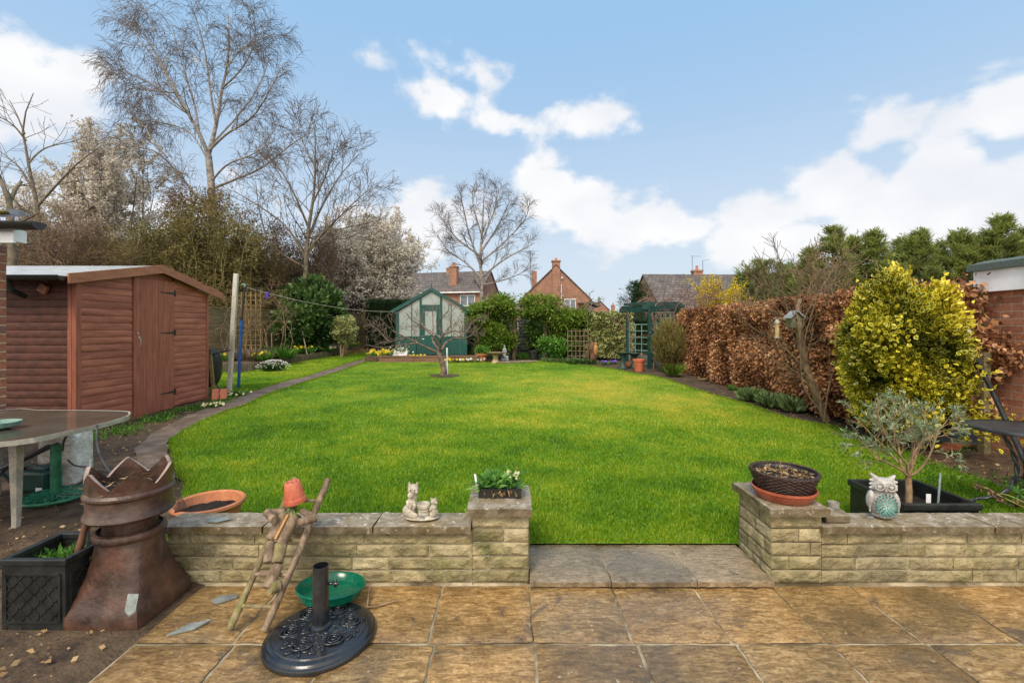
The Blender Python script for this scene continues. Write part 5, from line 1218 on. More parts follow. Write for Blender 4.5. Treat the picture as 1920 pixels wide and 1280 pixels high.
    tag(recenter(obj('plastic_sack', mb, M['sack'], smooth=True), (-3.87, 3.98, .02)), 'large crumpled clear plastic sack behind the glass table', 'sack')
    # folded dark chair frame under the table
    T = thing('folding_chair', 'dark folded chair frame leaning under the glass table', 'chair', (-3.9, 3.55, 0))
    q = MB()
    for dx in (0, .07): q.tube([(-4.2, 3.5+dx, .02), (-3.95, 3.5+dx, .3), (-3.55, 3.52+dx, .5)], .013, 8)
    obj('frame', q, M['dark_metal'], T)
    q = MB(); q.obox((-4.0, 3.6, .52), (.5, .3, .03), Matrix.Rotation(-.08, 3, 'Y')); obj('seat', q, M['iron'], T, bevel=.008)
    q = MB(); q.obox((-4.05, 3.62, .6), (.5, .25, .03), Matrix.Rotation(.05, 3, 'Y')); obj('backrest', q, M['iron'], T, bevel=.008)
    # black cable
    mb = MB(); pts = smooth3([at(182, 797, 3.1), at(182, 830, 3.0), at(190, 858, 2.9), at(205, 882, 2.8), at(216, 893, 2.7)]); mb.tube(pts, .007, 8)
    pts = smooth3([at(130, 808, 3.3), at(120, 826, 3.3), at(117, 845, 3.3)]); mb.tube(pts, .007, 8)
    pts = smooth3([at(128, 862, 3.3), at(140, 872, 3.2), at(168, 876, 3.0), at(205, 882, 2.8)]); mb.tube(pts, .005, 8)
    tag(recenter(obj('hose', mb, M['cable'], smooth=True), at(205, 882, 2.8)), 'thin black hose bent down from the table to the chimney pot', 'hose')
    mb = MB(); pts = smooth3([(-3.1, 2.95, .012), (-2.85, 2.98, .02), (-2.7, 3.05, .012), (-2.62, 3.15, .02)]); mb.tube(pts, [.006]*len(pts), 6); tag(recenter(obj('cane', mb, M['twig_olive']), (-2.85, 2.98, .02)), 'thin dry stem lying on the earth behind the black planter', 'stem')
def smooth3(P, n=5):
    P = [np.array(p, float) for p in P]; out = []
    for i in range(len(P)-1):
        p0, p1, p2, p3 = P[max(i-1, 0)], P[i], P[i+1], P[min(i+2, len(P)-1)]
        for k in range(n):
            t = k/n; out.append(.5*((2*p1)+(-p0+p2)*t+(2*p0-5*p1+4*p2-p3)*t*t+(-p0+3*p1-3*p2+p3)*t**3))
    out.append(P[-1]); return out
left_table()

# ------------------------------------------------------------------ right: garage, bistro table, hedge and holly
def garage():
    x = 5.15; T = thing('garage', 'flat roofed brick garage with a white fascia at the right edge', 'garage', (6.2, 3.5, .1))
    w = MB(); w.box(x, x+2.6, 1.0, 5.0, -.05, 1.79); obj('wall', w, M['brick_garage'], T)
    f = MB(); f.box(x-.06, x+2.7, .95, 5.06, 1.79, 2.02); obj('fascia', f, M['white'], T)
    r = MB(); r.prism([(x-.1, 5.1, 2.02), (x-.1, 5.1, 2.09), (x+.02, 5.02, 2.13), (x+2.7, 5.02, 2.13), (x+2.7, 5.1, 2.02)], (0, 0, 0), (0, -4.2, 0)); obj('roof', r, M['felt_green'], T)
    # wall ornament: small white birds / bracket
    q = MB(); b = Vector((x-.02, 4.48, 1.5)); q.ball(b, (.012, .03, .02), 10); q.ball(b+Vector((0, -.07, -.02)), (.012, .03, .022), 10); q.ball(b+Vector((-.01, -.035, .02)), (.012, .02, .03), 10)
    tag(recenter(obj('wall_hook', q, M['white'], smooth=True), b), 'small white bracket fixed on the brick garage wall', 'bracket')
garage()
def rose():
    T = thing('rose_stem', 'thin yellow-green prickly stem with withered buds arching over the right wall end', 'plant', (3.3, 2.8, .05)); D = 2.8
    for ps in ([(1990, 985), (1935, 958), (1880, 932), (1850, 915), (1826, 908)], [(1990, 960), (1930, 945), (1890, 928), (1868, 926)]):
        m_ = MB(); pts = smooth3([at(px, py, D+.06*i) for i, (px, py) in enumerate(ps)], 4); m_.tube(pts, [.004]*len(pts), 6); obj('stem', m_, M['rose_green'], T, smooth=True)
    for px, py in ((1838, 912), (1877, 935), (1905, 945), (1858, 922)):
        c = np.array(at(px, py, D+.1)); n = 22; obj('withered_bud', leafmesh('b', c+rng.normal(size=(n, 3))*.008, rdir(n), rdir(n), .028, .5), M['brown_leaf'], T)
    c = np.array(at(1912, 925, D)); n = 9; obj('leaf_shoot', leafmesh('b', np.repeat(c[None], n, 0), rdir(n)+[0, 0, .5], rdir(n), .06, .4), M['fresh'], T)
M['rose_green'] = M2('rose_stem_green', (.25, .22, .05), (.4, .34, .1), 20, .6, .2)
def bistro():
    c = (3.6, 3.22, 0); zt = .7; T = thing('bistro_table', 'round dark metal bistro table with twisted curling legs at the right edge', 'table', c)
    m_ = MB(); m_.lathe([(0, zt-.012), (.29, zt-.012), (.3, zt-.016), (.3, zt-.002), (.29, zt-.001), (0, zt-.001)], c, 64); obj('table_top', m_, M['dark_metal'], T, smooth='auto')
    m_ = MB(); m_.lathe([(.297, zt-.024), (.306, zt-.02), (.309, zt-.008), (.306, zt+.002), (.297, zt+.003)], c, 64); m_.f = m_.f[:-2]; m_.a = m_.a[:-2]; obj('rim', m_, M['dark_metal'], T, smooth='auto')
    for k in range(3):
        a = 2.7+k*2*PI/3; ca, sa = math.cos(a), math.sin(a)
        pr = smooth3([(.13, zt-.02), (.1, .62), (.055, .5), (.04, .38), (.08, .26), (.17, .19), (.26, .16), (.3, .1), (.29, .06), (.24, .05)], 4)
        l = MB(); n = len(pr)
        for ph in (0, PI):
            pts = [(c[0]+(r+.008*math.cos(i*1.1+ph))*ca-.008*math.sin(i*1.1+ph)*sa, c[1]+(r+.008*math.cos(i*1.1+ph))*sa+.008*math.sin(i*1.1+ph)*ca, z) for i, (r, z) in enumerate(pr)]; l.tube(pts, .009, 7)
        obj('leg', l, M['dark_metal'], T, smooth=True)
    st = MB()
    pts = [(c[0]+.06*math.cos(t), c[1]+.06*math.sin(t), .34) for t in [2*PI*i/20 for i in range(21)]]; st.tube(pts, .006, 6); obj('stretcher_ring', st, M['dark_metal'], T, smooth=True)
    # wrought iron plant support against the wall
    T = thing('plant_support', 'rusty wire plant support leaning on the garage wall', 'plant support', (5.1, 4.1, .12))
    q = MB(); X = 5.09
    for w, h in ((.13, 1.02), (.08, .95), (.035, .88)):
        pts = smooth3([(X-.22, 4.15-w*1.4, .12), (X-.1, 4.15-w, .5), (X-.03, 4.15-w*.8, h-.08), (X-.02, 4.15, h+.04), (X-.03, 4.15+w*.8, h-.08), (X-.1, 4.15+w, .5), (X-.22, 4.15+w*1.4, .12)], 6); q.tube(pts, .005, 6)
    for z, w in ((.35, .15), (.65, .12)):
        for s_ in (-1, 0, 1):
            cc = (X-.13+.12*(z-.35), 4.15+s_*w*.66, z); q.tube([(cc[0]-.005, cc[1]+w*.33*math.cos(t), cc[2]+w*.3*math.sin(t)) for t in [2*PI*i/14 for i in range(15)]], .004, 5)
    obj('wire_hoops', q, M['iron'], T, smooth=True)
    # leaning black feeder pole and feeder
    mb = MB(); a = at(1822, 652, 4.6); b = at(1908, 835, 3.85); mb.tube([a, a.lerp(b, .5), b+(b-a)*.28], .02, 12)
    tag(recenter(obj('leaning_pole', mb, M['plastic_black'], smooth='auto'), b), 'black pole slanting from the beech leaves down past the bistro table', 'pole')
    c = at(1815, 640, 4.55); feeder(c, 'pale bird feeder hung beside the brick garage wall', .035)
def feeder(c, label, r=.04, mat='cane'):
    T = thing('bird_feeder', label, 'bird feeder', c, 'bird feeders')
    m_ = MB(); m_.lathe([(r*.8, -.09), (r*.8, .07)], c, 16); obj('seed_tube', m_, M[mat], T, smooth='auto')
    m_ = MB(); m_.lathe([(r, .07), (r*1.05, .085), (r*.7, .11), (r*.2, .125)], c, 16); obj('cap', m_, M['alu'], T, smooth='auto'); m_ = MB(); m_.lathe([(r*1.1, -.11), (r*1.15, -.09), (r*.8, -.088)], c, 16); obj('tray', m_, M['alu'], T, smooth='auto')
    m_ = MB(); m_.tube([(c.x, c.y, c.z+.12), (c.x+.01, c.y, c.z+.2)], .002, 5); obj('hanger', m_, M['iron'], T)
bistro()

def beech_hedge():
    T = thing('beech_hedge', 'long russet beech hedge holding its dead leaves along the right side', 'hedge', (4.6, 8.4, .2))
    x0, x1, ya, yb, zt = 4.24, 5.0, 4.95, 11.7, 1.8
    core = MB(); n = 30
    V = []
    for i in range(n+1):
        y = ya+.15+(yb-ya-.3)*i/n
        for (x, z) in ((x0+.12, .25), (x0+.1, 1.0), (x0+.1, zt-.12), (x1-.1, zt-.12), (x1-.1, .2)): V.append((x+.08*(float(vn(y*3, z*3))-.5), y, z+.06*(float(vn(y*3+9, x*3))-.5)))
    core.add(V, [(i*5+j, i*5+j+1, (i+1)*5+j+1, (i+1)*5+j) for i in range(n) for j in range(4)]+[(0, 1, 2, 3, 4), tuple(n*5+j for j in range(5))[::-1]]); obj('branches', core, M['core_brown'], T)  # solid dark core in place of shaded inner branches
    N1 = 72000; m = rng.random(N1)
    y = ya+(yb-ya)*rng.random(N1)**1.25; z = np.where(m < .72, .22+(zt-.25)*rng.random(N1)**.85, zt); x = np.where(m < .72, x0, x0+(x1-x0)*rng.random(N1))
    lum = fbm(y*2.2, z*2.2, 0, 3)-.5
    x = x+np.where(m < .72, rng.random(N1)*.16-.05+.25*lum*-1, 0)+np.where(z < .5, .25*(.5-z), 0); z = z+np.where(m < .72, 0, rng.normal(size=N1)*.04+.12*(fbm(x*3, y*3, 0, 3)-.5))+.05*(y-8)/3.5*0
    endm = rng.random(N1) < .06; y = np.where(endm, ya+rng.random(N1)*.12, y); x = np.where(endm, x0+(x1-x0+.15)*rng.random(N1), x); z = np.where(endm, .4+(zt-.4)*rng.random(N1), z)
    P = np.stack([x, y, z], 1); T_ = rdir(N1)*.8+[-.2, 0, -.5]; v = np.clip(.48+1.1*lum+.24*rng.normal(size=N1), 0, 1)  # leaves in the hollows coloured darker, standing in for shade
    sz = (.036+.034*rng.random(N1))
    obj('leaves', leafmesh('bl', P, T_, rdir(N1), sz, .6, v, .12), M['beech'], T)
    # leaves straggling over the garage wall
    n = 2300; b = np.array([[4.85, 5.05, 1.6], [4.95, 5.0, 1.72], [4.95, 4.9, 1.35], [4.9, 4.95, 1.1], [5.05, 4.72, 1.12], [4.85, 5.05, .85], [4.95, 4.85, .6], [4.8, 5.05, 1.4], [4.75, 5.05, 1.2]])
    i = rng.integers(0, len(b), n); P = b[i]+rng.normal(size=(n, 3))*[.07, .09, .1]; P[:, 0] = np.minimum(P[:, 0], 5.13); P[:, 1] = np.where((P[:, 0] > 5.1), P[:, 1], P[:, 1])
    obj('straggling_leaves', leafmesh('bl', P, rdir(n)+[-.2, 0, -.4], rdir(n), .05+.035*rng.random(n), .6, None, .12), M['beech'], T)
    big, fine = Paths(), Paths(); cfg = {0: (5, .3, 40, 0, .2, 4), 'fine': 1, 'rmin': .003}
    for k in range(14):
        y = random.uniform(5.1, 11); grow(big, fine, resample([(4.5, y, .2), (4.4, y+.2, 1.3), (4.45+random.uniform(-.3, .3), y+.3, 2.05+random.random()*.15)], 6), .01, .004, 0, cfg)
    fine.p += big.p; obj('shoots', fine.mesh('shoots', 4), M['twig_brown'], T)
beech_hedge(); rose()
def holly():
    c = np.array([4.16, 4.92, 1.1]); T = thing('holly_bush', 'tall rounded holly bush with bright yellow-edged leaves', 'bush', (4.22, 4.92, .16))
    lump('dark_core', M['core_green'], T, c, (.36, .36, .62), .25, 3)
    globals()['rng'] = np.random.default_rng(5)
    n = 30000; P, o, v = blobpts(n, c, (.5, .5, .84), clumps=230, cr=.085, shell=.74, lump=.18)
    # lobed outline, fuller top
    P[:, 2] = np.maximum(P[:, 2], .3+.2*rng.random(n))
    k = vn(P[:, 0]*3.1, P[:, 1]*3.1, P[:, 2]*3.1); dp = np.linalg.norm((P-c)/np.array([.5, .5, .84]), axis=1); v2 = np.clip(-.5+.98*dp+.9*(k-.5)+.3*(v-.5), 0, 1)  # inner leaves coloured darker to stand in for shade between clumps
    Td = unit(o*.7+rdir(n)*.6+[0, 0, .25]); W = unit(np.cross(Td, o+rdir(n)*.5))
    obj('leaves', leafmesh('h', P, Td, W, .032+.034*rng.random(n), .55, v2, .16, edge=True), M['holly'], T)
    b = np.array([c+[-.2, -.45, -.55], c+[.4, -.45, -.62], c+[.1, -.5, -.2], c+[-.4, -.35, .25]]); n = 900; i = rng.integers(0, 4, n); P = b[i]+rng.normal(size=(n, 3))*.1
    obj('young_growth', leafmesh('h2', P, rdir(n)*.7+[0, -.6, .3], rdir(n), .05, .55, .6+.4*rng.random(n), .1, edge=True), M['holly'], T)
    st = MB()
    for k in range(6): st.tube([(4.2+random.uniform(-.15, .15), 4.9+random.uniform(-.1, .1), .1), (4.2+random.uniform(-.3, .3), 4.8, .7)], .02, 7)
    obj('trunk', st, M['twig_grey'], T)
    mb = MB(); mb.box(4.86, 4.93, 4.72, 4.79, .1, 1.15); tag(recenter(obj('fence_post', mb, M['fence'], bevel=.004), (4.9, 4.75, .1)), 'mossy timber post between the holly and the brick garage', 'post')
holly()
def trained_shrub():
    T = thing('gnarled_shrub', 'bare gnarled shrub with a leaning stump and tall shoots before the beech hedge', 'shrub', G3(1512, 790))
    D0 = 6.1; big, fine = Paths(), Paths()
    def pl(ps, d=D0, dd=0): return np.array([np.array(at(px, py, d+dd*i/len(ps))) for i, (px, py) in enumerate(ps)])
    big.add(smoothpath(pl([(1550, 790), (1530, 740), (1512, 690), (1500, 640), (1494, 595), (1500, 560)], 6.1)), .05, .03)
    big.add(smoothpath(pl([(1500, 620), (1470, 600), (1448, 598)], 6.1)), .025, .02)
    cfg = {0: (9, .55, 34, -.12, .12, 6), 1: (5, .25, 40, -.1, .1, 4), 'fine': 1, 'rk': .4, 'rmin': .003}
    for ps, d in [([(1535, 760), (1520, 700), (1508, 640), (1530, 560), (1525, 500)], 6.2), ([(1530, 750), (1560, 690), (1550, 600), (1555, 520)], 6.2), ([(1520, 710), (1480, 660), (1420, 620), (1400, 605)], 5.9),
                  ([(1500, 640), (1470, 560), (1465, 500), (1455, 470)], 6.3), ([(1505, 600), (1540, 540), (1570, 490), (1572, 470)], 6.3), ([(1500, 590), (1500, 540), (1510, 500)], 6.3), ([(1545, 790), (1555, 720), (1580, 640), (1585, 580)], 6.0), ([(1540, 780), (1530, 720), (1480, 690), (1450, 650)], 5.9),
                  ([(1500, 570), (1450, 540), (1420, 530)], 6.2), ([(1496, 600), (1440, 580), (1425, 560)], 6.2), ([(1530, 760), (1505, 720), (1500, 640), (1490, 560)], 5.8)]:
        grow(big, fine, resample(smoothpath(pl(ps, d)), 12), .012, .004, 0, cfg)
    tree_parts(T, M['twig_tan'], M['twig_tan'], big, fine, 9, 4, ('trunk', 'branches'))
    # nest box and feeder hung on it
    c = at(1489, 600, 5.9); B = thing('bird_box', 'small grey-green bird box with a pitched roof on the gnarled shrub', 'bird box', c)
    m_ = MB(); m_.box(c.x-.07, c.x+.07, c.y-.06, c.y+.06, c.z-.1, c.z+.03); m_.prism([(c.x-.07, c.y-.06, c.z+.03), (c.x+.07, c.y-.06, c.z+.03), (c.x, c.y-.06, c.z+.1)], (0, 0, 0), (0, .12, 0)); obj('box', m_, M['concrete'], B, bevel=.003)
    m_ = MB()
    for s_ in (-1, 1): m_.bar((c.x, c.y-.08, c.z+.115), (c.x+s_*.1, c.y-.08, c.z+.02), .012, .012); m_.prism([(c.x, c.y-.08, c.z+.11), (c.x+s_*.1, c.y-.08, c.z+.02), (c.x+s_*.1, c.y-.08, c.z+.032), (c.x, c.y-.08, c.z+.124)], (0, 0, 0), (0, .16, 0))
    obj('roof', m_, M['stone_grey'], B)
    m_ = MB(); m_.ball((c.x, c.y-.062, c.z), (.018, .004, .018), 12); obj('entrance_hole', m_, M['soil_dark'], B)
    feeder(at(1457, 617, 5.7), 'yellow seed feeder hanging left of the bird box on the gnarled shrub', .03)
def smoothpath(P, n=4): return np.array(smooth3(P, n))
trained_shrub()

def clump(name, label, cat, pos, n, rad, h, mat, size, aspect=.15, fl=None, group=None, flat=.6, flsize=.05, flh=1.0):
    """rosette of leaves (and flowers) rising from one spot"""
    pos = Vector(pos); T = thing(name, label, cat, pos, group)
    a = rng.random(n)*2*PI; r = rad*np.sqrt(rng.random(n))*.55; P = np.stack([pos.x+r*np.cos(a), pos.y+r*np.sin(a), pos.z+h*.5*rng.random(n)*(aspect > .3)], 1)
    Td = np.stack([np.cos(a)*flat, np.sin(a)*flat, .4+.8*rng.random(n)], 1)+rdir(n)*.25
    obj('leaves', leafmesh('l', P, Td, rdir(n), size*(.6+.7*rng.random(n)), aspect), M[mat], T)
    if fl:
        m = fl[1]; a = rng.random(m)*2*PI; r = rad*np.sqrt(rng.random(m)); k = 5
        C = np.stack([pos.x+r*np.cos(a), pos.y+r*np.sin(a), pos.z+h*(flh*(.7+.4*rng.random(m)) if flh > 0 else .15+.9*np.sqrt(np.clip(1-(r/rad)**2, 0, 1)))], 1); C = np.repeat(C, k, 0)
        ph = np.tile(np.arange(k)*2*PI/k, m); nrm = np.repeat(unit(rdir(m)*.5+[0, -.9, .5]), k, 0); A = unit(np.cross(nrm, [0, 0, 1.])); B = np.cross(nrm, A); d = A*np.cos(ph)[:, None]+B*np.sin(ph)[:, None]
        obj('flowers', leafmesh('f', C, d, np.cross(nrm, d), flsize, .8), M[fl[0]], T)
    return T
# plants and bits in the right hand bed
for px, py, lab in ((1408, 752, 'grey-green leafy clump at the far end of the sage plants in the right bed'), (1446, 764, 'middle grey-green leafy clump in the right bed'), (1487, 772, 'spreading grey-green clump nearest the holly in the right bed')):
    clump('sage_plant', lab, 'plant', G3(px, py, .02), 380, .22, .25, 'sage', .2, .22, flat=.45, group='low sage plants in the right bed')
clump('bed_plant', 'small fresh green seedling clump under the beech hedge', 'plant', G3(1380, 732, .02), 160, .2, .12, 'fresh', .09, .3)
clump('spiky_plant', 'dark spiky green plant at the foot of the twiggy shrub', 'plant', G3(1262, 706, .02), 160, .16, .2, 'climber', .3, .1)
def bricks():
    def bk(c, R, lab, mat='red_brick_loose', s=(.215, .1, .065), grp='loose bricks'):
        m_ = MB(); m_.obox(c, s, R); tag(recenter(obj('brick', m_, M[mat], bevel=.004), c), lab, 'brick', grp)
    c = G3(1780, 845, .035); bk(c, Matrix.Rotation(.3, 3, 'Z'), 'orange brick lying in the earth below the holly')
    c = G3(1800, 838, .03); bk(c, Matrix.Rotation(.0, 3, 'Z'), 'tan broken tile next to the orange brick below the holly', 'timber_old', (.3, .12, .03))
    c = G3(1322, 713, .03); bk(c, Matrix.Rotation(.6, 3, 'Z'), 'flat brown tile on the earth beside the beech hedge', 'timber_old', (.3, .16, .03))
    a = G3(404, 750, .08); R = Matrix.Rotation(.5, 3, 'Z')@Matrix.Rotation(.9, 3, 'X')
    bk(a, R, 'left one of two orange bricks leaning at the shed corner', s=(.1, .22, .06), grp='bricks by the shed corner'); bk(a+Vector((.12, .02, 0)), R, 'right one of two orange bricks leaning at the shed corner', s=(.1, .22, .06), grp='bricks by the shed corner')
bricks()
clump('primrose_clump', 'pale primroses growing at the shed corner below the two bricks', 'flower', G3(402, 764, .0), 120, .16, .07, 'fresh', .07, .4, ('cream_fl', 26), 'primroses by the path', flsize=.025)
clump('primrose_clump', 'pale primroses at the foot of the blue clothes prop', 'flower', G3(440, 743, .0), 200, .28, .08, 'fresh', .08, .4, ('cream_fl', 40), 'primroses by the path', flsize=.025)
def litter():
    n = 5200; y = rng.uniform(3.0, 8.5, n); x = np.where(rng.random(n) < .5, -2.6-rng.random(n)*2.7, rng.uniform(2.6, 5.1, n))
    m = 900; x[:m] = rng.uniform(-3.4, -1.8, m); y[:m] = rng.uniform(1.5, 3, m)
    Q = np.stack([x, y], 1); k = ~inside(Q, GA) & (np.abs(x) < 5.15); k &= ~((x > 1.4) & (y < 2.95)) & ~inside(Q, SA)
    k &= ~(inside(Q, np.array(path_poly)) & (rng.random(len(x)) < .85))
    x, y = x[k], y[k]; n = len(x); P = np.stack([x, y, gz(x, y)+.015], 1)
    o = obj('leaf_litter', leafmesh('lit', P, rdir(n)*[1, 1, .25], rdir(n)*[.3, .3, 1], .012+.03*rng.random(n)**3, .6), M['litter']); tag(o, 'dead leaves and debris scattered over the bare earth', 'leaf litter', kind='stuff')
    n = 2600; c = rng.integers(0, 26, n); cx = np.where(np.arange(26) < 14, rng.uniform(-4.9, -2.9, 26), rng.uniform(3.3, 4.9, 26)); cy = np.where(np.arange(26) < 14, 5.6+(-cx-3)*.6+rng.normal(size=26)*.25, rng.uniform(3.3, 5.0, 26))
    cx[:14] = -4.95+rng.random(14)*.3; cy[:14] = rng.uniform(4.6, 8.1, 14)
    x = cx[c]+rng.normal(size=n)*.09; y = cy[c]+rng.normal(size=n)*.12; P = np.stack([x, y, gz(x, y)+.005], 1)
    o = obj('weeds', leafmesh('w', P, rdir(n)*.7+[0, 0, .6], rdir(n), .035+.03*rng.random(n), .35), M['fresh']); tag(o, 'small green weeds seeding into the bare earth', 'weeds', kind='stuff')
litter()

# ------------------------------------------------------------------ left border: fence, bed, clothes line
def fence_line():
    T = thing('wooden_fence', 'weathered lap panel fence behind the left flower bed', 'fence', (-7.6, 15.5, .6))
    A = Vector((-8.95, 12.4, 0)); B = Vector((-6.12, 19.0, 0)); n = 4; d = (B-A)/n; u = d.normalized(); nn = Vector((u.y, -u.x, 0))
    for i in range(n+1):
        p = A+d*i; m_ = MB(); R = Matrix((u, -nn, Vector((0, 0, 1)))).transposed(); m_.obox(p+Vector((0, 0, 1.2)), (.1, .1, 1.7), R); m_.obox(p+Vector((0, 0, 2.07)), (.13, .13, .03), R); obj('post', m_, M['timber_old'] if i % 2 == 0 else M['fence'], T)
    for i in range(n):
        p = A+d*i+u*.06; L_ = d.length-.12; m_ = MB(); z = .62
        while z < 1.92:
            c = p+u*L_/2+nn*.0+Vector((0, 0, z+.06)); R = Matrix((u, -nn, Vector((0, 0, 1)))).transposed()@Matrix.Rotation(.12, 3, 'X'); m_.obox(c, (L_, .012, .145), R, random.random()); z += .12
        R = Matrix((u, -nn, Vector((0, 0, 1)))).transposed()
        for s_ in (0.02, L_-.02): m_.obox(p+u*s_+nn*.02+Vector((0, 0, 1.3)), (.045, .03, 1.4), R)
        m_.obox(p+u*L_/2+nn*.02+Vector((0, 0, 1.99)), (L_, .05, .03), R); obj('panel', m_, M['fence'], T)
    # trellis and its bare climbers
    T = thing('trellis', 'tall square lattice trellis standing against the left fence', 'trellis', (-7.9, 13.2, .5))
    m_ = MB()
    for k in range(6): x = (452-960)/F*13.4-.12+k*.14; m_.box(x, x+.025, 13.35, 13.375, .6, 2.45)
    for k in range(12): x = (452-960)/F*13.4-.14; m_.box(x, x+.76, 13.376, 13.39, .75+k*.145, .773+k*.145)
    obj('lattice', m_, M['timber_old'], T)
    T = thing('climbing_shrub', 'leafless brown climber tangled over the left trellis and fence', 'climber', (-7.6, 13.3, .6)); big, fine = Paths(), Paths(); cfg = {0: (7, .6, 45, .05, .3, 6), 1: (4, .25, 45, .05, .3, 4), 'fine': 1, 'rmin': .004}
    for k in range(14):
        x = -8.3+k*.14; grow(big, fine, resample(smoothpath([(x, 13.2, .5), (x+random.uniform(-.2, .2), 13.15, 1.2), (x+random.uniform(-.3, .5), 13.1, 1.9), (x+random.uniform(-.3, .9), 13.0, 2.25+random.random()*.3)]), 9), .012, .005, 0, cfg)
    tree_parts(T, M['twig_brown'], M['twig_brown'], big, fine, 5, 3, ('stems', 'twigs'))
fence_line()
def edging():
    T = thing('log_edging', 'low roll of upright logs edging the left flower bed', 'edging', (-6.5, 13, .35))
    pts = resample([gp(*p)+(0,) for p in [(380, 699), (430, 698), (470, 696), (490, 694), (532, 684), (593, 673), (640, 665)]], 110); m_ = MB()
    for x, y, _ in pts: m_.tube([(x, y, g(x, y)-.05), (x, y, g(x, y)+.2+random.uniform(-.012, .012))], .037, 6)
    obj('logs', m_, M['edging'], T)
    T = thing('log_edging', 'short far stretch of pale upright log edging below the last fence panel', 'edging', G3(680, 661)); m_ = MB()
    for x, y, _ in resample([gp(654, 664)+(0,), gp(702, 660)+(0,)], 14): m_.tube([(x, y, g(x, y)-.05), (x, y, g(x, y)+.14+random.uniform(-.02, .02))], .035, 6)
    obj('logs', m_, M['timber_old'], T)
edging()
def clothesline():
    T = thing('clothes_post', 'tall bleached wooden clothes post leaning by the shed', 'post', G3(429, 733)); a = G3(429, 734); b = at(443, 513, a.y)
    m_ = MB(); m_.bar(a-Vector((0, 0, .1)), b, .08, .055); obj('post', m_, M['prop'], T, bevel=.006)
    T = thing('clothes_prop', 'clothes prop with blue lower half and dark thin top', 'clothes prop', G3(447, 728)); a = G3(447, 728); m1 = at(453, 598, a.y); b = at(459, 538, a.y)
    q = MB(); q.tube([a, m1], .028, 10); obj('lower_tube', q, M['blue'], T, smooth='auto'); q = MB(); q.tube([m1, b], .018, 8); obj('upper_tube', q, M['iron'], T, smooth='auto'); q = MB(); q.ball(b+Vector((-.03, 0, .05)), (.05, .02, .02), 8); q.ball(b+Vector((0, 0, .02)), (.03, .02, .04), 8); obj('top_hook', q, M['green_pale'], T, smooth=True); q = MB(); q.tube([m1-Vector((0, 0, .02)), m1+Vector((0, 0, .02))], .034, 10); obj('collar', q, M['iron'], T)
    A = np.array(b); B = np.array(at(741, 584, 14.35)); pts = []
    for i in range(25):
        t = i/24; p = A*(1-t)+B*t; p[2] -= .55*t*(1-t)*1.0; pts.append(p)
    q = MB(); q.tube(pts, .006, 5); tag(recenter(obj('washing_line', q, M['prop'], smooth=True), b), 'pale washing line sagging from the blue prop to the greenhouse', 'washing line')
    p = Vector(pts[2])+Vector((.1, 0, -.02)); p = Vector(np.array(pts[2])*.6+np.array(pts[3])*.4)
    q = MB(); q.box(p.x-.012, p.x+.012, p.y-.01, p.y+.01, p.z-.1, p.z+.03); q.box(p.x-.03, p.x-.016, p.y-.01, p.y+.01, p.z-.1, p.z+.02)
    tag(recenter(obj('clothes_peg', q, M['purple_peg']), p), 'purple peg hanging on the washing line', 'peg')
M['purple_peg'] = M2('purple_plastic', (.08, .03, .5), (.12, .05, .6), 9, .4, .05)
clothesline()
def barrow():
    c = at(400, 690, 8.35); T = thing('wheelbarrow', 'black wheelbarrow stood on end behind the shed corner', 'wheelbarrow', (c.x, 8.35, .2))
    m_ = MB(); m_.ball((c.x-.06, 8.4, c.z), (.1, .28, .36), 20); obj('tub', m_, M['plastic_black'], T, smooth=True)
    m_ = MB(); pts = smoothpath([at(432, 656, 8.3), at(398, 666, 8.3), at(399, 690, 8.25), at(394, 715, 8.25), at(405, 722, 8.1), at(416, 733, 7.9)]); m_.tube(pts, .014, 7); obj('frame_tube', m_, M['dark_metal'], T, smooth=True)
    m_ = MB(); m_.bar(at(393, 655, 8.15), at(401, 735, 8.0), .05, .03); tag(recenter(obj('plank', m_, M['timber_old']), at(401, 735, 8.0)), 'brown plank leaning upright beside the black wheelbarrow', 'plank')
barrow()
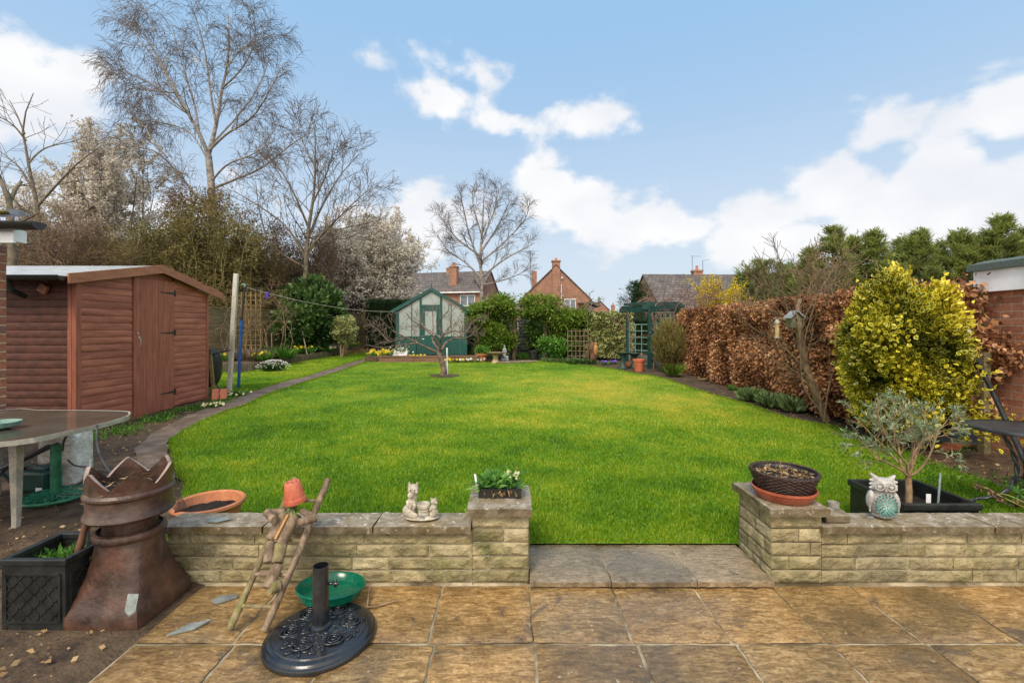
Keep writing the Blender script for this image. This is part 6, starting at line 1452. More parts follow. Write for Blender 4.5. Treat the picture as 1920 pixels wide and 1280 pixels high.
def bedplants():
    def bp(px, py, D, dz=.2): p = at(px, py, D); return (p.x, p.y, g(p.x, p.y)+dz)
    clump('white_flowering_shrub', 'mound of small white flowers by the log edging', 'shrub', bp(513, 690, 11.55, .0), 900, .42, .28, 'laurel', .06, .5, ('white_fl', 150), flat=.8, flsize=.013, flh=-1)
    clump('green_tuft', 'bluish green leafy tuft in the middle of the left bed', 'plant', bp(520, 668, 13.2), 420, .35, .3, 'laurel', .35, .12)
    clump('green_tuft', 'bright green leafy tuft right of the trellis foot', 'plant', bp(535, 672, 13.0), 300, .3, .25, 'fresh', .3, .12)
    clump('daffodil_clump', 'yellow daffodils right of the clothes post', 'flower', bp(492, 676, 12.4), 200, .25, .2, 'fresh', .25, .1, ('yellow_fl', 9), 'daffodils', flsize=.05)
    clump('daffodil_clump', 'few yellow daffodils between the shed and the clothes post', 'flower', bp(422, 676, 12.2), 240, .35, .22, 'fresh', .25, .1, ('yellow_fl', 8), 'daffodils', flsize=.05)
    clump('daffodil_clump', 'yellow daffodils below the big laurel, beside the leaning cane', 'flower', bp(574, 662, 14.6), 200, .25, .22, 'fresh', .25, .1, ('yellow_fl', 14), 'daffodils', flsize=.04)
    clump('daffodil_clump', 'small dull yellow daffodil group left of the leaning cane', 'flower', bp(555, 658, 14.4), 140, .2, .22, 'fresh', .22, .1, ('yellow_fl', 6), 'daffodils', flsize=.05)
    clump('primula_clump', 'cream primulas at the end of the left bed', 'flower', bp(612, 660, 15.4), 200, .3, .15, 'fresh', .14, .3, ('cream_fl', 16), flsize=.05)
    clump('daffodil_clump', 'two yellow daffodils under the last fence panel', 'flower', bp(665, 655, 17.5), 90, .3, .2, 'fresh', .2, .1, ('yellow_fl', 3), 'daffodils', flsize=.035)
    clump('daffodil_clump', 'dense golden daffodils at the end of the path', 'flower', G3(716, 676), 420, .42, .3, 'fresh', .3, .09, ('yellow_fl', 30), 'daffodils', flsize=.05)
    clump('daffodil_clump', 'thin daffodils on the left edge of the path end', 'flower', G3(696, 674), 80, .15, .25, 'fresh', .25, .09, ('yellow_fl', 5), 'daffodils', flsize=.035)
    clump('daffodil_clump', 'low yellow flowers in front of the greenhouse wall centre', 'flower', G3(787, 678), 300, .4, .18, 'fresh', .18, .12, ('yellow_fl', 16), 'daffodils', flsize=.05)
    clump('daffodil_clump', 'low yellow flowers along the wall right of the bare apple tree', 'flower', G3(857, 679), 300, .55, .14, 'fresh', .15, .12, ('yellow_fl', 20), 'daffodils', flsize=.045)
    clump('snowdrop_clump', 'small white flowers at the right end of the greenhouse wall', 'flower', G3(884, 679), 260, .45, .12, 'fresh', .13, .12, ('white_fl', 18), flsize=.045)
    clump('crocus_clump', 'blue purple crocuses at the back edge of the lawn', 'flower', G3(1134, 684), 120, .13, .1, 'fresh', .12, .1, ('purple_fl', 14), 'crocuses', flsize=.035)
    clump('crocus_clump', 'pinkish purple crocuses just left of the green birdbaths', 'flower', G3(1149, 683), 100, .12, .1, 'fresh', .12, .1, ('purple_fl', 10), 'crocuses', flsize=.035)
    clump('low_groundcover', 'trailing grey-green groundcover at the back lawn edge', 'plant', G3(1050, 678), 900, 1.0, .1, 'sage', .1, .4)
    clump('low_groundcover', 'second patch of low green leaves before the trellis', 'plant', G3(1090, 682), 500, .8, .1, 'laurel', .1, .4)
    clump('dull_red_perennial', 'withered reddish perennial stems behind the log edging', 'plant', bp(470, 680, 12.6), 700, .8, .35, 'purple_leaf', .3, .1)
    clump('rough_grass', 'lush long grass tuft between the statue and the black pot', 'plant', G3(985, 672), 700, .6, .15, 'fresh', .22, .08)
    for (a, b, c, lab, mt) in (((576, 662), (565, 610), 14.4, 'pale leaning cane in front of the big laurel', 'alu'), ((510, 655), (509, 624), 14.0, 'short orange cane against the fence panel', 'cane'), ((531, 655), (533, 620), 14.6, 'dull brown cane right of the orange cane', 'timber_old')):
        m_ = MB(); A_ = at(a[0], a[1]+4, c); m_.tube([A_, at(b[0], b[1], c)], .014, 6); tag(recenter(obj('garden_cane', m_, M[mt]), A_), lab, 'cane')
bedplants()

def bush(name, label, cat, px, py, D, rx, rz, ry, mat, n, size, group=None, core='core_green', **k):
    p = at(px, py, D); T = thing(name, label, cat, (p.x, D, g(p.x, D)), group)
    zb = g(p.x, D)
    if core: lump('dark_core', M[core], T, p, (rx*.72, ry*.72, rz*.72), .3, px*.1)
    kw = dict(clumps=90, cr=.14, shell=.72, lump=.16, zmin=zb, aspect=.5); kw.update(k)
    foliage('leaves', M[mat], T, n, p, (rx*.9, ry*.9, rz*.9), size, **kw)
    m_ = MB()
    for q in range(5): m_.tube([(p.x+random.uniform(-.2, .2)*rx, D+random.uniform(-.2, .2), zb-.05), (p.x+random.uniform(-.4, .4)*rx, D, p.z)], .03, 6)
    obj('trunk', m_, M['twig_brown'], T); return T
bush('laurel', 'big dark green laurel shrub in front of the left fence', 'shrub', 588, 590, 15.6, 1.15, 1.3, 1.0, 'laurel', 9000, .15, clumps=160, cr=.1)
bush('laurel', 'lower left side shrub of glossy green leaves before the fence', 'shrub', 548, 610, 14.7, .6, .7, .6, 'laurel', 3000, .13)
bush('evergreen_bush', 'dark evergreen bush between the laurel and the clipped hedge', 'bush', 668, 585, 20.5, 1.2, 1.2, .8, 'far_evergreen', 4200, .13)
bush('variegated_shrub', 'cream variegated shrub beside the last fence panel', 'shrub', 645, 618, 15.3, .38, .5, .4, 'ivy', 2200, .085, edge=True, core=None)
def boxhedge():
    T = thing('clipped_hedge', 'clipped dark evergreen hedge left of the greenhouse', 'hedge', (-5.0, 18.6, .5)); a, b = at(686, 575, 18).x, at(752, 575, 18).x
    c = MB(); c.box(a+.08, b+.3, 18.1, 19.2, .4, 2.4); obj('branches', c, M['core_green'], T)  # plain dark block fills the hedge, inner shade in its colour
    n = 7000; P = np.stack([rng.uniform(a, b+.3, n), 18+.12*rng.random(n), .5+2.0*rng.random(n)], 1); t = rng.random(n) < .2; P[t, 1] = rng.uniform(18, 19.2, t.sum()); P[t, 2] = 2.45+rng.normal(size=t.sum())*.05
    obj('leaves', leafmesh('l', P, rdir(n)+[0, -.4, .2], rdir(n), .07, .6, rng.random(n)*.7), M['far_evergreen'], T)
    T = thing('garage', 'low flat roofed outhouse showing above the clipped hedge', 'building', (-5.3, 23, .48)); m_ = MB(); xa, xb = at(700, 560, 22).x, at(765, 560, 22).x; m_.box(xa, xb, 22, 25, .4, 2.7); obj('wall', m_, M['brick_far'], T); m_ = MB(); m_.box(xa-.1, xb+.1, 21.9, 25.1, 2.7, 2.82); obj('roof', m_, M['felt'], T)
boxhedge()

# ------------------------------------------------------------------ greenhouse and apple tree
def greenhouse():
    x0, x1, y0, y1 = -3.65, -1.41, 14.4, 17.0; xc = (x0+x1)/2; zb, ze, zr, zs = .56, 1.93, 2.58, 1.115
    t = MB(); t.box(-4.4, -1.0, 13.72, 17.6, .3, .55); struct('terrace', t, M['soil'])
    T = thing('greenhouse', 'dark green timber greenhouse with misted glass gable', 'greenhouse', (xc, 15.6, .55)); G = 'green_paint'
    b = MB(); n = 18
    for i in range(n):
        a = x0+.05+(x1-x0-.1)*i/n; c = x0+.05+(x1-x0-.1)*(i+1)/n
        if a < xc+.33 and c > xc-.37: continue
        b.box(a+.002, c-.002, y0, y0+.03, zb, zs, random.random())
    b.box(x0, x0+.03, y0+.03, y1, zb, zs); b.box(x1-.03, x1, y0+.03, y1, zb, zs); b.box(x0+.03, x1-.03, y1-.03, y1, zb, zs); obj('boarding', b, M[G], T)
    gl = MB()
    def zr_(x): return ze+(zr-ze)*(1-abs(x-xc)/(xc-x0))
    gl.prism([(x0+.05, y0+.02, zs), (xc-.37, y0+.02, zs), (xc-.37, y0+.02, zr_(xc-.37)-.05), (x0+.05, y0+.02, ze-.03)], (0, 0, 0), (0, .006, 0)); gl.prism([(xc+.33, y0+.02, zs), (x1-.05, y0+.02, zs), (x1-.05, y0+.02, ze-.03), (xc+.33, y0+.02, zr_(xc+.33)-.05)], (0, 0, 0), (0, .006, 0))
    gl.prism([(xc-.37, y0+.02, 2.12), (xc+.33, y0+.02, 2.12), (xc+.33, y0+.02, zr_(xc+.33)-.05), (xc, y0+.02, zr-.05), (xc-.37, y0+.02, zr_(xc-.37)-.05)], (0, 0, 0), (0, .006, 0)); obj('front_glass', gl, M['gh_glass'], T)
    f = MB()
    for x in (x0, x1-.09): f.box(x, x+.09, y0-.02, y0+.05, zb, ze)
    for x in (xc-.37, xc+.27): f.box(x, x+.06, y0-.018, y0+.04, zb, zr_(x)-.02)
    f.box(xc-.46, xc-.372, y0-.01, y0+.03, zb, zs-.021); f.box(xc+.335, xc+.42, y0-.01, y0+.03, zb, zs-.021)
    f.box(xc-.31, xc+.27, y0-.016, y0+.04, 2.07, 2.13); f.box(x0+.09, xc-.375, y0-.014, y0+.035, zs-.02, zs+.03); f.box(xc+.335, x1-.09, y0-.014, y0+.035, zs-.02, zs+.03)
    for x in (x0+.5, x1-.5): f.box(x-.008, x+.008, y0+.0, y0+.02, zs+.03, zr_(x)-.04)
    obj('frame', f, M[G], T)
    bb = MB()
    for s_ in (-1, 1): bb.bar((xc+s_*.01, y0-.03, zr+.03), (xc+s_*(xc-x0+.12), y0-.03, ze-.02), .04, .1)
    bb.box(xc-.02, xc+.02, y0-.05, y0-.01, zr+.05, zr+.2); obj('bargeboard', bb, M[G], T)
    r = MB()
    for s_ in (-1, 1): r.prism([(xc, y0, zr), (xc+s_*(xc-x0+.04), y0, ze-.01), (xc+s_*(xc-x0+.04), y0, ze+.005), (xc, y0, zr+.015)], (0, 0, 0), (0, y1-y0, 0))
    r.box(x0+.005, x0+.01, y0+.05, y1, zs, ze-.01); r.box(x1-.01, x1-.005, y0+.05, y1, zs, ze-.01); obj('side_glass', r, M['gh_glass'], T)
    ev = MB(); ev.box(x0-.08, x0+.0, y0, y1, ze-.06, ze+.0); ev.box(x1, x1+.08, y0, y1, ze-.06, ze+.0); obj('gutter', ev, M['plastic_black'], T)
    d = MB(); d.box(xc-.3, xc-.2, y0-.03, y0-.002, zb+.02, 2.06); d.box(xc+.16, xc+.26, y0-.03, y0-.002, zb+.02, 2.06); d.box(xc-.2, xc+.16, y0-.03, y0-.002, 1.94, 2.06); d.box(xc-.2, xc+.16, y0-.028, y0-.002, zb+.02, zs+.06)
    for k in range(5): d.box(xc-.2+.072*k, xc-.2+.072*k+.066, y0-.034, y0-.029, zb+.1, zs)
    dr = obj('door', d, M[G], T); p = MB(); p.box(xc-.2, xc+.16, y0-.018, y0-.012, zs+.06, 1.94); obj('door_glass', p, M['gh_glass'], dr); h = MB(); h.box(xc-.29, xc-.22, y0-.045, y0-.031, 1.05, 1.07); obj('door_handle', h, M['white'], dr)
    # things glimpsed inside: shelf with pots
    w = MB(); w.box(-3.95, -1.02, 13.6, 13.7, .33, .545); w.box(-4.0, -1.0, 13.58, 13.72, .546, .58); o = obj('low_wall', w, M['wall_low']); tag(recenter(o, (-2.5, 13.65, .35)), 'low red-brown retaining wall before the greenhouse', 'wall')
M['wall_low'] = brickmat('brick_low_wall', 0, (.2, .085, .05), (.28, .14, .09), (.22, .17, .11), .3, .07, .02)
greenhouse()
def appletree():
    D = 10.58; b = G3(831.5, 706); T = thing('apple_tree', 'small bare spreading apple tree standing in the lawn', 'tree', b); big, fine = Paths(), Paths()
    def z(px, py): return (px/6.74+640, py/6.74+530)
    def pl(ps, dd): return smoothpath([np.array(at(*z(*p), D+dd*i/(len(ps)-1))) for i, p in enumerate(ps)], 4)
    tr = pl([(1290, 1190), (1295, 1100), (1270, 1000), (1240, 900), (1238, 870)], 0); big.add(tr, .072, .052)
    cfg = {0: (8, .5, 42, -.05, .24, 6), 1: (5, .24, 45, -.05, .24, 4), 'fine': 1, 'rk': .42, 'rmin': .0035, 't0': .3}
    for ps, dd, r in [([(1232, 882), (1080, 820), (960, 760), (820, 690), (700, 640), (600, 560), (510, 470)], -.6, .045), ([(820, 690), (700, 720), (600, 740), (460, 590), (350, 520)], .5, .022), ([(1240, 870), (1250, 760), (1265, 680), (1400, 610), (1500, 625), (1600, 600)], -.8, .042),
                      ([(1262, 700), (1180, 640), (1050, 560), (1000, 480), (990, 380)], .4, .03), ([(1265, 855), (1340, 740), (1560, 640), (1650, 500), (1740, 430)], .7, .035), ([(1240, 860), (1150, 720), (1160, 560), (1150, 400), (1170, 270)], .7, .035),
                      ([(1270, 640), (1240, 480), (1300, 420), (1390, 290)], -.5, .022), ([(960, 760), (800, 780), (640, 800), (500, 820), (310, 780)], .7, .025), ([(1250, 800), (1100, 620), (900, 480), (820, 380)], -.9, .025), ([(1300, 700), (1420, 560), (1500, 400)], .9, .02), ([(1400, 700), (1600, 690), (1760, 560)], -.4, .02)]:
        grow(big, fine, resample(pl(ps, dd), 14), r*.72, .005, 0, cfg)
    tree_parts(T, M['apple'], M['apple'], big, fine, 9, 3)
    m_ = MB(); a = G3(839, 705); m_.tube([a-Vector((0, 0, .05)), at(838, 652, a.y)], .018, 7); tag(recenter(obj('white_stake', m_, M['white']), a), 'thin white stake beside the apple tree trunk', 'stake')
    T2 = MB(); c = G3(833, 706, .02); k = 24; vs = [(c.x+(.34+.05*math.sin(3*t))*math.cos(t), c.y+.3*math.sin(t), g(0, c.y+.3*math.sin(t))+.024) for t in [2*PI*i/k for i in range(k)]]; T2.add([(c.x, c.y, c.z+.03)]+vs, [(0, 1+i, 1+(i+1) % k) for i in range(k)]); struct('bare_earth', T2, M['soil'])
    T = thing('white_planter', 'white container of pale flowers left of the greenhouse door', 'planter', at(750, 667, 14.0)); p = at(750, 667, 14.0)
    m_ = MB(); m_.prism([(p.x-.22, p.y, p.z), (p.x+.2, p.y, p.z), (p.x+.24, p.y, p.z+.14), (p.x-.19, p.y, p.z+.14)], (0, 0, 0), (0, .25, 0)); obj('container', m_, M['white'], T)
    n = 260; P = np.array(p)+[0, .1, .17]+rng.normal(size=(n, 3))*[.13, .08, .05]; obj('leaves', leafmesh('l', P, rdir(n), rdir(n), .07, .5), M['sage'], T); n = 60; P = np.array(p)+[0, .05, .2]+rng.normal(size=(n, 3))*[.13, .08, .06]; obj('flowers', leafmesh('l', P, rdir(n), rdir(n), .06, .9), M['white_fl'], T)
appletree()

# ------------------------------------------------------------------ back of the garden
def climbers():
    T = thing('pergola', 'rustic pole pergola under the green climbers at the garden end', 'pergola', (.5, 14.8, .4))
    for px, D in ((893, 14.8), (930, 15.2), (964, 14.6), (1022, 14.6), (1060, 15.2), (1098, 14.8)):
        m_ = MB(); p = at(px, 640, D); m_.tube([(p.x, D, .35), (p.x+.02, D, 2.15)], .06, 8); obj('post', m_, M['log'], T)
    for D in (14.6, 15.2): m_ = MB(); m_.tube([at(880, 580, D), at(1105, 582, D)], .05, 7); obj('beam', m_, M['log'], T)
    big, fine = Paths(), Paths(); cfg = {0: (8, .7, 45, .03, .3, 6), 1: (4, .3, 45, .1, .3, 4), 'fine': 1, 'rmin': .006}
    for px in (893, 905, 930, 940, 964, 1022, 1030, 1060, 1085, 1098):
        p = at(px, 640, 14.6); grow(big, fine, resample(smoothpath([(p.x, 14.55, .4), (p.x+.1, 14.5, 1.0), (p.x-.1, 14.5, 1.6), (p.x+.2, 14.5, 2.2), (p.x+.5, 14.6, 2.35)]), 10), .02, .008, 0, cfg)
    W = thing('climber_stems', 'tangle of brown climber stems winding up the pergola poles', 'climber', (.5, 14.6, .4)); tree_parts(W, M['twig_brown'], M['twig_brown'], big, fine, 5, 3, ('stems', 'twigs'))
    spec = [(908, 590, .5, .42, 'leafy green climber on the pergola beside the greenhouse'), (940, 578, .5, .36, 'dull green climber head second along the pergola'), (1010, 577, .62, .36, 'brightest and widest climber head over the garden arch'), (1052, 600, .42, .3, 'small drooping climber right of the arch'), (1082, 602, .45, .38, 'rounded green climber at the right end of the pergola')]
    for px, py, rx, rz, lab in spec:
        c = at(px, py, 14.7); T = thing('climbing_plant', lab, 'climber', (c.x, 14.7, .4), 'green climbers over the pergola')
        foliage('leaves', M['climber'], T, 3600, c, (rx*1.05, .6, rz*1.05), .1, .4, .1, clumps=45, cr=.2, shell=.45, vhi=1.0, vlo=.15)
        n = 1500; P = np.stack([c.x+rng.normal(size=n)*rx*.5, 14.6+rng.normal(size=n)*.2, c.z-rz*.5-1.1*rng.random(n)**1.3], 1); obj('hanging_shoots', leafmesh('l', P, rdir(n)+[0, 0, -.4], rdir(n), .09, .35, rng.random(n)*.55), M['climber'], T)
    for px, py, rx, rz, D, mat, lab in [(925, 632, .32, .36, 14.3, 'climber', 'olive green shrub behind the stone birdbath'), (950, 640, .28, .3, 14.5, 'climber', 'yellowish shrub behind the grey statue'), (1035, 650, .4, .32, 14.0, 'fresh', 'fresh green shrub at the foot of the arch post'), (1062, 640, .35, .38, 14.4, 'climber', 'dull green shrub before the low brown trellis'),
                                       (1003, 625, .3, .75, 16.0, 'far_evergreen', 'narrow dark conifer beside the grey shed door'), (898, 630, .25, .45, 15.4, 'far_evergreen', 'dark evergreen filling the gap by the greenhouse')]:
        c = at(px, py, D); T = thing('shrub', lab, 'shrub', (c.x, D, g(0, D))); foliage('leaves', M[mat], T, 2200, c, (rx, .3, rz), .08, .4, .3, clumps=40, cr=.25, shell=.3)
    # dark thicket behind so that the far ground does not show through
    T = thing('boundary_hedge', 'shady evergreen hedge closing the end of the garden', 'hedge', (1.5, 17.6, .45)); m_ = MB(); n = 40; V = []
    for i in range(n+1):
        x = -1.2+8.2*i/n; h = 1.75+.25*(fbm(x*2, 3, 0, 3)-.5)
        for y, z in ((17.3, .3), (17.35, h-.15), (17.6, h), (18.2, h), (18.3, .3)): V.append((x, y+.1*float(vn(x*4, z*4)), z))
    m_.add(V, [(i*5+j, i*5+j+1, (i+1)*5+j+1, (i+1)*5+j) for i in range(n) for j in range(4)]); obj('branches', m_, M['core_green'], T)  # dark filler body, coloured as the shaded inside of the hedge
    n = 11000; P = np.stack([rng.uniform(-1.2, 7, n), 17.25+.15*rng.random(n), .4+1.5*rng.random(n)], 1); obj('leaves', leafmesh('l', P, rdir(n)+[0, -.3, .2], rdir(n), .09, .5, rng.random(n)*.8), M['far_evergreen'], T)
    # grey shed with the round ornament
    T = thing('grey_shed', 'dark grey boarded shed framed by the garden arch', 'shed', (.35, 16.6, .45)); a, b = at(955, 620, 16.2).x, at(1001, 620, 16.2).x; m_ = MB(); z = .5
    while z < 1.85: m_.prism([(a, 16.2, z), (b, 16.2, z), (b, 16.225, z+.12), (a, 16.225, z+.12)], (0, 0, 0), (0, .02, 0)); z += .118
    m_.box(a+.01, b-.01, 16.25, 17.2, .45, 1.85); obj('wall', m_, M['grey_paint'], T); m_ = MB(); m_.prism([(a-.08, 16.1, 1.86), (b+.08, 16.1, 1.86), ((a+b)/2, 16.1, 2.0)], (0, 0, 0), (0, 1.2, 0)); obj('roof', m_, M['felt_green'], T)
    c = at(971, 597, 15.9); W = thing('hanging_ornament', 'round pale disc ornament with a pendulum hanging before the grey shed', 'ornament', c)
    m_ = MB(); m_.ball(c, (.095, .015, .095), 20); obj('disc', m_, M['cast'], W, smooth=True); m_ = MB(); m_.ball(c+Vector((0, -.012, 0)), (.05, .01, .05), 14); obj('disc_centre', m_, M['log_cut'], W, smooth=True)
    m_ = MB(); m_.bar(c-Vector((0, 0, .15)), c-Vector((0, 0, .42)), .025, .01); m_.ball(c-Vector((0, 0, .5)), .025, 8); obj('pendulum', m_, M['white'], W)
    # ivy hedge, low trellis
    T = thing('ivy_hedge', 'cream and green variegated ivy hedge left of the green arbour', 'hedge', (3.1, 14.6, .4)); xa, xb = at(1100, 600, 14.2).x, at(1186, 600, 14.2).x; m_ = MB(); m_.box(xa+.1, xb-.05, 14.45, 15.1, .4, 1.7); obj('branches', m_, M['core_green'], T)  # dark block behind the ivy leaves, painted as inner shade
    n = 5200; u = rng.random(n); x = xa+(xb-xa)*rng.random(n); z = .5+1.35*u; y = 14.25+.2*rng.random(n)+.0*x; P = np.stack([x+rng.normal(size=n)*.03, y-.25*(fbm(x*3, z*3, 0, 2)-.3), z+.08*(fbm(x*4, 7, 0, 2))], 1)
    obj('leaves', leafmesh('iv', P, rdir(n)+[0, -.2, -.2], rdir(n), .1, .85, None, .1, edge=True), M['ivy'], T)
    T = thing('low_trellis', 'short brown square trellis in front of the ivy', 'trellis', at(1082, 650, 13.9)); m_ = MB(); a, b = at(1064, 0, 13.9).x, at(1102, 0, 13.9).x
    for k in range(6): x = a+(b-a)*k/5; m_.box(x, x+.018, 13.9, 13.91, .45, 1.38)
    for k in range(6): m_.box(a, b, 13.911, 13.92, .55+k*.15, .568+k*.15)
    obj('lattice', m_, M['log'], T)
    T = thing('carved_stump', 'dark twisted stump standing before the ivy', 'stump', at(1111, 662, 13.9)); m_ = MB(); p = at(1111, 668, 13.9); m_.tube([(p.x+.03*math.sin(i), 13.9+.02*math.cos(i*2), .42+i*.08) for i in range(8)], [.12, .1, .11, .08, .1, .08, .09, .05], 9); obj('stump', m_, M['rust'], T, smooth=True)
climbers()
def ornaments():
    # green arbour
    T = thing('arbour', 'dark green painted garden arbour with lattice sides', 'arbour', (3.8, 12.4, .33)); G = M['green_arbour']
    P = {'a': (3.22, 12.75), 'b': (3.63, 12.1), 'c': (4.37, 12.15), 'd': (4.0, 13.0)}
    for k, (x, y) in P.items(): m_ = MB(); m_.box(x-.045, x+.045, y-.045, y+.045, .28, 1.93); obj('post', m_, G, T)
    for k, (p, q, z, w) in enumerate((('a', 'b', 1.9, .3), ('b', 'c', 1.96, .2), ('d', 'c', 1.9, .2), ('a', 'd', 1.94, .2))):
        u = (Vector(P[q])-Vector(P[p])).normalized(); a = Vector((*P[p], z))-Vector((u.x, u.y, 0))*w; b = Vector((*P[q], z))+Vector((u.x, u.y, 0))*w; m_ = MB(); m_.bar(a, b, .05, .13); obj('beam', m_, G, T)
    for k in range(5): m_ = MB(); t = k/4; a = Vector((3.22+.41*t-.1, 12.75-.65*t, 2.06)); b = Vector((4.0+.37*t+.12, 13.0-.85*t, 2.06)); m_.bar(a, b, .04, .07); obj('rafter', m_, G, T)
    def lat(p, q, z0, z1, nx, nz):
        m_ = MB(); a = Vector((*p, 0)); b = Vector((*q, 0)); u = (b-a).normalized(); a = a+u*.05; b = b-u*.05
        for i in range(nx+1): c = a.lerp(b, i/nx); m_.bar(c+Vector((0, 0, z0)), c+Vector((0, 0, z1)), .022, .012)
        for i in range(nz+1): z = z0+(z1-z0)*i/nz; m_.bar(a+Vector((0, -.012, z)), b+Vector((0, -.012, z)), .012, .022)
        obj('lattice', m_, M['green_pale'], T)
    lat(P['b'], P['c'], .45, 1.82, 5, 9); lat(P['a'], P['b'], .45, 1.5, 3, 6)
    s = MB(); s.box(3.65, 4.2, 12.3, 12.8, .68, .72); obj('bench_seat', s, G, T)
    big, fine = Paths(), Paths(); cfg = {0: (9, .8, 50, -.02, .25, 6), 1: (6, .4, 45, -.02, .25, 5), 'fine': 1, 'rmin': .005}
    for (x, y) in ((3.25, 12.7), (3.7, 12.0), (4.3, 12.1), (4.3, 12.6), (4.7, 12.9), (5.3, 13.2), (5.0, 13.1)): grow(big, fine, resample(smoothpath([(x, y, .3), (x+.05, y, 1.2), (x-.03, y, 1.9), (x+.4, y, 2.2), (x+.9, y+.1, 2.3)]), 10), .022, .008, 0, cfg)
    W = thing('bare_climber', 'pinkish bare climber twigs over the green arbour', 'climber', (3.9, 12.6, .33)); tree_parts(W, M['twig_pink'], M['twig_pink'], big, fine, 6, 3, ('stems', 'twigs'))
    # pots and birdbaths
    def pot(name, lab, px, py, r, h, mat, rim=.02, grp=None):
        c = G3(px, py); T = thing(name, lab, 'plant pot', c, grp); m_ = MB(); m_.lathe([(r*.7, 0), (r*.95, h*.8), (r*1.05, h*.8), (r*1.08, h), (r*.95, h), (r*.85, h*.8), (0, h*.78)], c, 28); obj('pot', m_, M[mat], T, smooth='auto'); q = MB(); q.lathe([(r*.88, h*.84), (0, h*.86)], c, 20); obj('soil', q, M['soil_dark'], T); return c
    pot('flowerpot', 'large orange-red flowerpot in front of the green arbour', 1198, 696, .145, .31, 'terra_red')
    c = pot('terracotta_planter', 'terracotta planter with a bright green mounded plant beside the stone birdbath', 903, 678, .18, .25, 'terracotta'); T = bpy.data.objects[[o.name for o in COL.objects if o.get('label', '').startswith('terracotta planter')][0]]
    foliage('plant', M['fresh'], T, 800, (c.x+.03, c.y, c.z+.34), (.16, .14, .12), .05, .5, .3, clumps=30, cr=.3, shell=.4)
    pot('flowerpot', 'black round pot at the right side of the garden arch', 1001, 677, .17, .33, 'plastic_black')
    m_ = MB(); c = G3(1176, 690, .09); m_.ball(c, .09, 16); tag(recenter(obj('red_ball', m_, M['terra_red'], smooth=True), c), 'small red ball on the ground between the green birdbaths', 'ball')
    def bath(lab, px, py, h, r, mat, top=None, rb=.09):
        c = G3(px, py); T = thing('birdbath', lab, 'birdbath', c); m_ = MB(); m_.lathe([(rb*1.3, 0), (rb*1.3, .03), (rb, .06), (rb*.7, h*.5), (rb*.8, h-.08), (rb*1.1, h-.05)], c, 20); obj('pedestal', m_, M[mat], T, smooth='auto')
        m_ = MB(); m_.lathe([(rb, h-.05), (r*.8, h-.03), (r, h+.02), (r*.97, h+.025), (r*.8, h-.005), (0, h-.01)], c, 30); obj('bowl', m_, M[top or mat], T, smooth='auto')
    bath('dark green pedestal birdbath at the right end of the lawn', 1168, 692, .42, .17, 'green_dark'); bath('second dark birdbath partly behind the orange-red flowerpot', 1189, 690, .38, .16, 'green_dark')
    bath('stone birdbath with a pale pedestal and brown bowl at the back of the lawn', 929, 681, .3, .27, 'stone_pale', 'log', .1)
    # statue
    c = G3(946, 679); T = thing('garden_statue', 'small grey stone figure standing right of the stone birdbath', 'statue', c); m_ = MB(); m_.box(c.x-.1, c.x+.12, c.y-.08, c.y+.08, c.z, c.z+.12); obj('plinth', m_, M['stone_grey'], T, bevel=.01)
    m_ = MB(); x, y, z = c.x, c.y, c.z+.12; m_.ball((x, y, z+.1), (.055, .05, .11), 12); m_.ball((x, y, z+.24), (.045, .04, .09), 12); m_.ball((x, y, z+.36), .036, 12); m_.tube([(x-.03, y, z+.29), (x-.055, y-.05, z+.2), (x+.02, y-.07, z+.17)], .016, 7); m_.tube([(x+.03, y, z+.29), (x+.06, y-.05, z+.2), (x+.03, y-.07, z+.17)], .016, 7); m_.ball((x+.08, y, z+.03), (.05, .05, .05), 10)
    remesh(obj('figure', m_, M['stone_grey'], T), .008)
    m_ = MB()
    for i in range(16):
        t = i/15; p = G3(940+60*t, 682-3*t); m_.obox((p.x, p.y, p.z+.03), (.26, .2, .05), Matrix.Rotation(random.uniform(-.4, .4), 3, 'Z'))
    tag(recenter(obj('stone_edging', m_, M['coping'], bevel=.01), G3(970, 680)), 'rough flat stones edging the bed behind the lawn', 'edging')
    c = at(1117, 655, 13.6); m_ = MB(); m_.ball(c, (.07, .06, .17), 12); m_.ball(c+Vector((0, 0, .17)), .05, 10); tag(recenter(remesh(obj('garden_gnome', m_, M['log_cut'], smooth=True), .01), c), 'weathered tan stone ornament beside the dark stump', 'garden ornament')
    # domed dark roof beyond the hedge
    T = thing('barbecue_shelter', 'low black domed roof just showing over the beech hedge', 'shelter', (5.3, 13.2, .4)); m_ = MB(); a, b = at(1288, 0, 13.2).x, at(1332, 0, 13.2).x; n = 10; pts = [(a+(b-a)*i/n, 13.2, 1.88+.13*math.sin(PI*i/n)**.7) for i in range(n+1)]; m_.prism(pts+[(b, 13.2, 1.84), (a, 13.2, 1.84)], (0, 0, 0), (0, 1.0, 0)); obj('roof', m_, M['plastic_black'], T); m_ = MB()
    for x in (a+.05, b-.05): m_.box(x-.03, x+.03, 13.25, 13.31, .3, 1.84); m_.box(x-.03, x+.03, 14.05, 14.11, .3, 1.84)
    obj('posts', m_, M['fence'], T)
M['twig_pink'] = M2('pinkish_bare_twig', (.16, .085, .065), (.3, .18, .14), 6, .9, .2)
M['green_dark'] = M2('mossy_dark_green', (.012, .04, .03), (.05, .09, .06), 12, .6, .3)
M['stone_pale'] = M2('pale_yellow_stone', (.4, .3, .14), (.6, .48, .26), 14, .85, .3)
M['stone_grey'] = M2('grey_stone', (.2, .22, .22), (.38, .4, .4), 14, .85, .3)
ornaments()
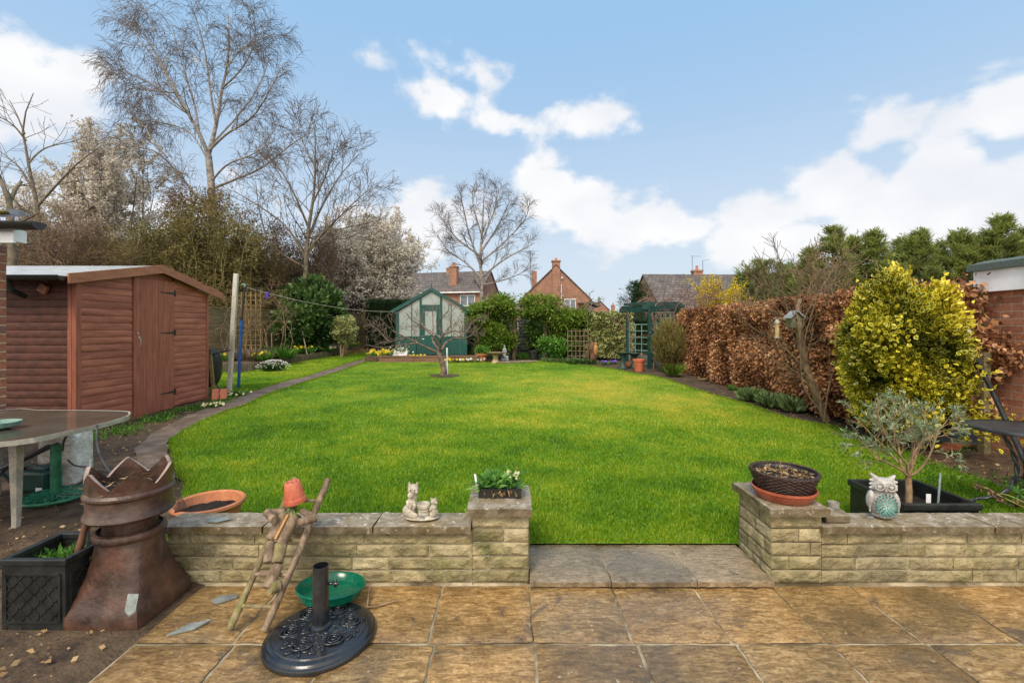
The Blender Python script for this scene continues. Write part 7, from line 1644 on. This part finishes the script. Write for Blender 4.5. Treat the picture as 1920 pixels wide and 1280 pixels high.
def twiggy():
    c = at(1256, 660, 11.4); T = thing('twiggy_shrub', 'dense clipped twiggy shrub with olive brown stems beside the beech hedge', 'shrub', (c.x, 11.4, .3)); n = 5200
    P, o, v = blobpts(n, (c.x, 11.4, .95), (.4, .4, .58), clumps=70, cr=.16, shell=.5); Td = rdir(n)*.5+[0, 0, 1]; Td[:, 0] += (P[:, 0]-c.x)*.8
    obj('twigs', leafmesh('tw', P, Td, rdir(n), .16+.08*rng.random(n), .05, v), M['olive_moss'], T); n = 2600; P, o, v = blobpts(n, (c.x, 11.4, .98), (.4, .4, .58), clumps=70, cr=.16, shell=.6); obj('leaves', leafmesh('tw', P, rdir(n), rdir(n), .045, .5, v), M['olive_moss'], T)
    big = Paths()
    for k in range(60): a = random.uniform(0, 2*PI); r = .3*random.random(); big.add(resample([(c.x+r*.5*math.cos(a), 11.4+r*.5*math.sin(a), .25), (c.x+r*1.2*math.cos(a), 11.4+r*1.2*math.sin(a), 1.3)], 4), .01, .005)
    obj('stems', big.mesh('stems', 4), M['twig_brown'], T)
twiggy()

# ------------------------------------------------------------------ houses beyond the garden
def brickobj(name, ax, c1, c2, mo):
    m, t = nt(name); tc = N(t, 'ShaderNodeTexCoord'); s = N(t, 'ShaderNodeSeparateXYZ'); L(t, tc.outputs['Object'], s.inputs[0]); cb = N(t, 'ShaderNodeCombineXYZ'); L(t, s.outputs[ax], cb.inputs[0]); L(t, s.outputs[2], cb.inputs[1])
    b = N(t, 'ShaderNodeTexBrick', ins={'Scale': 1.0, 'Mortar Size': .008, 'Brick Width': .225, 'Row Height': .075, 'Color1': c4(c1), 'Color2': c4(c2), 'Mortar': c4(mo)}); L(t, cb.outputs[0], b.inputs['Vector']); n = noise(t, tc.outputs['Object'], .8, 6, .7)
    finish(t, mixc(t, 1.0, b.outputs[0], ramp(t, n, [(.3, (.72, .72, .75)), (.7, (1.2, 1.15, 1.1))]), 'MULTIPLY'), .85); return m
M['hb_x'] = brickobj('house_brick_front', 0, (.26, .11, .065), (.36, .17, .1), (.36, .27, .2)); M['hb_y'] = brickobj('house_brick_side', 1, (.26, .12, .08), (.36, .18, .12), (.34, .26, .2))
def lobj(name, mb, mat, T, **k): return obj(name, mb, mat, T, world=False, **k)
def window(T, x, z, w, h, y=-.0, bars=1):
    f = MB(); t = .07; f.box(x, x+w, y-.05, y+.02, z, z+t); f.box(x, x+w, y-.05, y+.02, z+h-t, z+h); f.box(x, x+t, y-.05, y+.02, z+t, z+h-t); f.box(x+w-t, x+w, y-.05, y+.02, z+t, z+h-t)
    for i in range(bars): xx = x+w*(i+1)/(bars+1); f.box(xx-t*.6, xx+t*.6, y-.045, y+.02, z+t, z+h-t)
    fr = lobj('window', f, M['white_win'], T); p = MB(); p.box(x+t, x+w-t, y-.02, y-.01, z+t, z+h-t); lobj('pane', p, M['pane'], fr); return fr
def chimney(T, x, y, z0, z1, w=.7, d=.6):
    m_ = MB(); m_.box(x-w/2, x+w/2, y-d/2, y+d/2, z0, z1); m_.box(x-w/2-.05, x+w/2+.05, y-d/2-.05, y+d/2+.05, z1, z1+.12); c = lobj('chimney', m_, M['hb_x'], T)
    q = MB(); q.lathe([(.13, 0), (.1, .35), (.12, .38), (.08, .38)], (x, y, z1+.12), 12); lobj('chimney_pot', q, M['terracotta'], c); return c
def gable_house(name, lab, loc, rot, w, d, ze, zr, ridge='x'):
    T = thing(name, lab, 'house', loc, rotz=rot); o = .25
    if ridge == 'x':
        m_ = MB(); m_.box(0, w, 0, .25, 0, ze); m_.box(0, w, d-.25, d, 0, ze); lobj('front_wall', m_, M['hb_x'], T)
        for x in (0, w-.25): m_ = MB(); m_.prism([(x, .26, 0), (x, d-.26, 0), (x, d-.26, ze), (x, d/2, zr-.15), (x, .26, ze)], (0, 0, 0), (.25, 0, 0)); lobj('gable_wall', m_, M['hb_y'], T)
        r = MB(); sl_ = (zr-ze)/(d/2)
        for s_ in (0, 1):
            ya, za, yb, zb = (-o, ze-o*sl_, d/2, zr) if s_ == 0 else (d+o, ze-o*sl_, d/2, zr); r.add([(-.08, ya, za), (w+.08, ya, za), (w+.08, yb, zb), (-.08, yb, zb), (-.08, ya, za+.12), (w+.08, ya, za+.12), (w+.08, yb, zb+.12), (-.08, yb, zb+.12)], [(0, 1, 2, 3), (7, 6, 5, 4), (4, 5, 1, 0), (5, 6, 2, 1), (6, 7, 3, 2), (7, 4, 0, 3)])
        lobj('roof', r, M['roof_tile'], T); g_ = MB(); g_.box(-.05, w+.05, -o-.1, -o+.0, ze-o*sl_-.05, ze-o*sl_+.06); lobj('gutter', g_, M['white'], T)
    else:
        m_ = MB(); m_.prism([(0, 0, 0), (w, 0, 0), (w, 0, ze), (w/2, 0, zr-.1), (0, 0, ze)], (0, 0, 0), (0, .25, 0)); lobj('gable_wall', m_, M['hb_x'], T); m_ = MB(); m_.prism([(0, d-.25, 0), (w, d-.25, 0), (w, d-.25, ze), (w/2, d-.25, zr-.1), (0, d-.25, ze)], (0, 0, 0), (0, .25, 0)); lobj('gable_wall', m_, M['hb_x'], T)
        m_ = MB(); m_.box(0, .25, .26, d-.26, 0, ze); m_.box(w-.25, w, .26, d-.26, 0, ze); lobj('side_wall', m_, M['hb_y'], T); r = MB(); sl_ = (zr-ze)/(w/2)
        for s_ in (-1, 1): xa = w/2+s_*(w/2+o); za = ze-o*sl_; r.add([(w/2, -.1, zr), (xa, -.1, za), (xa, d, za), (w/2, d, zr), (w/2, -.1, zr+.1), (xa, -.1, za+.1), (xa, d, za+.1), (w/2, d, zr+.1)], [(0, 1, 2, 3), (7, 6, 5, 4), (0, 4, 5, 1), (1, 5, 6, 2), (3, 2, 6, 7)])
        lobj('roof', r, M['roof_tile'], T)
    return T
def houses():
    T = gable_house('brick_house', 'two storey brick house with a long brown tiled roof left of the far birch', (-12.6, 45.3, .48), math.radians(-13.4), 10, 6.4, 4.45, 6.55)
    for x in (.6, 3.6, 7.9): window(T, x, 3.0, 1.5, 1.05, -.0, 1 if x > 7 else 2)
    for x in (.8, 5.2): window(T, x, .9, 1.8, 1.2, 0, 2)
    c = chimney(T, 5.9, 3.2, 6.2, 6.95, 1.1); c2 = chimney(T, 6.9, 1.0, 4.2, 6.8, .75, .6); gw = MB(); gw.box(10.0, 10.05, 1.6, 2.3, 3.3, 4.0); lobj('gable_window', gw, M['white_win'], T)
    a = MB(); a.tube([(3.6, 3.2, 6.5), (3.6, 3.2, 7.4)], .02, 5); a.tube([(3.2, 3.2, 7.35), (4.2, 3.2, 7.3)], .015, 4); lobj('aerial', a, M['dark_metal'], T)
    T = gable_house('brick_house', 'tall brick house with a steep gable and a chimney at its peak', (.95, 42, .48), 0, 6.15, 9, 3.65, 6.65, 'y')
    m_ = MB(); m_.box(2.75, 3.45, -.1, -.003, 0, 6.2); m_.box(2.75, 3.45, -.1, .5, 6.2, 7.0); m_.box(2.68, 3.52, -.17, .57, 7.0, 7.12); c = lobj('chimney', m_, M['hb_x'], T); q = MB(); q.lathe([(.12, 0), (.1, .2), (.05, .3)], (3.1, .2, 7.12), 12); lobj('chimney_pot', q, M['terracotta'], c)
    window(T, 3.85, 2.55, 1.05, 1.05, 0, 1); q = MB(); q.tube([(3.55, -.12, 1.5), (3.55, -.12, 4.9)], .04, 6); q.tube([(3.55, -.12, 3.9), (3.75, -.12, 3.9)], .03, 6); lobj('soil_pipe', q, M['white_win'], T); q = MB(); q.ball((3.62, -.12, 5.5), (.1, .08, .09), 10); lobj('floodlight', q, M['white_win'], T)
    r = MB(); r.prism([(5.0, -.5, 3.2), (6.4, -.5, 3.35), (7.2, -.5, 2.95), (7.0, -.5, 2.85), (6.3, -.5, 3.1)], (0, 0, 0), (0, 2, 0)); lobj('porch_roof', r, M['roof_tile'], T)
    q = MB(); q.box(1.1, 1.65, 6, 6.6, 4.5, 6.9); c = lobj('chimney', q, M['hb_x'], T); q = MB(); q.tube([(1.0, 6, 5.5), (1.0, 6, 9.0)], .025, 5); q.tube([(-.6, 6, 8.0), (1.6, 6, 8.0)], .018, 4); q.tube([(1.0, 6, 8.95), (1.9, 6, 9.0)], .015, 4); lobj('aerial', q, M['dark_metal'], T)
    T = gable_house('brick_house', 'small distant brick gable between the tall house and the evergreens', (12.0, 75, .48), 0, 4.9, 8, 2.9, 5.3, 'y'); chimney(T, 4.3, -1, 3, 4.5, .5)
    T = gable_house('brick_house', 'house with a wide grey-brown tiled roof behind the arbour and forsythia', (11.1, 34, .48), math.radians(2), 13, 8.5, 2.3, 5.3)
    chimney(T, 4.6, 4.4, 4.9, 5.65, .75); q = MB(); q.tube([(4.2, 4.4, 5.2), (4.2, 4.4, 7.0)], .02, 5); q.tube([(4.15, 4.4, 6.95), (5.0, 4.4, 6.95)], .014, 4); q.tube([(5.1, 4.4, 5.5), (5.1, 4.4, 6.6)], .02, 5); q.tube([(5.1, 4.4, 6.55), (5.7, 4.4, 6.7)], .014, 4); lobj('aerial', q, M['dark_metal'], T)
    for x in (1.0, 5.0, 9.0): window(T, x, .9, 1.4, 1.1, 0, 1)
    T = thing('low_outbuilding', 'low dark mono-pitch roof right of the tall gabled house', 'building', (4.6, 24.5, .48)); a, b = at(1062, 0, 24).x, at(1157, 0, 24).x; m_ = MB(); m_.box(a, b, 24.1, 27, .4, 1.9); obj('wall', m_, M['hb_y'], T); m_ = MB(); m_.prism([(a, 24, 2.35), (b, 24, 1.98), (b, 24, 2.1), (a, 24, 2.5)], (0, 0, 0), (0, 3, 0)); obj('roof', m_, M['plastic_black'], T)
houses()

# ------------------------------------------------------------------ trees and big shrubs
def zp(p): return (p[0]/2.2326, p[1]/2.2326)
def guided(T, D, guides, cfg, depth, r_, conv=zp, kb=7, trunk='bark', twig='twig', n=16):
    big, fine = Paths(), Paths(); tips = []
    for ps, r0, r1, dd in guides:
        pts = smoothpath([np.array(at(*conv(p), D+(dd*(i/(len(ps)-1))**1.0)*depth+(dd*0))) for i, p in enumerate(ps)], 4); c = dict(cfg)
        grow(big, fine, resample(pts, n), r0, r1, 0, c, tips)
    tree_parts(T, M[trunk], M[twig], big, fine, kb, 3); return tips
def birch():
    D = 17; b = at(397, 615, D); T = thing('birch_tree', 'tall bare silver birch rising above the thicket left of centre', 'tree', (b.x, D, g(0, D)))
    cfg = {0: (13, 1.25, 34, -.03, .13, 8), 1: (8, .75, 36, .06, .16, 6), 2: (4, .55, 30, .26, .14, 6), 'fine': 2, 'rk': .42, 'rmin': .0045, 't0': .22}
    tr = {0: (3, 1.2, 50, .02, .12, 6), 1: (6, .6, 38, .15, .16, 5), 'fine': 1, 'rk': .25, 'rmin': .006, 't0': .5}
    big, fine = Paths(), Paths()
    def pl(ps, dd): return resample(smoothpath([np.array(at(*zp(p), D+dd*i/(len(ps)-1))) for i, p in enumerate(ps)], 4), 16)
    t_ = pl([(905, 1400), (900, 1250), (890, 1000), (886, 800), (872, 650)], 0); big.add(t_, .17, .115)
    big.add(resample([(t_[0][0], D, .3), tuple(t_[0])], 4), .19, .17)
    for ps, dd, r0 in [([(872, 650), (835, 560), (790, 480), (740, 390), (690, 300), (640, 200), (555, 115)], -1.0, .075), ([(872, 650), (905, 520), (930, 370), (950, 280), (958, 160), (955, 55)], .4, .08), ([(880, 625), (950, 560), (1040, 505), (1100, 430), (1170, 300)], -1.2, .05), ([(948, 285), (1020, 200), (1150, 140)], 1.0, .035),
                       ([(888, 790), (1000, 745), (1100, 700), (1200, 620), (1310, 545)], 1.4, .05), ([(825, 825), (740, 720), (660, 640), (580, 615), (490, 590)], -1.2, .05), ([(700, 660), (640, 590), (590, 510), (510, 440)], .8, .03), ([(885, 760), (950, 690), (1050, 650), (1150, 590)], -1.0, .04),
                       ([(790, 480), (700, 400), (610, 340), (490, 290)], 1.2, .04), ([(835, 560), (812, 430), (765, 280), (725, 130)], .9, .04), ([(905, 520), (880, 380), (855, 200), (808, 40)], -.9, .045), ([(690, 300), (600, 190), (520, 90)], .9, .025), ([(930, 370), (1010, 290), (1070, 170), (1060, 90)], -1.4, .035), ([(890, 870), (830, 825), (740, 720)], -.3, .05),
                       ([(640, 200), (640, 120), (600, 30)], .4, .02), ([(880, 610), (1000, 480), (1090, 350), (1130, 230)], 1.6, .035), ([(740, 390), (640, 380), (540, 370)], -1.0, .025), ([(885, 700), (800, 560), (700, 520), (560, 500)], 1.5, .03)]:
        grow(big, fine, pl(ps, dd), r0, .012, 0, cfg)
    tree_parts(T, M['bark'], M['twig'], big, fine, 7, 3)
birch()
def tree2():
    D = 15.8; b = at(583, 560, D); T = thing('bare_tree', 'bare multi-branched tree right of the silver birch', 'tree', (b.x, D, g(0, D))); big, fine = Paths(), Paths()
    def pl(ps, dd): return resample(smoothpath([np.array(at(*zp(p), D+dd*i/(len(ps)-1))) for i, p in enumerate(ps)], 4), 14)
    cfg = {0: (12, 1.5, 38, -.07, .1, 7), 1: (7, .7, 36, -.02, .14, 5), 2: (3, .35, 35, .05, .14, 4), 'fine': 1, 'rk': .45, 'rmin': .0055, 't0': .2}
    for ps, dd, r0 in [([(1275, 1330), (1280, 1120), (1292, 950), (1312, 830), (1320, 690), (1318, 500)], 0, .1), ([(1290, 1000), (1340, 880), (1420, 740), (1500, 650)], .8, .045), ([(1285, 1050), (1380, 950), (1480, 850), (1560, 780)], -.8, .04), ([(1290, 950), (1240, 830), (1180, 720), (1110, 640)], -.9, .04), ([(1280, 1080), (1200, 950), (1080, 860), (980, 800)], .8, .045),
                       ([(1305, 860), (1370, 720), (1400, 600)], -.7, .035), ([(1278, 1120), (1140, 1030), (1090, 900), (1070, 760)], -.4, .04), ([(1285, 1000), (1420, 960), (1590, 920)], .9, .03), ([(1318, 700), (1270, 600), (1250, 540)], .4, .025), ([(1282, 1100), (1330, 1000), (1440, 1000), (1530, 960)], -.5, .03)]: grow(big, fine, pl(ps, dd), r0, .01, 0, cfg)
    tree_parts(T, M['twig_grey'], M['twig'], big, fine, 7, 3)
    D = 14; b = at(70, 470, D); T = thing('bare_tree', 'slender bare tree above the purple shrub at the far left', 'tree', (b.x, D, g(0, D))); big, fine = Paths(), Paths()
    cfg = {0: (6, 1.2, 42, -.03, .1, 7), 1: (4, .6, 40, -.02, .12, 5), 'fine': 1, 'rk': .45, 'rmin': .006, 't0': .3}
    def pl2(ps, dd): return resample(smoothpath([np.array(at(*zp(p), D+dd*i/(len(ps)-1))) for i, p in enumerate(ps)], 4), 12)
    for ps, dd, r0 in [([(175, 1300), (165, 950), (150, 840), (125, 720), (105, 600), (95, 510), (140, 390)], 0, .09), ([(122, 680), (190, 620), (320, 590)], .7, .03), ([(160, 860), (250, 760), (330, 680), (425, 610)], -.7, .04), ([(103, 560), (70, 480), (40, 420)], .5, .025), ([(110, 590), (50, 520), (-40, 470)], -.4, .03), ([(140, 800), (80, 700), (-20, 620)], .6, .035), ([(160, 920), (80, 860), (0, 760), (-60, 700)], -.8, .04)]: grow(big, fine, pl2(ps, dd), r0, .01, 0, cfg)
    tree_parts(T, M['twig_grey'], M['twig'], big, fine, 7, 3)
    T = thing('bare_tree', 'dark bare trunk rising beside the gutter at the left edge', 'tree', (at(15, 400, 9).x, 9, .2)); big, fine = Paths(), Paths(); D = 9
    for ps, dd, r0 in [([(60, 1300), (45, 900), (38, 850), (20, 790), (-10, 730)], 0, .09), ([(40, 860), (60, 800), (90, 760)], .3, .03)]: grow(big, fine, pl2(ps, dd), r0, .03, 0, {0: (3, .5, 45, -.03, .15, 5), 'fine': 1, 'rmin': .006, 't0': .6})
    tree_parts(T, M['twig_grey'], M['twig'], big, fine, 8, 3)
tree2()
def farbirch():
    D = 30; k = lambda p: p; b = at(903, 555, D); T = thing('birch_tree', 'bare birch standing before the far houses, centre of the photo', 'tree', (b.x, D, .48)); big, fine = Paths(), Paths()
    cfg = {0: (11, 1.0, 34, -.05, .1, 7), 1: (8, .75, 34, .0, .14, 6), 2: (4, .5, 32, .12, .14, 4), 'fine': 1, 'rk': .45, 'rmin': .0065, 't0': .2}
    def pl(ps, dd): return resample(smoothpath([np.array(at(*p, D+dd*i/(len(ps)-1))) for i, p in enumerate(ps)], 4), 12)
    for ps, dd, r0 in [([(903, 640), (903, 540), (901, 480), (905, 420), (908, 345)], 0, .19), ([(902, 500), (880, 440), (868, 385), (862, 360)], -1, .09), ([(903, 470), (930, 430), (950, 390), (960, 370)], 1, .08), ([(903, 520), (940, 490), (975, 470), (1003, 455)], -1, .08), ([(902, 520), (870, 490), (840, 470), (820, 440)], 1, .08), ([(901, 480), (860, 450), (835, 420), (822, 400)], .6, .07),
                       ([(904, 450), (925, 400), (935, 355)], -.8, .06), ([(903, 490), (950, 450), (985, 410), (992, 385)], .9, .07), ([(903, 535), (960, 520), (995, 500)], .7, .06), ([(903, 440), (888, 390), (885, 350)], .9, .06)]: grow(big, fine, pl(ps, dd), r0, .02, 0, cfg)
    tree_parts(T, M['bark'], M['twig'], big, fine, 6, 3)
farbirch()
def blossom(label, px, py, D, rx, rz, n, vlo=0, stems=9):
    c = at(px, py, D); zb = g(0, D); T = thing('blossom_tree', label, 'tree', (c.x, D, zb), 'white blossom trees behind the garden'); big, fine = Paths(), Paths(); tips = []
    cfg = {0: (10, rz*.7, 40, -.03, .16, 7), 1: (6, .7, 40, .0, .2, 5), 'fine': 1, 'rmin': .008, 't0': .25, 'rk': .4}
    for k in range(stems):
        a = random.uniform(0, 2*PI); f = .35+.65*random.random(); e = (c.x+rx*f*math.cos(a)*.95, D+rx*.7*f*math.sin(a), c.z+rz*(.95-.6*f*f)*random.uniform(.75, 1)); m = (c.x+rx*.3*math.cos(a), D+.3*rx*math.sin(a), (zb+c.z)/2)
        grow(big, fine, resample(smoothpath([(c.x+random.uniform(-.2, .2), D, zb), m, e]), 10), .07, .012, 0, cfg, tips)
    tree_parts(T, M['twig'], M['twig'], big, fine, 6, 3, ('trunk', 'branches'))
    tp = np.concatenate([resample(t, 6) for t in tips]); i = rng.integers(0, len(tp), n); P = tp[i]+rng.normal(size=(n, 3))*.06; v = np.clip(vlo+.35*rng.random(n)+.5*fbm(P[:, 0]*1.3, P[:, 1]*1.3, P[:, 2]*1.3, 3), 0, 1)
    obj('blossom', leafmesh('b', P, rdir(n), rdir(n), .06+.05*rng.random(n), .85, v), M['blossom'], T)
blossom('white blossoming tree, its round head nearest the greenhouse', 712, 505, 21, 1.9, 2.5, 36000, .25, 18)
blossom('cream blossoming tree behind the brown thicket at upper left', 230, 400, 19, 1.9, 3.4, 34000, .15, 15)
blossom('smaller pale blossoming tree between the laurel and the white one', 650, 500, 19.5, 1.0, 2.3, 15000, .18, 9)
blossom('faint cream blossoming tree furthest left behind the bare trees', 110, 430, 21, 2.2, 2.6, 20000, .1, 12)
def thicket(name, label, px, py, D, rx, rz, mat, twig, n, size=.07, cnt=14, seed=0, ry=None, asp=.4):
    c = at(px, py, D); zb = g(0, D); ry = ry or rx*.6; T = thing(name, label, 'shrub', (c.x, D, zb), 'thicket behind the left fence'); big, fine = Paths(), Paths(); tips = []
    cfg = {0: (13, 1.0, 50, .0, .3, 7), 1: (7, .5, 45, .04, .3, 5), 'fine': 1, 'rmin': .0055, 't0': .05, 'rk': .4}
    for k in range(cnt):
        a = random.uniform(0, 2*PI); f = random.random()**.5; e = (c.x+rx*f*math.cos(a), D+ry*f*math.sin(a), c.z+rz*(1-.5*f*f)*random.uniform(.6, 1)); b = (c.x+rx*.7*f*math.cos(a), D+ry*.6*f*math.sin(a), zb)
        grow(big, fine, resample(smoothpath([b, ((b[0]+e[0])/2, (b[1]+e[1])/2, c.z-.1*rz), e])+rng.normal(size=(9, 3))*.12, 9), .02, .007, 0, cfg, tips)
    tree_parts(T, M[twig], M[twig], big, fine, 6, 3, ('stems', 'twigs'))
    tp = np.concatenate([resample(t, 5) for t in tips]); i = rng.integers(0, len(tp), n); P = tp[i]+rng.normal(size=(n, 3))*.09; v = np.clip(.3*rng.random(n)+1.1*(fbm(P[:, 0]*1.1+seed, P[:, 1]*1.1, P[:, 2]*1.1, 3)-.2), 0, 1)
    obj('leaves', leafmesh('t', P, rdir(n), rdir(n), size*(.6+.8*rng.random(n)), asp, v), M[mat], T)
thicket('ivy_thicket', 'olive brown overgrown thicket around the birch trunk', 395, 490, 14.6, 1.5, 2.2, 'olive_moss', 'twig_olive', 15000, .085, 26)
thicket('bramble_thicket', 'brown withered climber heaped high against the birch', 385, 425, 15.4, 1.45, 1.25, 'brown_leaf', 'twig_brown', 9000, .08, 14, 4)
thicket('ivy_thicket', 'olive thicket between the birch and the laurel', 480, 510, 15.8, 1.2, 1.8, 'olive_moss', 'twig_brown', 10000, .085, 18, 9)
thicket('bramble_thicket', 'brown scrub at the foot of the second bare tree', 545, 500, 17, 1.5, 2.0, 'brown_leaf', 'twig', 7000, .08, 14, 2)
thicket('purple_shrub', 'purplish budding shrub above the shed roof at far left', 95, 478, 12.6, 1.8, 1.05, 'purple_leaf', 'twig_brown', 15000, .05, 26, 6, 1.2)
thicket('purple_shrub', 'mixed green and purple shrub between the shed roof and the thicket', 215, 498, 13.4, 1.4, .8, 'olive_moss', 'twig_brown', 8000, .05, 16, 1)
thicket('ivy_thicket', 'yellow-olive scrub behind the shed roof ridge', 305, 490, 14.0, .9, 1.25, 'olive_moss', 'twig_olive', 8000, .08, 14, 7)
thicket('bramble_thicket', 'dark scrub between the second bare tree and the blossom', 610, 510, 18.2, 1.0, 1.9, 'brown_leaf', 'twig', 5000, .08, 10, 3)
# evergreen bushes at the foot of the trees and behind the houses' gardens
for i, (px, py, D, rx, rz) in enumerate([(60, 520, 17, 2.6, 1.8), (190, 520, 18, 2.4, 1.8), (330, 520, 18, 2.4, 2.0), (460, 530, 18.5, 2.0, 1.8), (560, 540, 19.5, 1.8, 1.6), (-80, 520, 17, 3, 2)]):
    bush('evergreen_bush', ['dark evergreen bush low behind the purple shrub', 'dark evergreen bush behind the shed ridge', 'dark evergreen bush behind the birch thicket', 'dark evergreen bush behind the trellis', 'dark evergreen bush behind the laurel', 'dark evergreen bush beyond the brick outbuilding'][i], 'bush', px, py, D, rx, rz, 1.3, 'olive_moss' if i % 2 else 'far_evergreen', 3200, .12, 'dark bushes low behind the left fence', 'core_green')
def conifers():
    def con(lab, px, ytop, D, r, mat='conifer', n=9500, name='conifer_tree', pw=.95, grp='dark feathery conifers behind the holly'):
        zb = g(0, D); p = at(px, ytop, D); H = p.z-zb; T = thing(name, lab, 'tree', (p.x, D, zb), grp)
        m_ = MB(); m_.tube([(p.x, D, zb), (p.x, D, zb+H*.93)], [.12, .02], 7); obj('trunk', m_, M['twig_brown'], T)
        # limbs: each a rising arm fringed with sprays
        nb = 150; t = rng.random(nb)**.8; a = rng.random(nb)*2*PI; ln = r*(1-t)**pw*(.55+.75*rng.random(nb))+.1
        out = np.stack([np.cos(a), np.sin(a), 0*a], 1); base = np.stack([np.full(nb, p.x), np.full(nb, D), zb+.2+t*(H-.35)], 1); d = unit(out+np.array([0, 0, .35])+rng.normal(size=(nb, 3))*.12)
        i = rng.integers(0, nb, n); s = rng.random(n)**.6*1.06; q = base[i]+d[i]*(ln[i]*s)[:, None]+np.array([0, 0, .25])*(ln[i]*s**2)[:, None]*.5+rng.normal(size=(n, 3))*.05
        sd_ = unit(np.cross(d[i], [0, 0, 1.]))*rng.choice([-1, 1], n)[:, None]; Td = unit(d[i]*.8+sd_*.6+[0, 0, .15]+rng.normal(size=(n, 3))*.2)
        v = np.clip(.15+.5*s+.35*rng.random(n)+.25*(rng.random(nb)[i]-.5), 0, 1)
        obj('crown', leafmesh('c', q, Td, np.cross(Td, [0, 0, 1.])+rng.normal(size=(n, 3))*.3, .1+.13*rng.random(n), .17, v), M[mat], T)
        k = 500; z = p.z-1.2*rng.random(k)**.7; a_ = rng.random(k)*2*PI; rr = (.01+.3*(p.z-z))*rng.random(k); q = np.stack([p.x+rr*np.cos(a_), D+rr*np.sin(a_), z-.1*rr], 1); Td = np.stack([np.cos(a_), np.sin(a_), .7+0*a_], 1)+rdir(k)*.4; obj('leader', leafmesh('c', q, Td, rdir(k), .14, .15, .4+.6*rng.random(k)), M[mat], T)
        lump('dark_core', M['core_green'], T, (p.x, D, zb+H*.4), (r*.4, r*.4, H*.3), .3, px*.3)
    L_ = [(1520, 462, 14.5, 1.0), (1562, 422, 14.2, 1.2), (1600, 440, 14.8, 1.0), (1640, 428, 13.8, 1.1), (1692, 440, 14.4, 1.1), (1722, 428, 13.6, 1.0), (1762, 448, 14.2, 1.1), (1800, 430, 13.4, 1.1), (1842, 436, 13.6, 1.3), (1876, 402, 13.0, 1.4), (1918, 425, 13.2, 1.2), (1965, 400, 13, 1.3)]
    W_ = ['first', 'second', 'third', 'fourth', 'fifth', 'sixth', 'seventh', 'eighth', 'ninth', 'tenth', 'eleventh', 'twelfth']
    for i, (px, yt, D, r) in enumerate(L_): con('dark green feathery conifer, %s from the left in the row behind the holly' % W_[i], px, yt, D, r)
    con('soft grey-green rounded conifer with the lower top, left of the dark row', 1430, 486, 16.5, 1.35, 'conifer_blue', 9000, 'round_conifer', .45, 'rounded grey-green conifers'); con('second rounded grey-green conifer leaning toward the dark row', 1482, 492, 16.2, 1.2, 'conifer_blue', 8000, 'round_conifer', .45, 'rounded grey-green conifers'); con('small rounded grey-green conifer at the end of the tiled roof', 1396, 510, 17, .8, 'conifer_blue', 5000, 'round_conifer', .5, 'rounded grey-green conifers')
    con('dark blurred evergreen left of the wide tiled roof', 1192, 528, 26, 1.3, 'far_evergreen', 6000, 'evergreen_tree', .5, 'far evergreens'); con('thin distant conifer behind the small far gable', 1123, 556, 85, 1.2, 'conifer', 2500, 'evergreen_tree', .9, 'far evergreens')
    # forsythia
    c = at(1345, 562, 14); T = thing('forsythia', 'yellow flowering forsythia above the beech hedge', 'shrub', (c.x, 14, .38)); big, fine = Paths(), Paths(); tips = []; cfg = {0: (7, .6, 30, .02, .12, 6), 'fine': 0, 'rmin': .006, 't0': .35, 'rk': .5}
    for k in range(34): a = random.uniform(0, 2*PI); f = random.random(); grow(big, fine, resample(smoothpath([(c.x+.2*math.cos(a), 14+.2*math.sin(a), .4), (c.x+.35*f*math.cos(a), 14+.3*math.sin(a), 1.5), (c.x+.95*f*math.cos(a), 14+.6*f*math.sin(a), 2.75-.65*f*f*random.random())]), 9), .012, .006, 0, cfg, tips)
    obj('stems', fine.mesh('stems', 4), M['twig_brown'], T); tp = np.concatenate([resample(t, 8) for t in tips]); tp = tp[tp[:, 2] > 1.6]; n = 8500; i = rng.integers(0, len(tp), n); obj('flowers', leafmesh('f', tp[i]+rng.normal(size=(n, 3))*.035, rdir(n), rdir(n), .05, .6), M['yellow_fl'], T)
conifers()
thicket('bramble_thicket', 'bare brown scrub behind the gnarled shrub on the right', 1565, 545, 9.5, .6, .6, 'brown_leaf', 'twig_brown', 300, .05, 5, 3, .3)
bpy.data.objects[-1 if False else [o.name for o in COL.objects if o.get('label', '').startswith('bare brown scrub')][0]]['group'] = 'scrub behind the beech hedge'
